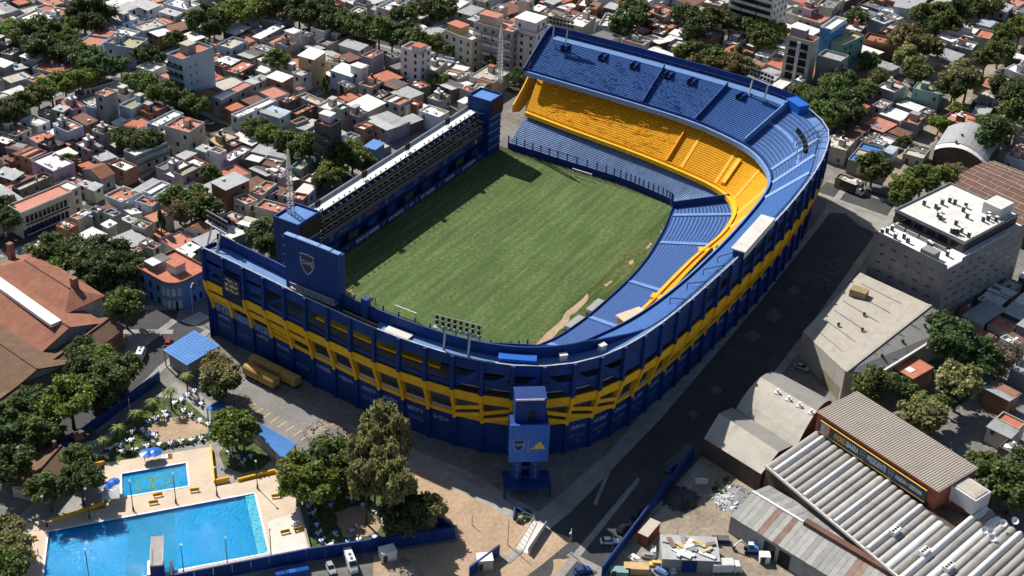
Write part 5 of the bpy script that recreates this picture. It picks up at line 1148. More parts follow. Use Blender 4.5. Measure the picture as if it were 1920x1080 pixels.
p=P[0].lerp(P[1],.72).lerp(P[3].lerp(P[2],.72),.22); MB().box(p.x-1.6,p.x+1.6,p.y-2.4,p.y+2.4,p.z-.2,p.z+2.2).build('roof_tank','wall_ochre',hall)
p=P[0].lerp(P[3],.6); FOOT.append((P[0].x*.5+P[5].x*.5,P[0].y*.5+P[5].y*.5,0,22,20))
MB().add([(q.x,q.y,z) for q,z in ((P[0].lerp(P[3],.55)+Vector((-.1,-.05,0)),0),(P[0].lerp(P[3],.95)+Vector((-.1,-.05,0)),0),(P[0].lerp(P[3],.95)+Vector((-.1,-.05,0)),4),(P[0].lerp(P[3],.55)+Vector((-.1,-.05,0)),4))],[(0,1,2,3)]).build('painted_gate','roof_olive',hall)
t,lu,lv=special((1672.7,691),(1714.5,670),(1754,688.6),6,'T','b','small red-roofed hut with one white skylight beside the beige hall','hut','hut',par=.1,face=None); MB().box(-2.8,-.6,-1,1,6.0,6.15).build('skylight','white_clean',t)
# vaulted halls
def vault(name,label,base_a,base_b,wd,zs,rise,rm,wm_,n=12):
    a=Vector(base_a[:2]); b=Vector(base_b[:2]); d=(b-a).normalized(); q=Vector((-d.y,d.x)); c=(a+b)/2
    t=thing(name,label,'warehouse',(c.x,c.y,0)); vs=[]; 
    for e in (a,b):
        for i in range(n+1):
            f=-1+2*i/n; p=e+q*wd*f-c; vs.append((p.x,p.y,zs+rise*math.sqrt(max(0,1-f*f*.97))))
    m=n+1
    MB().add(vs,[(i,i+1,m+i+1,m+i) for i in range(n)]).add([(x,y,z-.2) for x,y,z in vs],[(i+1,i,m+i,m+i+1) for i in range(n)]).build('roof',rm,t,True)
    wl=MB(); 
    lo=[vs[0],vs[n],vs[m+n],vs[m]]
    wl.add([(x,y,z-.1) for x,y,z in lo]+[(x,y,0) for x,y,z in lo],[(0,3,7,4),(1,2,6,5)])
    for o_ in (0,m): wl.add([vs[o_+i] for i in range(n+1)]+[(vs[o_+n][0],vs[o_+n][1],0),(vs[o_][0],vs[o_][1],0)],[tuple(range(n+3))])
    wl.build('wall',wm_,t); FOOT.append((c.x,c.y,math.atan2(d.y,d.x),(b-a).length/2,wd)); return t
mat('vault_beige',(.53,.49,.42),.75,.14,.3,fine=.06,stain=.4,corr=('Y',1.5)); mat('vault_rust',(.16,.085,.062),.9,.25,.25,fine=.2,stain=.4)
a=px(1452,705,6.5); b=px(1540,775,6.5); a=px(1415,762,6); b=px(1520,722,6)
v1=thing('vaulted_hall','beige barrel-vaulted shed next to the street behind the gabled shed','warehouse')
def strip_roof(t,prof0,prof1,rm,name='roof',rm2=None):
    n=len(prof0)
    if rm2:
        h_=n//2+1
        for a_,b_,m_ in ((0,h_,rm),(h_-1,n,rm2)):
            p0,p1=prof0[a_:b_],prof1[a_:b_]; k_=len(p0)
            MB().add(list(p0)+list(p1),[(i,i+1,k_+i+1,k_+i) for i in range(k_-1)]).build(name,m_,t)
    (MB() if rm2 else MB().add(list(prof0)+list(prof1),[(i,i+1,n+i+1,n+i) for i in range(n-1)])).add([(p[0],p[1],p[2]-.2) for p in list(prof0)+list(prof1)],[(i+1,i,n+i,n+i+1) for i in range(n-1)]).build('roof_lining' if rm2 else name,rm,t)
    w_=MB()
    for pr_ in (prof0,prof1): w_.add([(p[0],p[1],p[2]-.15) for p in pr_]+[(p[0],p[1],0) for p in reversed(pr_)],[tuple(range(2*n))])
    for i in (0,n-1): w_.add([(prof0[i][0],prof0[i][1],prof0[i][2]-.1),(prof1[i][0],prof1[i][1],prof1[i][2]-.1),(prof1[i][0],prof1[i][1],0),(prof0[i][0],prof0[i][1],0)],[(0,1,2,3)])
    w_.build('wall','brick_dark',t)
# barrel vault: eave near (1384,745)->(1486,835), eave far (1455,692)->(1555,745)
def vprof(p,q,rise,n=10):
    return [p.lerp(q,i/n)+Vector((0,0,rise*math.sin(math.pi*i/n)**.8)) for i in range(n+1)]
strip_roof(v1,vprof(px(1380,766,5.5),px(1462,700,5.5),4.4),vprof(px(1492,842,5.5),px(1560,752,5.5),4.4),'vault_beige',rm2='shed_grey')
sv=MB().box(-.7,.7,-.7,.7,0,.25).cyl(0,0,.25,1.2,.4,.4,8).mesh('roof_ventilator','white')
for x,y in ((1458,735),(1479,748),(1499,760),(1521,773)): q=px(x,y,10.0); link('roof_ventilator',sv,v1,(q.x,q.y,9.7))
v2=thing('gabled_shed','beige gabled brick shed at the street corner below the vaulted hall','warehouse')
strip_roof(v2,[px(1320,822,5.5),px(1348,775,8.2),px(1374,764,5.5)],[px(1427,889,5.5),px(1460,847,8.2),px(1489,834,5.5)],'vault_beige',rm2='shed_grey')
for c in ((1400,800),(1460,770),(1500,760)): p=px(*c,5); FOOT.append((p.x,p.y,0,14,14))
# arched warehouse and rusty vault at the right
v3=thing('arched_warehouse','grey arched warehouse roof with a white edge at the right','warehouse')
strip_roof(v3,vprof(px(1755,272,6),px(1850,304,6),3.6),vprof(px(1778,237,6),px(1880,258,6),3.6),'roof_grey_metal')
strip_roof(v3,vprof(px(1752,281,5.7),px(1848,311,5.7),3.5),vprof(px(1756,270,5.9),px(1851,303,5.9),3.5),'roof_white')
for x,y in ((1793,267),(1804,254)): q=px(x,y,9.6); link('roof_ventilator',tv,v3,(q.x,q.y,9.2))
v4=thing('rusty_vault','huge rust-brown vaulted roof with pale seams at the right edge','warehouse')
A4,B4,C4,D4=px(1772,345,8),px(1865,300,8),px(1960,330,8),px(1915,425,8)
pr0=vprof(px(1768,352,7),px(1862,302,7),2.2); pr1=vprof(px(1925,432,7),px(1990,350,7),2.2)
strip_roof(v4,pr0,pr1,'vault_rust')
for i in range(0,11,1): MB().bar(pr0[i]+Vector((0,0,.1)),pr1[i]+Vector((0,0,.1)),.22,.1).build('roof_seam','pale' if i%3==0 else 'vault_beige',v4)
for s in range(1,9):
    for i in range(10): 
        if (s+i)%2: MB().bar(pr0[i].lerp(pr1[i],s/9)+Vector((0,0,.1)),pr0[i+1].lerp(pr1[i+1],s/9)+Vector((0,0,.1)),.15,.08).build('roof_seam','vault_beige',v4)
p=px(1850,370,5); FOOT.append((p.x,p.y,0,24,22)); p=px(1810,275,5); FOOT.append((p.x,p.y,0,14,14))
# big corrugated multi-vault roof, banner building
bigA,bigB,bigC=px(1436,872,8),px(1533,805,8),px(1925,1030,8)
du=(bigB-bigA); dl=(px(1690,1085,8)-bigA).normalized()
big=thing('multi_vault_shed','wide shed with many small parallel vaulted roof strips along the bottom right','warehouse')
nstr=42; stp=2.1
mat('vault_strip_white',(.66,.66,.65),.6,.1,.4,rnd=.1,stain=.3); mat('vault_strip_grey',(.36,.345,.325),.8,.2,.5,rnd=.2,stain=.55)
prof=MB(); n=6; Lx=du.length+1
vv=[]
for e in (0,1):
    for i in range(n+1): f=i/n; vv.append((e*Lx,f*stp*(.90)+.1,.75*math.sin(math.pi*f)**.7))
prof.add(vv,[(i,n+1+i,n+2+i,i+1) for i in range(n)]).add([(x,y,z) for x,y,z in vv],[tuple(range(n+1)),tuple(reversed(range(n+1,2*n+2)))])
mw=prof.mesh('roof_strip','vault_strip_white',False); mg=prof.mesh('roof_strip','vault_strip_grey',False)
angs=math.atan2(du.y,du.x)
for s in range(nstr):
    o=bigA+dl*(s*stp)+dl*stp; ln=1.0 if s<21 else 1.6
    link('roof_strip',mw if s%5==1 or (17<s<24 and s%2) else mg,big,(o.x,o.y,8.0),angs,(ln,1,1.25 if s%5==1 else .7))
dv=Vector((math.cos(angs),math.sin(angs),0)); a0=bigA+dl*.2; a1=bigA+dl*stp*nstr; b0_=a0+dv*Lx; b1_=a1+dv*Lx*1.6
w_=[a0,a1,b1_,b0_]; MB().add([(p.x,p.y,8.0) for p in w_]+[(p.x,p.y,0) for p in w_],[(0,1,2,3)]+[(i,(i+1)%4,4+(i+1)%4,4+i) for i in range(4)]).build('wall','brick_dark',big)
for off_ in (-.35,): MB().bar(a0-dv*.4+Vector((0,0,.1)),a1-dv*.4+Vector((0,0,.1)),.5,.6).build('gutter','pale',big)
unit=MB().box(-1.4,1.4,-.8,.8,0,1.3).mesh('air_unit','white'); fan=MB().cyl(0,0,1.3,1.36,.36,.36,10).mesh('fan','black')
for x,y in ((1678,996),(1733,1035),(1778,1063)):
    q=px(x,y,9); o=link('air_unit',unit,big,(q.x,q.y,8.4),angs)
    for k in (-.9,0,.9): link('fan',fan,o,(k,0,0))
dish=MB()
for i in range(1,4):
    r0,r1=.9*(i-1)/3,.9*i/3
    for j in range(12):
        a,b=6.2832*j/12,6.2832*(j+1)/12
        dish.add([(r0*math.cos(a),r0*math.sin(a),.35*(r0/.9)**2),(r1*math.cos(a),r1*math.sin(a),.35*(r1/.9)**2),(r1*math.cos(b),r1*math.sin(b),.35*(r1/.9)**2),(r0*math.cos(b),r0*math.sin(b),.35*(r0/.9)**2)],[(0,1,2,3)])
dm=dish.mesh('dish','white'); dp=MB().cyl(0,0,-1.4,0,.08,.08,6).mesh('dish_post','steel')
for k,(x,y) in enumerate(((1857,998),(1880,982),(1902,978),(1860,1010),(1846,995))):
    q=px(x,y,10); t=thing('satellite_dish',['','first','second','third','fourth','fifth'][k+1]+' white satellite dish of the cluster on the multi-vault shed, from the left' if 0 else f"white satellite dish on the multi-vault shed, {['lowest but one','middle','rightmost','lowest','leftmost'][k]} of the cluster",'satellite dish',(q.x,q.y,10.2))
    o=link('dish',dm,t); o.rotation_euler=Vector((-.45,-.35,.8)).to_track_quat('Z','Y').to_euler(); link('dish_post',dp,t)
MB().box(0,0.01,0,0.01,0,.01)
HB2=14.0
P0,P1,P2=px(1531,772,HB2),px(1607,733,HB2),px(1838,888,HB2)
u=(P1-P0); v=(px(1760,922,HB2)-P0); lu,lv=u.length,v.length; ang=math.atan2(u.y,u.x)
bb=thing('banner_building','terracotta building with ribbed grey roof and a long dark banner with lettering','building',(P0.x,P0.y,0),ang)
mat('rib_roof',(.42,.37,.315),.7,.12,.3,stain=.3); mat('terra_wall',(.27,.085,.05),.85,.2,.3,stain=.4)
MB().box(.3,lu-.3,-lv+.3,-.3,0,HB2-.45).build('wall','terra_wall',bb); MB().box(0,lu,-lv,0,HB2-.45,HB2).build('roof','rib_roof',bb)
MB().box(-.12,0,-lv-.1,.1,HB2-.5,HB2+.05).build('fascia','terra_wall',bb)
nr=56; mat('rib_dark',(.24,.21,.18),.8,.2,1)
rib=MB().box(0,lu-.1,-.07,.07,0,.1).mesh('roof_rib','rib_dark')
for j in range(nr): link('roof_rib',rib,bb,(.05,-lv*(j+.5)/nr,HB2))
bn=MB().box(-.35,-.1,-lv*.93,-lv*.05,9.3,12.6).build('banner','dark_metal',bb); mat('banner_blue',(.035,.05,.085),.5,.1,1); bn.data.materials[0]=MATS['banner_blue']
for z in (9.2,12.6): MB().box(-.42,-.1,-lv*.93,-lv*.05,z,z+.12).build('banner_edge','text_yellow',bn)
R_=Vector((0,-1,0)); Up=Vector((0,0,1))
def bt(s,pos,size,mt,sx=1): text(s,size,face_mtx((-.37,-lv*pos,10.95),R_,Up),bn,mt,bold=.05,sx=sx)
def fit(s,f0,f1,size,mt):
    o=text(s,size,face_mtx((-.37,-lv*(.05+.88*(f0+f1)/2),10.95),R_,Up),bn,mt,bold=.03); xs=[v.co.x for v in o.data.vertices]; w0=max(xs)-min(xs)
    o.matrix_basis=o.matrix_basis@Matrix.Diagonal((lv*.88*(f1-f0)/w0,1,1,1))
fit('ANDRES',.145,.255,2.3,'text_yellow'); fit('IBARRA',.265,.38,2.3,'text_white'); fit('PRESIDENTE',.465,.64,2.3,'text_white'); fit('PASION + GESTION',.73,.965,1.5,'text_white')
for pos in (.423,.654): crest(face_mtx((-.37,-lv*pos,10.95),R_,Up),1.05,bn,'text_dim','banner_blue','text_dim')
MB().box(-.4,-.36,-lv*.135,-lv*.065,9.5,12.5).build('portrait_panel','text_dim',bn); MB().add([(-.42,-lv*.115+1.0*math.cos(a*.524),10.9+1.2*math.sin(a*.524)) for a in range(12)],[tuple(range(12))]).build('portrait_face','roof_pink',bn)
for j in range(10): MB().bar((-.2,-lv*(.08+.09*j),8.2),(-.2,-lv*(.08+.09*j),9.4),.14).build('banner_post','dark_metal',bb)
MB().box(-.05,.28,-lv*.95,-lv*.04,8.3,9.2).build('clerestory','black',bb)
q=px(1818,930,11); t=thing('plant_cabin','white plant cabin on legs at the end of the banner building','cabin',(q.x,q.y,8.2),ang); MB().box(-3,3,-3.4,3.4,1,5).build('wall','wall_white',t); MB().box(-2.4,2.4,-2.8,2.8,5,5.2).build('roof','roof_beige',t)
for a_ in (-2.6,2.6):
    for b_ in (-3,3): MB().box(a_-.2,a_+.2,b_-.2,b_+.2,0,1).build('leg','steel',t)
FOOT.append(((P0.x+P2.x)/2,(P0.y+P2.y)/2,ang,lu/2,lv/2)); 
for c in ((1600,900),(1700,960),(1800,1020),(1560,860),(1880,1000)): p=px(*c,4); FOOT.append((p.x,p.y,0,15,15))
# rusty gabled shed in the yard
rs=thing('rusty_shed','long low shed with grey and rusted roof sheets in the yard','warehouse')
mat('sheet_grey',(.33,.325,.31),.7,.2,.5,rnd=.22,stain=.4); mat('sheet_rust',(.25,.165,.13),.85,.3,.5,rnd=.3,stain=.4)
rA,rB,rC=px(1370,968,5),px(1411,922,6.6),px(1442,910,5.5)
dR=(px(1560,1085,5)-rA).normalized()
nsh=30; wsh=1.5
for s in range(nsh):
    o=dR*(s*wsh); o2=dR*(s*wsh+wsh-.06)
    for (p,q),codes in (((rA,rB),('sheet_grey','sheet_grey','sheet_rust')),((rB,rC),('sheet_grey','roof_grey_metal'))):
        vs=[p+o,p+o2,q+o2,q+o]; lift=Vector((0,0,random.uniform(0,.08)))
        vs=[x+lift for x in vs]; MB().add(vs+[x-Vector((0,0,.12)) for x in vs],[(0,1,2,3),(7,6,5,4),(0,4,5,1),(1,5,6,2),(2,6,7,3),(3,7,4,0)]).build('roof_sheet',(codes[-1] if random.random()<(.28 if s>7 else .1) else codes[0]),rs)
e=dR*(nsh*wsh); MB().bar(rB+Vector((0,0,.15)),rB+dR*(10*wsh)+Vector((0,0,.15)),.6,.25).build('ridge_cap','white',rs)
MB().bar(rB+dR*(10*wsh)+Vector((0,0,.5)),rB+e+Vector((0,0,.5)),1.6,1.0).build('ridge_vent','vault_rust',rs)
sq=[rA,rA+e,rC+e,rC]; MB().add([(p.x,p.y,4.9) for p in sq]+[(p.x,p.y,0) for p in sq],[(i,(i+1)%4,4+(i+1)%4,4+i) for i in range(4)]).build('wall','wall_grey',rs)
nq=Vector((dR.y,-dR.x,0)); nq=nq if nq.dot(CAM-rA)>0 else -nq
for s in (2,3): p=rA+dR*(s*4.2+1.5)+nq*.06; q=p+dR*3.2; MB().add([(p.x,p.y,0),(q.x,q.y,0),(q.x,q.y,4.2),(p.x,p.y,4.2)],[(0,1,2,3)]).build('open_bay','black',rs)
# ------------------------------------------------------------------ ground and surfaces
struct('ground',MB().sheet([(-4000,-4000),(4000,-4000),(4000,4000),(-4000,4000)],0),'ground')
def area(name,pts,z,matn): return struct(name,MB().sheet(poly_px(pts),z),matn)
def offs(P,d):
    out=[]
    for i,p in enumerate(P):
        a=(p-P[i-1]).normalized() if i else (P[1]-p).normalized(); b=(P[i+1]-p).normalized() if i<len(P)-1 else a
        t=(a+b).normalized(); n=Vector((-t.y,t.x,0)); out.append(p+n*d/max(.5,t.dot(a)))
    return out
ROADZ=[.03]
def road(name,pts,wd,matn='asphalt',kerb=True):
    P=[px(x,y) for x,y in pts]; L_,R_2=offs(P,wd/2),offs(P,-wd/2); z=ROADZ[0]; ROADZ[0]+=.006
    struct(name,MB().sheet([(p.x,p.y) for p in L_]+[(p.x,p.y) for p in reversed(R_2)],z),matn)
    if kerb:
        for sg,E_ in ((1,L_),(-1,R_2)):
            F_=offs(P,sg*(wd/2+2.2)); kb=MB()
            for i in range(len(P)-1): kb.prism([(q.x,q.y) for q in (E_[i],E_[i+1],F_[i+1],F_[i])],0,.13+.004*ROADZ[0])
            struct('pavement',kb,'pavement')
    return P
road('street',[(1010,1090),(1130,985),(1300,800),(1470,590),(1590,430),(1640,360)],17)
road('street',[(1540,350),(1690,402),(1800,450)],9)
road('street',[(-20,470),(70,432),(200,385),(300,335),(392,243)],9)
road('street',[(110,150),(172,146),(250,160),(330,205),(395,238),(500,262),(590,305),(690,350)],8)
road('street',[(-30,212),(60,180),(172,146),(250,112),(330,75)],8)
road('street',[(700,70),(800,100),(880,125),(975,172)],8)
road('street',[(1240,15),(1290,45),(1320,60)],12)
road('street',[(1600,60),(1690,128),(1740,170)],9)
road('railway',[(1905,80),(1830,150),(1740,260),(1650,345)],7,'soil',False)
road('street',[(360,610),(270,680),(180,770),(20,890)],9)
road('street',[(330,600),(220,600)],10)
road('street',[(480,250),(680,150),(860,60)],7)
# crossings
def zebra(a,b,n,ln,wd=.55):
    A,B=px(*a),px(*b); d=(B-A); nn=Vector((-d.y,d.x,0)).normalized()*ln/2; mb=MB()
    for j in range(n):
        c=A.lerp(B,(j+.5)/n); e=d.normalized()*wd/2
        mb.add([(q.x,q.y,.05) for q in (c+nn+e,c-nn+e,c-nn-e,c+nn-e)],[(0,1,2,3)])
    struct('crossing_marking',mb,'marking')
zebra((262,690),(300,668),7,4.0); zebra((285,615),(330,625),8,4.5); zebra((345,610),(385,590),9,4.5); zebra((1235,25),(1255,40),5,3)
# open spaces near the camera
area('parking_lot',[(455,690),(640,790),(700,835),(640,850),(575,815),(560,842),(395,755),(420,700)],.035,'old_asphalt')
area('forecourt',[(640,790),(870,880),(1010,960),(1140,850),(1250,720),(1300,640),(1290,900),(1080,1000),(960,1000),(780,890)],.02,'pavement')
area('forecourt_slab',[(812,868),(960,945),(958,975),(805,885)],.04,'concrete')
area('sandy_ground',[(770,872),(965,975),(1075,1010),(1015,1060),(960,1100),(700,1100),(700,1040),(858,1015),(850,985),(780,930)],.045,'sand')
blob('pale_patch',poly_px([(1040,1050),(1075,1045),(1060,1075),(1030,1085)]),.05,'sand',.4)
area('sunlit_pavement',[(1552,372),(1600,388),(1690,420),(1640,436),(1612,424),(1585,400),(1545,400)],.068,'pavement')
area('street_strip',[(1040,1080),(1195,895),(1202,900),(1055,1085)],.055,'pavement'); area('street_strip',[(1160,830),(1112,945),(1118,948),(1166,834)],.059,'pavement')
area('median_strip',[(1070,1035),(1150,1075),(1142,1085),(1062,1042)],.064,'pavement')
area('yard',[(1125,1090),(1215,965),(1330,840),(1420,905),(1520,1090)],.04,'soil')
area('club_ground',[(20,985),(195,815),(330,715),(400,755),(560,850),(590,1045),(380,1110),(0,1110)],.03,'pavement')
area('club_lawn',[(175,870),(225,800),(300,745),(345,748),(400,795),(395,820),(290,850),(195,870)],.06,'rough_grass')
blob('worn_lawn',poly_px([(265,810),(300,785),(345,780),(390,795),(388,815),(330,828),(285,830)]),.08,'sand',.5)
area('club_lawn',[(575,920),(690,870),(790,935),(805,985),(720,1005),(582,1035)],.06,'rough_grass')
blob('worn_lawn',poly_px([(630,960),(680,950),(720,985),(690,1005),(640,1005)]),.08,'sand',.6)
area('flower_bed',[(410,850),(430,828),(480,830),(508,862),(490,880),(455,888),(420,875)],.07,'rough_grass')
area('pavement_plaza',[(240,625),(340,600),(395,620),(330,690),(230,700)],.025,'pavement')
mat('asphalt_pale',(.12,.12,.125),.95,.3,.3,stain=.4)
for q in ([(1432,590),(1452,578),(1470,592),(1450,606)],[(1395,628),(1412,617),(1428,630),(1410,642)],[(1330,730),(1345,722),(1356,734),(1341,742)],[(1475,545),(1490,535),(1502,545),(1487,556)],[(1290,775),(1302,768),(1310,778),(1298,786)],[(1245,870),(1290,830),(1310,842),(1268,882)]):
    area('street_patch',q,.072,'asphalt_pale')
for j in range(22):
    x,y=1512+(j%6)*13+rh.uniform(-3,3),518-(j%6)*7+(j//6)*13+rh.uniform(-2,2); a=px(x,y); struct('street_mark',MB().sheet([(a.x-.35,a.y-1.0),(a.x+.35,a.y-1.0),(a.x+.35,a.y+1.0),(a.x-.35,a.y+1.0)],.075),'asphalt_pale')
for j in range(9):
    a=px(1440-j*14,668+j*17); struct('bay_line',MB().sheet([(a.x-.1,a.y-2.4),(a.x+.1,a.y-2.4),(a.x+.1,a.y+2.4),(a.x-.1,a.y+2.4)],.07),'asphalt_pale')
# yellow bay lines
for j in range(10):
    a=px(434+j*14.5,752+j*8.2); b=a+(px(434+j*14.5+16,752+j*8.2-11)-a); d=(b-a).normalized(); n=Vector((-d.y,d.x,0))*.16
    struct('bay_line',MB().sheet([(q.x,q.y) for q in (a+n,a-n,b-n,b+n)],.06),'marking_yellow')
# ------------------------------------------------------------------ pools
def watermat():
    ma=bpy.data.materials.new('water'); ma.use_nodes=True; MATS['water']=ma; n=ma.node_tree.nodes; l=ma.node_tree.links; n.remove(n['Principled BSDF'])
    tc=n.new('ShaderNodeTexCoord'); no=n.new('ShaderNodeTexNoise'); no.inputs['Scale'].default_value=1.5; no.inputs['Detail'].default_value=3; l.new(tc.outputs['Object'],no.inputs['Vector'])
    bp=n.new('ShaderNodeBump'); bp.inputs['Strength'].default_value=1; bp.inputs['Distance'].default_value=.6; pw=n.new('ShaderNodeMath'); pw.operation='POWER'; pw.inputs[1].default_value=4; l.new(no.outputs['Fac'],pw.inputs[0]); l.new(pw.outputs[0],bp.inputs['Height'])
    g=n.new('ShaderNodeBsdfGlossy'); g.inputs['Roughness'].default_value=.04; l.new(bp.outputs[0],g.inputs['Normal'])
    t=n.new('ShaderNodeBsdfTransparent'); t.inputs[0].default_value=(.42,.90,1.0,1)
    fr=n.new('ShaderNodeFresnel'); fr.inputs[0].default_value=1.33; l.new(bp.outputs[0],fr.inputs['Normal'])
    mx=n.new('ShaderNodeMixShader'); l.new(fr.outputs[0],mx.inputs[0]); l.new(t.outputs[0],mx.inputs[1]); l.new(g.outputs[0],mx.inputs[2]); l.new(mx.outputs[0],n['Material Output'].inputs[0])
watermat(); mat('pool_tile',(.03,.50,.80),.6,.10,.5,fine=.05); mat('pool_tile_deep',(.022,.43,.66),.6,.1,.3); mat('pool_step',(.72,.80,.84),.6,.1,.5)
DK=.75  # deck level above the ground so the basins have depth
def basin(name,quad,depth,label_edge):
    Q=[px(x,y,DK) for x,y in quad]; mb=MB()
    mb.add([(q.x,q.y,DK-depth) for q in Q],[(0,1,2,3)])
    mb.add([(q.x,q.y,DK-.02) for q in Q]+[(q.x,q.y,DK-depth) for q in Q],[(i,(i+1)%4,4+(i+1)%4,4+i) for i in range(4)])
    struct(name,mb,'pool_tile'); return Q
bigp=[(90,996),(478,924),(505,1037),(75,1118)]; smallp=[(226.7,888),(350,866.7),(355,911.7),(228,933)]
QB=basin('pool_basin',bigp,.62,'') ; QS=basin('pool_basin',smallp,.5,'')
def inset(Q,f): c=sum(Q,Vector())/4; return [c+(q-c)*f for q in Q]
struct('pool_water',MB().sheet([(q.x,q.y) for q in QB],DK-.14),'water'); struct('pool_water',MB().sheet([(q.x,q.y) for q in QS],DK-.14),'water')
qa=lambda Q,u,v: Q[0].lerp(Q[1],u).lerp(Q[3].lerp(Q[2],u),v)
struct('pool_floor',MB().sheet([tuple(qa(QB,u,v)[:2]) for u,v in ((.38,.02),(.60,.02),(.58,.98),(.36,.98))],DK-.60),'pool_tile_deep')
struct('pool_step',MB().add([tuple(q) for q in (qa(QB,.95,.0),qa(QB,1,.0),qa(QB,1,1),qa(QB,.95,1))],[(0,1,2,3)]),'pool_step').location.z=-.16
# deck: frame of slabs round both basins (no face over the water)
def deck_ring(outer,inner,z,matn):
    mb=MB()
    for i in range(4): mb.add([(p.x,p.y,z) for p in (outer[i],outer[(i+1)%4],inner[(i+1)%4],inner[i])],[(0,1,2,3)])
    mb.add([(p.x,p.y,z) for p in outer]+[(p.x,p.y,0) for p in outer],[(i,(i+1)%4,4+(i+1)%4,4+i) for i in range(4)])
    return struct('pool_deck',mb,matn)
OB=[px(30,985,DK),px(545,885,DK),px(582,1040,DK),px(10,1160,DK)]
deck_ring(OB,QB,DK,'deck')
OS=[px(196,868,DK-.01),px(393,838,DK-.01),px(404,915,DK-.01),px(199,955,DK-.01)]
deck_ring(OS,QS,DK-.01,'deck')
struct('deck_patch',MB().sheet(poly_px([(502,978),(560,960),(578,1035),(510,1050)],DK),DK+.01),'deck_pale')
for Q in (QB,QS):
    mb=MB()
    for i in range(4): mb.bar(Q[i]+Vector((0,0,.03)),Q[(i+1)%4]+Vector((0,0,.03)),.45,.08)
    struct('pool_coping',mb,'white')
# crest mosaic on the small pool's floor
cc=px(289,905,DK-.48); rt=(px(300,905,DK-.48)-cc); 
ex=(QS[1]-QS[0]).normalized(); ey=(QS[0]-QS[3]).normalized()
cr=thing('pool_crest','yellow club crest mosaic on the floor of the small pool','mosaic',(0,0,0))
mtx=face_mtx((cc.x,cc.y,DK-.47),ey,-ex)
ma_=MB().prism([(x*3.0,y*4.0) for x,y in SHIELD],0,.02).build('crest_edge','text_yellow',cr); ma_.matrix_basis=mtx
mb_=MB().prism([(x*2.6,y*3.5) for x,y in SHIELD],.021,.04).build('crest_field','pool_tile',cr); mb_.matrix_basis=mtx
text('CABJ',2.0,mtx@Matrix.Translation((0,.3,.06)),cr,'text_yellow',ext=.01,bold=.05)
# lamp posts round the pools
def lamp(x,y,h,label):
    p=px(x,y,DK); t=thing('lamp_post',label,'lamp post',(p.x,p.y,DK),group='lamp posts round the pools')
    MB().cyl(0,0,0,1.2,.26,.2,8).build('base','dark_metal',t); MB().cyl(0,0,1.2,h,.11,.08,8).build('pole','dark_metal',t); MB().cyl(0,0,h,h+.5,.16,.28,8).cyl(0,0,h+.5,h+.62,.3,.1,8).build('lantern','lamp_glass',t)
names=['at the upper left corner of the big pool deck','in front of the left pool hedge','left of the small pool steps','between the small pool and the big pool','at the right corner of the small pool deck','at the upper right corner of the big pool','on the lower edge of the big pool, right of the diving tower','at the lower right corner of the big pool','just right of the diving boards','at the bottom edge left of the diving tower']
for (x,y,h),nm in zip(((88,987,8.5),(168,972,8.5),(250,957,8.5),(330,943,8.5),(407,929,8.2),(483,916,8.0),(427,1065,8.5),(509,1048,8.5),(345,1078,8.5),(168,1088,8.5)),names): lamp(x,y,h,'dark lamp post '+nm)
# diving tower and boards
p=px(298,1082,DK); ang=math.atan2((QB[0]-QB[3]).y,(QB[0]-QB[3]).x)
t=thing('diving_tower','concrete diving tower with a long platform over the big pool','diving tower',(p.x,p.y,DK),ang)
MB().box(-2,-.5,-1.5,1.5,0,5).build('pillar','blue_wall',t); MB().box(-2,7.5,-1.4,1.4,5,5.35).build('platform','concrete',t); MB().box(-1,3.2,-1.1,1.1,2.6,2.9).build('lower_platform','blue_wall',t)
for s in (-1.35,1.35): MB().bar((-2,s,6.2),(3.5,s,6.2),.08).bar((-2,s,5.3),(-2,s,6.2),.08).bar((3.5,s,5.3),(3.5,s,6.2),.08).build('rail','steel',t)
for dx,l in ((-18,'left low springboard beside the diving tower'),(24,'right low springboard beside the diving tower')):
    p=px(298+dx,1080,DK); b_=thing('springboard',l,'springboard',(p.x,p.y,DK),ang); MB().box(-1,3.6,-.35,.35,1.2,1.3).build('board','white',b_); MB().box(-.8,-.2,-.5,.5,0,1.2).build('stand','blue_wall',b_); MB().box(1.2,1.6,-.5,.5,0,1.2).build('stand','blue_wall',b_)
# yellow low walls round the decks
for (x0,y0,x1,y1) in ((97,978,168,955),(168,955,195,944),(197,868,180,872),(395,838,402,905),(403,904,430,898),(446,902,516,884),(545,885,582,1035),(516,886,545,905)):
    a,b=px(x0,y0,DK),px(x1,y1,DK); q=to_px((a+b)/2)
    o=MB().bar(Vector((a.x,a.y,DK+.1)),Vector((b.x,b.y,DK+.1)),.35,1.3).build('yellow_wall','yellow' if x0!=545 else 'concrete')
    tag(o,None,'low wall'); lab(o,'low painted wall edging the pool deck',(a+b)/2,'low wall')
bench=MB()
for j in range(8):
    x,y=((296,931),(518,933),(60,1012),(288,945),(58,1050),(560,995),(535,1000),(365,922))[j]
    p=px(x,y,DK); t=thing('bench',None,None,(p.x,p.y,DK),rh.uniform(-.8,-.5)); MB().box(-1.1,1.1,-.25,.25,.4,.48).build('seat','yellow',t); MB().box(-1.1,1.1,.22,.28,.5,.95).build('backrest','yellow',t)
    for s in (-.9,.9): MB().box(s-.05,s+.05,-.22,.25,0,.4).build('leg','yellow',t)
    lab(t,'yellow bench on the pool deck',p,'bench','benches on the pool deck')
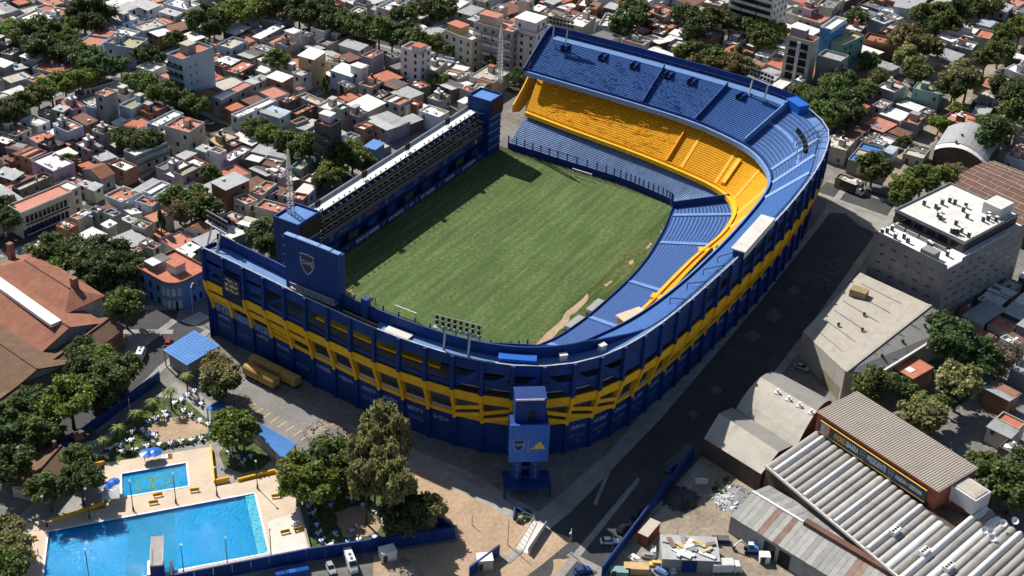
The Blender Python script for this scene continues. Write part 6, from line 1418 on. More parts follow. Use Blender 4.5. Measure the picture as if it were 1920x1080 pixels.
# parasols
def parasol(x,y,z,matn,label,r=1.5,h=2.4,group=None,closed=False):
    p=px(x,y,z); t=thing('parasol',label,'parasol',(p.x,p.y,z),group=group)
    MB().cyl(0,0,0,h,.04,.04,6).build('pole','steel',t)
    if closed: MB().cyl(0,0,h*.45,h,.2,.05,6).build('canopy',matn,t)
    else: MB().cyl(0,0,h-.5,h,r,.06,8).build('canopy',matn,t)
    return t
parasol(278,862,DK,'blue_gloss','left blue parasol behind the small pool',2.0,2.6); parasol(291,860,DK,'blue_gloss','right blue parasol behind the small pool',2.0,2.6)
p=px(210,940,DK); t=thing('gazebo','pale blue square gazebo at the left end of the small pool','gazebo',(p.x,p.y,DK),ang)
for a_ in (-1.8,1.8):
    for b_ in (-1.8,1.8): MB().cyl(a_,b_,0,2.4,.06,.06,6).build('post','steel',t)
MB().add([(-2,-2,2.4),(2,-2,2.4),(2,2,2.4),(-2,2,2.4),(0,0,3.3)],[(0,1,4),(1,2,4),(2,3,4),(3,0,4),(3,2,1,0)]).build('canopy','lamp_glass',t)
parasol(205,927,DK,'blue_gloss','left blue parasol beside the pale gazebo',1.5,3.4); parasol(216,921,DK,'blue_gloss','right blue parasol beside the pale gazebo',1.5,3.4)
for x,y,mt,l in ((306,858,'lamp_glass','pale blue towel spread behind the small pool'),(313,856,'white','white towel spread behind the small pool'),(319,855,'terra_wall','red towel spread behind the small pool')):
    p=px(x,y,DK); o=MB().box(-.9,.9,-.5,.5,0,.05).box(-.9,-.55,-.45,.45,.05,.2).build('towel',mt); tag(o,l,'towel'); o.location=(p.x,p.y,DK+.01); o.rotation_euler=(0,0,ang)
# garden tables and chairs on the lawns
TT=MB().cyl(0,0,.70,.76,.55,.55,10).mesh('tabletop','white_clean'); TL=MB().cyl(0,0,0,.70,.06,.05,6).cyl(0,0,0,.06,.35,.3,8).mesh('leg','white_clean'); TP=MB().cyl(0,0,.76,2.0,.16,.05,6).mesh('folded_parasol','blue_wall')
CS=MB().box(-.27,.27,-.27,.27,.40,.46).mesh('seat','white_clean'); CBk=MB().box(-.27,.27,.22,.28,.46,.95).mesh('backrest','white_clean'); CL=MB().box(-.03,.03,-.03,.03,0,.40).mesh('leg','white_clean')
CS2=MB().box(-.27,.27,-.27,.27,.40,.46).mesh('seat','blue_gloss'); CB2=MB().box(-.27,.27,.22,.28,.46,.95).mesh('backrest','blue_gloss')
tabs=[(285,818),(292,820),(308,775),(312,782),(292,786),(278,793),(267,808),(277,818),(247,812),(245,828),(225,837),(206,844),(228,849),(251,846),(276,838),(298,836),(319,834),(338,830),(358,828),(377,824),(397,817),(375,790),(357,781),(344,772),(326,758),(391,797),(198,857),(377,760),(352,742),(365,735),(340,752),(430,850),(445,858),(470,858),(455,870),(580,950),(587,965),(620,950),(658,937),(594,987),(596,1003),(602,1017),(620,1025),(652,1018),(672,1015),(702,1010),(660,997),(628,1003),(680,950),(706,962),(718,978),(578,952),(603,924),(633,920)]
for k,(x,y) in enumerate(tabs):
    p=px(x,y,.06); t=thing('garden_table',None,None,(p.x,p.y,.09)); link('tabletop',TT,t); link('leg',TL,t)
    if k%3: link('folded_parasol',TP,t)
    lab(t,'white garden table'+(' with folded parasol' if k%3 else ''),p,'table','white garden tables on the club lawns')
    for j in range(3):
        a=6.2832*j/3+rh.uniform(-.3,.3); c=thing('garden_chair','plastic garden chair drawn up to a white table on the club lawn','chair',(p.x+0.95*math.cos(a),p.y+0.95*math.sin(a),.09),a-math.pi/2,'garden chairs at the lawn tables')
        b2=rh.random()<.6
        link('seat',CS2 if b2 else CS,c); link('backrest',CB2 if b2 else CBk,c)
        for sx in (-.22,.22):
            for sy in (-.22,.22): link('leg',CL,c,(sx,sy,0))
# blue long roof over the club bar, kiosk, tiled cabin
def roof_on_posts(name,label,cat,quad,h,rm,walls=None,slope=0):
    P=[px(x,y,h) for x,y in quad]; c=sum(P,Vector())/4; t=thing(name,label,cat,(c.x,c.y,0)); L_=[p-Vector((c.x,c.y,0)) for p in P]
    n=4; vs=L_+[p-Vector((0,0,.25)) for p in L_]; MB().add(vs,[(3,2,1,0),(4,5,6,7)]+[(i,(i+1)%4,4+(i+1)%4,4+i) for i in range(4)]).build('roof',rm,t)
    # raised seams
    for j in range(1,12): a=L_[0].lerp(L_[1],j/12); b=L_[3].lerp(L_[2],j/12); MB().bar(a+Vector((0,0,.04)),b+Vector((0,0,.04)),.12,.12).build('roof_rib',rm,t)
    for p in L_: q=p*.94; MB().box(q.x-.15,q.x+.15,q.y-.15,q.y+.15,0,h-.25).build('post','steel',t)
    if walls: W_=[p*.8 for p in L_]; MB().add([(p.x,p.y,h-.3) for p in W_]+[(p.x,p.y,0) for p in W_],[(i,(i+1)%4,4+(i+1)%4,4+i) for i in range(4)]).build('wall',walls,t)
    return t
mat('blue_sheet',(.05,.20,.52),.45,.15,.5,stain=.2)
roof_on_posts('blue_canopy','square bright blue ribbed roof at the street corner by the stadium','canopy',[(305,656),(364,619),(413,648),(350,685)],5.5,'blue_sheet','wall_grey')
roof_on_posts('club_bar','long blue roof beside the parking lot, right of the round tree','club building',[(470,800),(486,792),(556,832),(530,860)],4,'blue_sheet','wall_cream')
roof_on_posts('club_bar','short blue roof beside the parking lot, left of the round tree','club building',[(386,765),(415,748),(470,782),(445,800)],4,'blue_sheet','wall_cream')
p=px(158,818,3.2); t=thing('kiosk','small teal kiosk with dark and red roof by the club path','kiosk',(p.x,p.y,0),math.radians(-25)); MB().box(-2.4,2.4,-2.2,2.2,0,3.2).build('wall','wall_teal',t); MB().box(-2.8,2.8,-2.6,2.6,3.2,3.45).build('roof','dark_metal',t); MB().box(-2.4,-.2,-1.2,1.2,3.45,3.5).build('roof_patch','roof_terracotta',t)
cab=thing('tiled_cabin','brown tiled cabin half hidden by trees left of the pools','cabin'); gable_world(px(52,905,5.5),px(112,838,5.5),4.6,3.6,5.6,cab,'tile_roof2','wall_cream')
p=px(102,833,6); MB().box(p.x-.4,p.x+.4,p.y-.4,p.y+.4,4.5,7).build('chimney','wall_brick',cab)
# blue perimeter walls
def wall(pts,h,label,matn='blue_wall',th=.3,name='perimeter_wall',cat='wall',z=0):
    P=[px(x,y,z) for x,y in pts]; c=P[0]; t=thing(name,label,cat,(c.x,c.y,z))
    for a,b in zip(P,P[1:]):
        d=b-a; n=max(1,int(d.length/4)) 
        for j in range(n):
            q0=a+d*(j/n)-c; q1=a+d*((j+1)/n)-c-d.normalized()*.05
            MB().bar(Vector((q0.x,q0.y,h/2)),Vector((q1.x,q1.y,h/2)),th,h).build('panel',matn,t)
        MB().bar(Vector((a.x-c.x,a.y-c.y,h+.05)),Vector((b.x-c.x,b.y-c.y,h+.05)),th+.12,.1).build('coping',matn,t)
    return t
w_=wall([(330,1100),(575,1052),(852,1010)],3.6,'long blue wall below the pools and the lower lawn','blue_panel')
wall([(852,1010),(818,985)],3.2,'short blue wall end under the lower trees','blue_panel')
wall([(300,715),(195,795),(120,850)],3.2,'blue street wall along the club path under the trees','blue_wall')
wall([(1128,1082),(1215,965),(1300,855)],3.2,'blue wall between the shaded street and the scrap yard','blue_panel')
wall([(880,1082),(936,1040)],3.0,'short blue wall with a pale hut at the bottom centre','blue_panel')
wall([(1000,975),(965,955),(963,975)],1.0,'low blue planter edge in front of the sponsor tower','blue_wall')
p=px(795,800+220,0)
# ramp with railings
a,b=px(1012,985),px(978,1035); t=thing('railed_ramp','pale railed ramp beside the shaded street corner','ramp',(a.x,a.y,0)); d=b-a; n=Vector((-d.y,d.x,0)).normalized()*1.6
MB().add([(n.x,n.y,.9),(-n.x,-n.y,.9),(d.x-n.x,d.y-n.y,.1),(d.x+n.x,d.y+n.y,.1),(n.x,n.y,0),(-n.x,-n.y,0),(d.x-n.x,d.y-n.y,0),(d.x+n.x,d.y+n.y,0)],[(0,1,2,3),(0,4,5,1),(1,5,6,2),(2,6,7,3),(3,7,4,0)]).build('ramp_slab','pale',t)
for s in (1,-1):
    mb=MB()
    for j in range(9): q=d*(j/8)+n*s; mb.bar((q.x,q.y,.1),(q.x,q.y,2.0),.08)
    mb.bar((n.x*s,n.y*s,2.0),(d.x+n.x*s,d.y+n.y*s,2.0),.1); mb.build('railing','pale',t)
MB().bar((n.x,n.y,1.1),(d.x+n.x,d.y+n.y,1.1),.1,1.6).build('screen','pale',t)
# planter with shrubs before the tower, street poles
def pole(x,y,h,label,arm=0):
    p=px(x,y); t=thing('street_pole',label,'pole',(p.x,p.y,0)); MB().cyl(0,0,0,h,.13,.08,8).build('pole','steel',t)
    if arm: MB().bar((0,0,h),(arm,arm*.4,h+.4),.1).build('arm','steel',t); MB().box(arm-.5,arm+.3,arm*.4-.15,arm*.4+.15,h+.3,h+.48).build('lamp_head','lamp_glass',t)
for x,y,h,l,ar in ((952,1022,8,'slim street pole on the sandy ground',0),(1068,1037,7.5,'street lamp with a bent arm over the street corner',-1.8),(1148,1030,6,'thin pole standing by the white parked car',0),(885,985,3,'short marker post at the end of the lower lawn wall',0),(362,590,9,'street lamp beside the blue corner house',1.6),(1268,1018,4,'thin pole at the yard wall',0),(310,770,7,'pale lamp pole on the club path',0),(246,790,7,'thin pole between the club palms',0)): pole(x,y,h,l,ar)
# ------------------------------------------------------------------ vehicles
WH=MB(); n=12
WH.add([(.32*math.cos(6.2832*i/n),s,.32*math.sin(6.2832*i/n)) for s in (-.1,.1) for i in range(n)],[(i,(i+1)%n,n+(i+1)%n,n+i) for i in range(n)]+[tuple(reversed(range(n))),tuple(range(n,2*n))])
WHm=WH.mesh('tyre','tyre'); RM=MB(); RM.add([(.19*math.cos(6.2832*i/n),s,.19*math.sin(6.2832*i/n)) for s in (-.115,.115) for i in range(n)],[(i,(i+1)%n,n+(i+1)%n,n+i) for i in range(n)]+[tuple(reversed(range(n))),tuple(range(n,2*n))]); RMm=RM.mesh('rim','steel')
def loft(sections,name,matn,parent):
    n=len(sections[0]); vs=[p for s in sections for p in s]; fs=[]
    for k in range(len(sections)-1):
        for i in range(n): fs.append((k*n+i,k*n+(i+1)%n,(k+1)*n+(i+1)%n,(k+1)*n+i))
    fs += [tuple(reversed(range(n))),tuple(range((len(sections)-1)*n,len(sections)*n))]
    return MB().add(vs,fs).build(name,matn,parent)
def wheels(t,xs,y,s=1.0):
    for x in xs:
        for sy in (-y,y):
            wl=link('wheel',WHm,t,(x,sy,.32*s),0,(s,1.2,s)); link('rim',RMm,wl)
def car(x,y,rz,matn,label,sc=1.0):
    p=px(x,y); t=thing('parked_car',label,'car',(p.x,p.y,.05),rz); t.scale=(sc,sc,sc)
    def sec(x,w,z0,z1): return [(x,-w,z0),(x,-w*1.03,(z0+z1)/2),(x,-w*.9,z1),(x,w*.9,z1),(x,w*1.03,(z0+z1)/2),(x,w,z0)]
    loft([sec(-2.15,.72,.45,.75),sec(-2.0,.84,.3,.88),sec(-1.2,.87,.25,.95),sec(.9,.87,.25,.93),sec(1.8,.82,.28,.80),sec(2.15,.68,.4,.66)],'body',matn,t)
    loft([[(-1.75,-.70,.93),(-1.75,.70,.93),(-1.3,.60,1.38),(-1.3,-.60,1.38)],[(1.05,-.70,.90),(1.05,.70,.90),(.25,.58,1.40),(.25,-.58,1.40)]],'windows','glass',t)
    MB().box(-1.25,.2,-.58,.58,1.385,1.44).build('roof',matn,t)
    wheels(t,(-1.35,1.35),.82)
    for s in (-.55,.55): MB().box(2.08,2.16,s-.17,s+.17,.55,.68).build('headlight','lamp_glass',t); MB().box(-2.18,-2.1,s-.16,s+.16,.6,.72).build('tail_light','terra_wall',t)
    return t
mat('paint_white',(.7,.7,.7),.3,.05,1); mat('paint_blue',(.02,.07,.28),.25,.05,1); mat('paint_red',(.25,.02,.025),.3,.05,1); mat('paint_black',(.015,.016,.02),.25,.05,1); mat('paint_silver',(.35,.36,.38),.3,.05,1)
A0=math.radians
car(1142,1018,A0(-55),'paint_white','white car parked beside the blue yard wall'); car(1091,1073,A0(-35),'paint_blue','dark blue car on the street at the bottom edge')
car(1168,993,A0(-5),'paint_black','black car in the shade of the street, nearer the white car'); car(1195,966,A0(-5),'paint_black','second black car in the shade, farther up the street'); car(1258,880,A0(0),'paint_blue','dark car in the shade by the brick shed')
car(316,646,A0(30),'paint_red','dark red car on the street beside the square blue roof'); car(240,144,A0(-10),'paint_silver','silver car at the crossing left of the white apartment tower'); car(187,147,A0(-60),'paint_white','white car under the trees at the left crossing')
car(391,233,A0(-60),'paint_silver','silver car parked below the pink-roofed cream house'); car(962,160,A0(-60),'paint_white','white car between the far mast and the far stand'); car(1670,125,A0(20),'paint_white','white car in the street right of the mural building')
car(1877,197,A0(-20),'paint_white','white car by the railway crossing at the right'); car(1503,692,A0(-95),'paint_silver','silver car in the shaded yard of the beige hall'); car(620,1068,A0(-125),'paint_silver','grey car beside the white van at the bottom')
car(1242,10,A0(-30),'paint_white','white car at the top street crossing')
def van(x,y,rz,matn,label,L_=5.6,H_=2.5,W_=2.0):
    p=px(x,y); t=thing('van',label,'van',(p.x,p.y,.05),rz); w=W_/2
    def sec(x,w,z0,z1): return [(x,-w,z0),(x,-w,z1*.8),(x,-w*.86,z1),(x,w*.86,z1),(x,w,z1*.8),(x,w,z0)]
    loft([sec(-L_/2,w*.97,.35,H_),sec(L_*.22,w,.3,H_),sec(L_*.36,w*.97,.3,H_*.72),sec(L_/2,w*.85,.35,H_*.48)],'body',matn,t)
    MB().add([(L_*.235,-w*.8,H_*.95),(L_*.235,w*.8,H_*.95),(L_*.37,w*.86,H_*.70),(L_*.37,-w*.86,H_*.70)],[(0,3,2,1)]).build('windscreen','glass',t).location=(.05,0,.04)
    for s in (-1,1): MB().box(-L_*.4,L_*.2,s*w-.02,s*w+.02,H_*.52,H_*.78).build('side_window','glass',t)
    for xx in (-.8,.6): MB().box(xx-.35,xx+.35,-.3,.3,H_+.01,H_+.12).build('roof_hatch','dark_metal',t)
    wheels(t,(-L_*.31,L_*.31),w*.94,1.1); return t
van(658,1060,A0(-128),'paint_white','white minibus parked below the blue wall',6.4,2.6)
van(265,668,A0(30),'paint_white','white utility van at the zebra crossing near the market hall',5,2.4)
def truck(x,y,rz,cabm,boxm,label,L_=7.0,H_=3.2):
    p=px(x,y); t=thing('truck',label,'truck',(p.x,p.y,.05),rz)
    MB().box(-L_/2,L_*.18,-1.2,1.2,.9,H_).build('cargo_box',boxm,t); MB().box(-L_/2-.03,L_*.18+.03,-1.23,1.23,H_,H_+.1).build('box_roof','pale',t)
    loft([[(L_*.22,-1.1,.5),(L_*.22,1.1,.5),(L_*.22,1.05,2.6),(L_*.22,-1.05,2.6)],[(L_*.44,-1.1,.5),(L_*.44,1.1,.5),(L_*.40,1.0,2.5),(L_*.40,-1.0,2.5)],[(L_*.5,-1.0,.5),(L_*.5,1.0,.5),(L_*.46,.95,1.5),(L_*.46,-.95,1.5)]],'cab',cabm,t)
    MB().add([(L_*.41,-.9,2.4),(L_*.41,.9,2.4),(L_*.465,.9,1.55),(L_*.465,-.9,1.55)],[(0,3,2,1)]).build('windscreen','glass',t).location=(.06,0,.03)
    wheels(t,(-L_*.3,L_*.34),1.0,1.5); return t
truck(1597,360,A0(-100),'paint_white','dark_metal','dark box truck with white cab on the street right of the stadium',8.5,3.6)
truck(1362,1072,A0(-55),'paint_white','paint_white','white box truck at the bottom of the scrap yard',7,3.0)
# yellow covered trailers by the stadium wall
def trailer(x,y,rz,n,label):
    p=px(x,y); t=thing('covered_trailer',label,'trailer',(p.x,p.y,.05),rz)
    for k in range(n):
        x0=k*5.6-n*2.8; pr_=[(-1.3,1.0),(-1.3,3.0),(-.9,3.45),(0,3.6),(.9,3.45),(1.3,3.0),(1.3,1.0)]
        MB().add([(x0+.06,a_,b_) for a_,b_ in pr_]+[(x0+5.5,a_,b_) for a_,b_ in pr_],[(i,(i+1)%7,7+(i+1)%7,7+i) for i in range(7)]+[tuple(range(7)),tuple(reversed(range(7,14)))]).build('cover','yellow_cover',t)
        wl=link('wheel',WHm,t,(x0+1.2,-1.1,.45),0,(1.4,1.6,1.4)); link('rim',RMm,wl)
    MB().box(-n*2.8,n*2.8,-1.1,1.1,.7,1.0).build('chassis','dark_metal',t)
    for k in range(n):
        for s in (-1.1,1.1): wl=link('wheel',WHm,t,(k*5.6-n*2.8+4.4,s,.45),0,(1.4,1.6,1.4)); link('rim',RMm,wl)
mat('yellow_cover',(.44,.28,.08),.7,.15,.8,stain=.2)
d=px(545,743)-px(470,705); rz=math.atan2(d.y,d.x)
trailer(490,716,rz,2,'yellow covered trailer in the sun at the edge of the parking lot'); trailer(516,706,rz,3,'yellow covered trailer in the shade against the stadium wall')
# containers, cabins, heaps and scrap in the yard
def box_thing(name,x,y,rz,lx,ly,h,matn,roofm,label,cat,z=0):
    p=px(x,y); t=thing(name,label,cat,(p.x,p.y,z+.05),rz); MB().box(-lx/2,lx/2,-ly/2,ly/2,0,h).build('body',matn,t); MB().box(-lx/2-.05,lx/2+.05,-ly/2-.05,ly/2+.05,h,h+.12).build('roof',roofm,t)
    MB().box(-lx/2+.3,-lx/2+1.3,-ly/2-.05,-ly/2,.1,2.0).build('door','dark_metal',t)
    for k in range(int(lx/.6)): MB().box(-lx/2+.3+k*.6,-lx/2+.42+k*.6,-ly/2-.04,-ly/2,.15,h-.1).build('rib',matn,t)
    return t
box_thing('container',1215,1008,A0(-2),6.2,2.6,3.0,'terra_wall','roof_beige','red shipping container with pale roof beside the blue yard wall','container')
box_thing('site_cabin',727,1046,A0(-35),3.6,2.6,2.6,'white','roof_white','white site cabin with one window below the blue wall','cabin'); 
box_thing('site_cabin',908,1062,A0(-50),3.6,2.8,2.8,'wall_cream','roof_white','pale-roofed hut behind the short blue wall at the bottom centre','cabin')
box_thing('skip',1192,1072,A0(-60),5.5,2.2,1.7,'roof_tan','roof_tan','open tan skip at the bottom of the scrap yard','skip'); box_thing('skip',1160,1078,A0(-60),4,2,1.6,'wall_teal','wall_teal','green skip at the bottom left of the scrap yard','skip')
sj=thing('scrap_shed','flat shed heaped with scrap sheets in the middle of the yard','shed'); p=px(1290,1050); sj.location=(p.x,p.y,0); sj.rotation_euler=(0,0,A0(-60))
MB().box(-6.5,6.5,-4.0,4.0,0,3.6).build('wall','wall_grey',sj); MB().box(-6.6,6.6,-4.1,4.1,3.6,3.75).build('roof','roof_grey_metal',sj); MB().box(-2,1.5,-4.1,-4.0,.2,3.4).build('gate','blue_wall',sj)
for k in range(22):
    o=MB().box(-rh.uniform(.8,2.2),rh.uniform(.8,2.2),-rh.uniform(.2,.7),rh.uniform(.2,.7),0,rh.uniform(.08,.4)).build('scrap_sheet',rh.choice(['white','steel','roof_white','sheet_rust','marking_yellow','roof_grey_metal','blue_floor']),sj); o.location=(rh.uniform(-5,5),rh.uniform(-3,3),3.76+k*.012); o.rotation_euler=(rh.uniform(-.08,.08),rh.uniform(-.08,.08),rh.uniform(0,3))
def heap(x,y,r,h,n,matn,label,z=0):
    mb=MB(); 
    for _ in range(n):
        a=rh.uniform(0,6.283); q=math.sqrt(rh.random())*r; zz=h*(1-q/r)*rh.random(); s=rh.uniform(.15,.55)
        c=Vector((q*math.cos(a),q*math.sin(a),zz)); e=Vector((rh.uniform(-1,1),rh.uniform(-1,1),rh.uniform(-.4,.4))).normalized()*s; mb.bar(c-e,c+e,s*rh.uniform(.5,1.2),s*rh.uniform(.3,.8))
    mb.cyl(0,0,0,h*.7,r*.95,r*.2,12)
    p=px(x,y,z); o=tag(mb.build('heap',matn),label,'heap'); o.location=(p.x,p.y,z); return o
heap(612,812,5.5,2.2,420,'rubble','pale rubble heap at the end of the parking lot'); heap(1375,935,5.5,1.2,300,'steel','grey heap of scrap metal by the rusty shed'); heap(1275,935,5,1.5,160,'dark_metal','dark scrap pile in the shade along the yard wall'); heap(760,1072,4,1.2,120,'soil','brown earth mound at the bottom edge')
for k,(x,y) in enumerate(((1190,1050),(1215,1045),(1230,1060),(1240,1075),(1250,1055),(1225,1035),(1200,1060),(1258,1068),(1210,1072),(1315,905))):
    p=px(x,y); o=MB().box(-1.6,1.6,-.7,.7,0,rh.uniform(.3,.9)).box(-1.2,1.0,-.5,.4,.9,1.1).build('scrap_block',['white','steel','marking_yellow','blue_floor','roof_white','pale','concrete','white','roof_beige','pale'][k]); o.location=(p.x,p.y,.05); o.rotation_euler=(0,0,rh.uniform(0,3)); lab(o,['white','steel','tan','blue','off-white','pale','concrete','bright white','beige','light'][k]+' scrap block lying in the yard',p,'scrap')
p=px(1408,1035); t=thing('excavator','small blue and white excavator before the rusty shed','excavator',(p.x,p.y,.05),A0(120)); MB().box(-1.6,1.6,-1.1,-.6,0,.7).build('track','tyre',t); MB().box(-1.6,1.6,.6,1.1,0,.7).build('track','tyre',t); MB().box(-1.5,.9,-.9,.9,.8,1.7).build('body','blue_sheet',t); MB().box(-.2,.9,-.2,.8,1.7,2.8).build('cab','glass',t); MB().box(-.25,.95,-.25,.85,2.8,2.9).build('cab_roof','white',t); MB().bar((.8,-.5,1.2),(2.6,-.5,3.0),.35).bar((2.6,-.5,3.0),(4.0,-.5,1.0),.28).build('arm','white',t); MB().box(3.7,4.4,-.9,-.1,.4,1.1).build('bucket','dark_metal',t)
box_thing('skip',1350,1015,A0(-60),4,1.6,1.0,'blue_wall','concrete_dark','dark blue trough beside the rusty shed','skip'); box_thing('cabinet',1432,1052,A0(-60),2.4,2,2.0,'white','white','white cabinet against the rusty shed','cabinet')
for k,(x,y) in enumerate(((560,1072),(535,1076))):
    p=px(x,y); o=thing('barrier_stack',f"{['right','left'][k]} stack of blue crowd barriers at the bottom edge",'barriers',(p.x,p.y,.05),A0(-40))
    for j in range(7): MB().box(-2.2,2.2,j*.3-1,j*.3-.88,0,1.1).build('barrier','blue_gloss',o)
# people by the near goal and by the pool
def person(p,rz,top,leg,label,arm=.25):
    o=bpy.data.objects.new('person',None)
    V=[(0,0,.92),(0,0,1.15),(0,0,1.40),(0,0,1.50),(0,.02,1.62),(0,.02,1.72),(.18,0,1.40),(.26,arm*.2,1.12),(.28,arm,.88),(-.18,0,1.40),(-.26,.05,1.12),(-.27,.1,.86),(.10,0,.88),(.12,.03,.48),(.12,-.02,.06),(.12,.12,.04),(-.10,0,.88),(-.12,-.04,.48),(-.12,-.1,.06),(-.12,.04,.04)]
    E=[(0,1),(1,2),(2,3),(3,4),(4,5),(2,6),(6,7),(7,8),(2,9),(9,10),(10,11),(0,12),(12,13),(13,14),(14,15),(0,16),(16,17),(17,18),(18,19)]
    R_=[.15,.15,.15,.06,.10,.09,.07,.055,.04,.07,.055,.04,.09,.07,.05,.045,.09,.07,.05,.045]
    me=bpy.data.meshes.new('person'); me.from_pydata(V,E,[]); o=bpy.data.objects.new('person',me); col.objects.link(o)
    md=o.modifiers.new('skin','SKIN'); sv_=me.skin_vertices[0].data
    for i,r in enumerate(R_): sv_[i].radius=(r,r)
    sv_[0].use_root=True; o.modifiers.new('sub','SUBSURF').levels=1; o.modifiers['sub'].render_levels=1
    me.materials.append(MATS[top]); tag(o,label,'person'); o.location=p; o.rotation_euler=(0,0,rz)
    MB().cyl(0,.02,1.66,1.80,.11,.07,8).build('hair','black',o); return o
for (x,y),l in (((698,567),'left person in dark clothes standing behind the near goal'),((704,569),'right person in dark clothes standing behind the near goal')): person(px(x,y,.03),rh.uniform(0,6),'black','black',l)
mat('skin',(.42,.24,.16),.6,.1,1)
for (x,y),l in (((272,865),'bather standing under the left blue parasol'),((72,1040),'bather beside the yellow bench at the left pool deck'),((75,985),'bather at the upper left of the pool deck'),((158,975),'bather beside the left lamp post')): person(px(x,y,DK),rh.uniform(0,6),'skin','blue_wall',l)
# ------------------------------------------------------------------ trees
rt_=random.Random(21)
def crown_mesh(name,n,matn,lobes,leaf=.5,flat=1.0,seed=1):
    r=random.Random(seed); L_=[]
    for _ in range(lobes):
        a=r.uniform(0,6.283); q=math.sqrt(r.random())*.80; L_.append((q*math.cos(a),q*math.sin(a),r.uniform(-.42,.66)*flat*(1.15-q*.75),r.uniform(.10,.34)))
    wts=[l_[3]**2.2 for l_ in L_]
    vs=[];fs=[]
    for _ in range(n):
        lx,ly,lz,lr=r.choices(L_,wts)[0]; d=Vector((r.gauss(0,1),r.gauss(0,1),r.gauss(0,1)+.2)).normalized(); rr=lr*min(1.45,abs(r.gauss(.78,.27)))
        c=Vector((lx,ly,lz))+Vector((d.x,d.y,d.z*flat))*rr; s=leaf*r.uniform(.45,1.35)/5
        nn=(d*.6+Vector((r.gauss(0,.7),r.gauss(0,.7),r.gauss(0,.7)+.45))).normalized(); e=nn.cross(Vector((r.gauss(0,1),r.gauss(0,1),r.gauss(0,1)))).normalized(); g=nn.cross(e)
        o=len(vs); vs += [tuple(c+e*s),tuple(c+g*s*.8),tuple(c-e*s),tuple(c-g*s*.8)]; fs.append((o,o+1,o+2,o+3))
    mb=MB(); mb.v=vs; mb.f=fs; mb.mi=[0]*len(fs); return mb.mesh(name,matn)
def trunk_mesh(seed):
    r=random.Random(seed); mb=MB(); mb.tube([(0,0,-1.7),(.02,.01,-1.0),(.0,.03,-.45),(.03,0,.1)],[.10,.07,.06,.03],7)
    for k in range(6):
        a=6.283*k/6+r.uniform(-.4,.4); z=r.uniform(-.75,-.35); mb.tube([(0,0,z),(.25*math.cos(a),.25*math.sin(a),z+.3),(.55*math.cos(a),.55*math.sin(a),z+.62)],[.035,.025,.012],5)
    return mb.mesh('trunk','trunk')
TR=[trunk_mesh(i) for i in range(4)]
KINDS={'m':('leaf_mid','green'),'d':('leaf_dark','dark green'),'b':('leaf_bright','bright green'),'o':('leaf_olive','olive green'),'n':('leaf_brown','brownish'),'g':('leaf_grey','bare greyish')}
CR={k:[crown_mesh('crown',5200 if k!='g' else 1100,v[0],30,.36,.85,100*i+ord(k)) for i in range(4)] for k,v in KINDS.items()}
def tree(x,y,r,kind='m',tall=1.0,grp='trees round the stadium'):
    r*=.92; hc=r*1.5*tall
    p=px(x,y,hc); q=(p.x,p.y)
    t=thing('tree',None,None,(p.x,p.y,0)); s=hc/1.7
    tk=link('trunk',rt_.choice(TR),t,(0,0,hc),rt_.uniform(0,6),(r*.8,r*.8,s))
    link('crown',rt_.choice(CR[kind]),t,(0,0,hc),rt_.uniform(0,6.28),(r*1.12,r*1.12,r*1.05*max(1,tall*.9)))
    FOOT.append((p.x,p.y,0,r*.55,r*.55))
    lab(t,f"{'tall' if r>6.5 or tall>1.2 else ('small' if r<4 else 'leafy')} {KINDS[kind][1]} tree",(p.x,p.y,hc),'tree',grp)
    return t
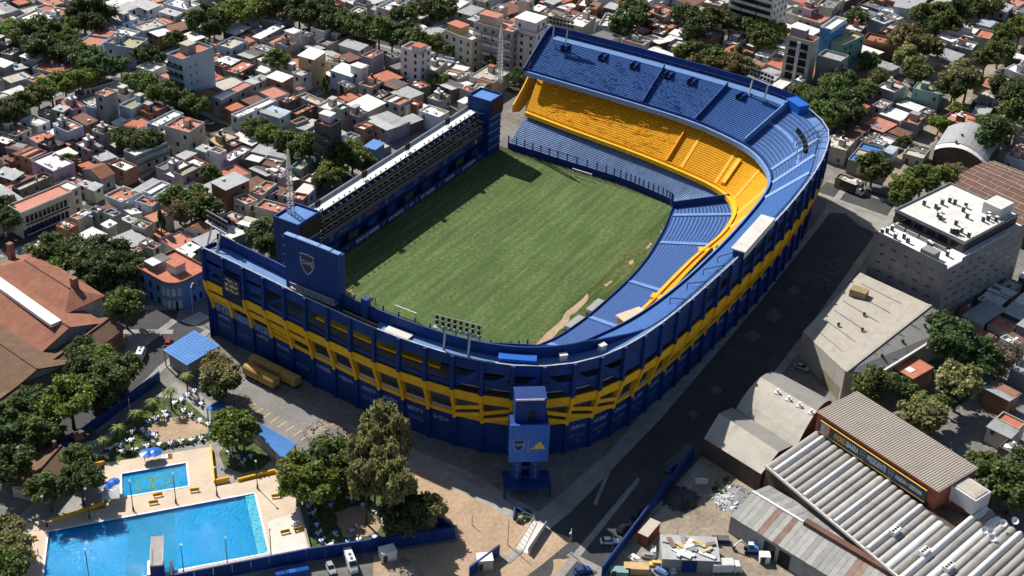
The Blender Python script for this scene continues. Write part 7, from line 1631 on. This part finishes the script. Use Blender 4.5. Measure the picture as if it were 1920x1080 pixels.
TS='''50 60 7 m,78 54 7 m,102 62 7 m,122 76 6 m,72 84 7 d,105 92 6 d,18 52 5 b,145 42 5 m,155 20 7 d,182 22 7 d,170 40 6 d,135 97 6 d,160 106 6 m,180 122 6 d,176 136 5 m,225 118 5 d,270 100 5 d,293 106 4 d
20 207 6 d,45 192 6 m,70 177 6 m,95 163 6 b,120 152 6 b,145 147 6 b,165 142 5 b,330 75 5 m,260 152 6 m,285 162 6 m,307 175 6 m,326 186 5 d,350 187 5 m,366 196 5 m,5 215 6 d,365 36 6 m,390 30 7 d,420 26 7 b,452 20 7 b,482 14 6 b,400 50 6 d
580 25 7 d,606 20 7 d,630 36 7 d,652 46 6 d,662 44 7 m,686 50 7 m,710 56 7 m,735 66 6 d,756 56 6 d,780 70 6 m,775 86 5 m,768 60 6 d,788 80 5 m,815 20 7 d,832 10 7 d,820 80 5 m,842 86 5 m,926 115 4 m,965 140 4 d,977 147 4 d,820 150 4 b
232 258 5 d,255 265 5 m,278 262 5 m,520 112 6 m,500 12 7 m,540 8 7 d,560 14 7 d,126 300 3.5 m,480 240 5 m,500 250 5 b,525 262 5 m,546 264 5 b,580 268 6 m,565 280 5 m,640 292 6 m,660 286 6 b,680 302 5 m,625 316 5 b,610 334 5 m,334 376 6 m,357 386 6 n,383 390 6 m,368 366 5 m
395 326 4 m,10 390 5 d,4 412 5 d,90 470 6 m,116 466 6 d,140 480 6 m,110 492 5 b,165 476 6 d,190 466 6 d,216 480 6 d,180 500 6 d,240 496 5 d,200 520 6 d,226 512 5 d,254 506 5 m,222 545 4 d,233 570 6 m,488 440 6 d,506 452 6 d,520 462 5 d,500 430 5 m
156 660 5 d,176 666 5 b,150 695 5 d,170 700 6 d,192 716 6 m,203 700 5 d,186 736 5 d,228 688 5 m,130 746 7 b,60 756 5 d,18 800 5 d,44 806 5 m,70 812 5 m,95 800 4 m,0 780 6 d,4 832 6 d,14 872 6 d,145 862 5 m,150 900 5.5 d,90 916 5 m,8 992 5 o,20 1030 5 o,4 1062 6 m,70 770 5 d
440 796 5.5 b,456 810 5 m,425 806 5 b,560 882 6 b,600 866 5.5 d,588 905 6 b,620 846 5 m,556 915 4.5 b,626 884 5 m,410 705 6 o,404 690 5 n,414 725 5 d
1640 720 6.5 m,1785 640 8 d,1776 618 6 d,1850 662 6 d,1726 776 7 o,1740 760 5 b,1802 716 7 o,1700 726 4 d,1826 690 5 d,1845 870 5.5 m,1870 900 6 m,1902 915 6 m,1920 880 6 d,1890 665 5 g,1870 690 4 g,1780 740 5 d
1290 30 7 d,1312 40 7 d,1336 34 7 m,1300 52 6 d,1370 40 6 d,1400 34 6 d,1415 46 6 m,1422 66 7 m,1452 56 6 b,1432 76 6 m,1190 14 7 m,1180 36 7 d,1166 46 6 d,1290 105 7 m,1320 100 7 d,1342 116 7 m,1312 122 6 n,1360 120 7 n,1382 106 6 d,1396 126 6 o,1372 136 6 n
1536 190 7 d,1560 166 7 m,1582 180 7 d,1602 190 6 d,1550 214 7 m,1592 212 6 d,1622 166 5 m,1652 146 5 m,1530 210 6 d,1575 150 6 d,1630 114 5 m,1705 75 9 n,1736 86 7 n,1700 110 7 o,1720 136 6 m,1800 140 8 o,1790 162 7 d,1816 150 7 o,1730 30 7 m,1762 25 7 m,1792 20 7 d,1746 46 6 m,1780 42 7 m,1605 30 6 d,1850 110 6 m,1876 94 6 m,1880 62 6 m
1890 166 7 d,1912 182 7 d,1902 212 7 m,1915 52 7 b,1800 204 4 b,1870 252 8 d,1858 236 6 m,1762 230 4 b,1640 310 6 m,1628 322 4 o,1700 346 6 b,1730 336 6 m,1760 326 6 b,1786 320 5 o,1690 362 5 m,1696 266 3 m,1500 172 5 m,1520 185 5 m,760 20 6 d,1820 10 7 d,1850 14 7 d'''
for e in TS.replace('\n',',').split(','):
    f=e.split(); tree(float(f[0]),float(f[1]),float(f[2]),f[3])
for x,y,r in ((712,806,5),(736,830,5),(690,840,5),(702,866,4.6),(728,878,4.8),(686,896,4.4),(742,906,4.6),(715,848,4.2)): tree(x,y,r,'o',2.3)
for x,y,r in ((752,962,5),(782,972,5),(802,952,4.5),(765,935,5)): tree(x,y,r,'d' if x!=802 else 'o')
# cypresses
cy=crown_mesh('crown',1500,'leaf_dark',5,.5,1.0,77)
for x,y,h,l in ((302,425,15,'slim dark cypress above the market hall trees'),(608,170,13,'thick dark cypress among the middle roofs'),(640,178,11,'thin dark cypress right of the thick one')):
    p=px(x,y,h*.4); t=thing('cypress',l,'tree',(p.x,p.y,0)); link('crown',cy,t,(0,0,h*.55),0,(1.9 if h>12 else 1.3,1.9 if h>12 else 1.3,h*.5)); MB().cyl(0,0,0,h*.4,.3,.2,7).build('trunk','trunk',t)
# palms
def palm(x,y,h,label):
    p=px(x,y); t=thing('palm',label,'palm',(p.x,p.y,.05)); MB().tube([(0,0,0),(.1,.05,h*.5),(.05,.1,h)],[.25,.2,.16],7).build('trunk','trunk',t)
    for k in range(16):
        a=6.283*k/16+rh.uniform(-.15,.15); u=rh.uniform(.2,.9); mb=MB(); pts=[]
        for j in range(5):
            q=j/4; pts.append(Vector((math.cos(a)*2.4*q,math.sin(a)*2.4*q,h+u*1.6*q-1.9*q*q)))
        sd_=Vector((-math.sin(a),math.cos(a),0))
        for j in range(4):
            w0,w1=.30*(1-(j/4)**2),.30*(1-((j+1)/4)**2); mb.add([pts[j]-sd_*w0,pts[j+1]-sd_*w1,pts[j+1]+sd_*w1,pts[j]+sd_*w0],[(0,1,2,3)])
        mb.build('frond','leaf_bright',t)
for x,y,h,l in ((322,768,6,'tall palm on the upper lawn with a long shadow'),(352,735,5.5,'bright palm beside the square blue roof'),(258,802,5,'palm beside the club path, right of the kiosk'),(225,833,5.5,'palm on the left part of the lawn'),(196,853,5,'palm in front of the teal kiosk'),(288,778,4.5,'palm on the lawn edge near the path')): palm(x,y,h,l)
# hedge shrubs
sh=crown_mesh('crown',260,'leaf_mid',4,1.3,.8,9)
for j in range(16):
    x=232+j*10.5; y=853-j*1.9; p=px(x,y); o=link('shrub',sh,None,(p.x,p.y,.5),rh.uniform(0,6),(.9,.9,.8)); lab(o,'small round hedge shrub',p,'shrub','hedge shrubs by the pools')
for x,y in ((985,965),(975,975),(995,972),(1342,915),(1352,922),(1365,905),(1290,948)): p=px(x,y); o=link('shrub',sh,None,(p.x,p.y,.6),rh.uniform(0,6),(1.6,1.6,1.1)); lab(o,'low ragged shrub',p,'shrub','ragged shrubs')
# ------------------------------------------------------------------ filler houses between the listed ones
STR=[[(-20,470),(70,432),(200,385),(300,335),(392,243)],[(110,150),(172,146),(250,160),(330,205),(395,238),(500,262),(590,305),(690,350)],[(-30,212),(60,180),(172,146),(250,112),(330,75)],[(700,70),(800,100),(880,125),(975,172)],[(1240,15),(1320,60)],[(1600,60),(1690,128),(1740,170)],[(1905,80),(1830,150),(1740,260),(1650,345)],[(1540,350),(1690,402),(1800,450)],[(480,250),(680,150),(860,60)],[(360,610),(270,680),(180,770)],[(-20,470),(70,432)]]
SEG=[(px(*a),px(*b)) for s in STR for a,b in zip(s,s[1:])]
def near_street(x,y,d):
    for a,b in SEG:
        ab=b-a; t_=max(0,min(1,((x-a.x)*ab.x+(y-a.y)*ab.y)/(ab.x**2+ab.y**2))); q=a+ab*t_
        if math.hypot(x-q.x,y-q.y)<d: return True
    return False
ca,sa=math.cos(A0(-12)),math.sin(A0(-12)); nfill=0; FILL=[]
GRID={}
def gkey(x,y): return (int(x//14),int(y//14))
for cx,cy,an,hu,hv in FOOT:
    r_=math.hypot(hu,hv)
    for gx in range(int((cx-r_)//14)-1,int((cx+r_)//14)+2):
        for gy in range(int((cy-r_)//14)-1,int((cy+r_)//14)+2): GRID.setdefault((gx,gy),[]).append((cx,cy,math.cos(an),math.sin(an),hu,hv))
def occ(x,y,rad):
    for cx,cy,c,s_,hu,hv in GRID.get(gkey(x,y),()):
        dx,dy=x-cx,y-cy
        if abs(dx*c+dy*s_)<hu+rad and abs(-dx*s_+dy*c)<hv+rad: return True
    return False
def rect_free(x,y,lu,lv):
    n=3
    for i in range(-n,n+1):
        for j in range(-n,n+1):
            a,b=lu*.46*i/n,lv*.46*j/n
            if occ(x+a*ca-b*sa,y+a*sa+b*ca,.05): return False
    return True
cells=[]
for iu in range(-110,240):
    for iv in range(-120,140):
        u_,v_=iu*3.0,iv*3.0; x,y=60+u_*ca-v_*sa,60+u_*sa+v_*ca
        X,Y=to_px((x,y,4))
        if not(-40<X<1960 and -50<Y<700): continue
        if -112<x<112 and -100<y<66: continue
        if Y>470 and X<420: continue
        if X>1340 and Y>400 and not(X>1790 and 520<Y<900): continue
        if X>1560 and Y>300 and Y<=400: continue
        if near_street(x,y,7.5): continue
        cells.append((x,y,X,Y))
for sz in (11,8.5,6.5,5,3.8):
    rh.shuffle(cells); left=[]
    for x,y,X,Y in cells:
        lu,lv=sz*rh.uniform(.9,1.15),sz*rh.uniform(.9,1.15)
        if occ(x,y,0): continue
        if rect_free(x,y,lu,lv):
            FILL.append((x,y,lu*.97,lv*.97,X,Y))
            r_=math.hypot(lu,lv)/2
            for gx in range(int((x-r_)//14)-1,int((x+r_)//14)+2):
                for gy in range(int((y-r_)//14)-1,int((y+r_)//14)+2): GRID.setdefault((gx,gy),[]).append((x,y,ca,sa,lu/2,lv/2))
        else: left.append((x,y,X,Y))
    cells=left
# the largest fillers are houses of their own, the rest stand joined as one mass
FILL.sort(key=lambda f:-f[2]*f[3]); nh=sum(1 for o in bpy.data.objects if o.name.split('.')[0]=='house' and not o.parent)
keep=max(0,296-nh); fm=MB(); fslots=[ROOF[c] for c in 'WGBTPRD']+[WALL[c] for c in 'cgwbd']
for k,(x,y,lu,lv,X,Y) in enumerate(FILL):
    h=rh.choice((3.2,3.6,4,4.4,4.8,5.4)); rc=rh.choice('WWWWGGBBTTTTPPPRRD'); wc=rh.choice('cggwwbd')
    if k<keep: house(Vector((x,y,0)),A0(-12),lu,lv,h,rc,wc,dens=.3); continue
    c_,s_=ca,sa; q=[(x+a*c_-b*s_,y+a*s_+b*c_) for a,b in ((-lu/2,-lv/2),(lu/2,-lv/2),(lu/2,lv/2),(-lu/2,lv/2))]
    if lu<6: h=rh.choice((2.4,2.8,3.2,3.6,4.2))
    d=rh.uniform(-.5,.5) if rc in 'WGR' else 0
    fm.cur=7+'cgwbd'.index(wc); fm.add([(a,b,0) for a,b in q]+[(q[0][0],q[0][1],h-d),(q[1][0],q[1][1],h+d),(q[2][0],q[2][1],h+d),(q[3][0],q[3][1],h-d)],[(0,1,5,4),(1,2,6,5),(2,3,7,6),(3,0,4,7)])
    e=.25 if d else -.25; q2=[(x+a*c_-b*s_,y+a*s_+b*c_) for a,b in ((-lu/2-e,-lv/2-e),(lu/2+e,-lv/2-e),(lu/2+e,lv/2+e),(-lu/2-e,lv/2+e))]
    z_=.06 if d else -.45
    fm.cur='WGBTPRD'.index(rc); fm.add([(q2[0][0],q2[0][1],h-d+z_),(q2[1][0],q2[1][1],h+d+z_),(q2[2][0],q2[2][1],h+d+z_),(q2[3][0],q2[3][1],h-d+z_)],[(0,1,2,3)])
tag(fm.build('outbuildings',fslots),'mass of low sheds packed between the houses','sheds',kind='stuff')
nfill=len(FILL)
# clutter on the flat roofs: tanks, sheets, crates, too small to pick apart
ct=MB(); slots=['white','steel','roof_rust','roof_terracotta','concrete_dark','blue_floor','wood','roof_grey_metal']
def clutter(cx,cy,an,lu,lv,h,n):
    c,s_=math.cos(an),math.sin(an)
    for _ in range(n):
        a,b=rh.uniform(-.42,.42)*lu,rh.uniform(-.42,.42)*lv; x,y=cx+a*c-b*s_,cy+a*s_+b*c; ct.cur=rh.randrange(8); k=rh.random()
        if k<.5: q=rh.uniform(.25,.7); ct.bar((x-q*c,y-q*s_,h+.2),(x+q*c,y+q*s_,h+.2),rh.uniform(.3,1.0),rh.uniform(.3,.7))
        elif k<.75: q=rh.uniform(.8,2.2); ct.bar((x-q*s_,y+q*c,h+.1),(x+q*s_,y-q*c,h+.1),rh.uniform(.5,1.4),.15)
        else: ct.bar((x,y,h),(x,y,h+rh.uniform(1.5,3.5)),.09)
for r_ in ROOFS: clutter(*r_,int(3+r_[3]*r_[4]/22))
for (x,y,lu,lv,X,Y) in FILL: clutter(x,y,A0(-12),lu*.9,lv*.9,rh.uniform(2.9,4.2),2)
tag(ct.build('rooftop_clutter',slots),'small tanks, sheets and crates scattered over the flat roofs','clutter',kind='stuff')
print('fill houses',nfill,'objects',len(bpy.data.objects))
finish_labels()
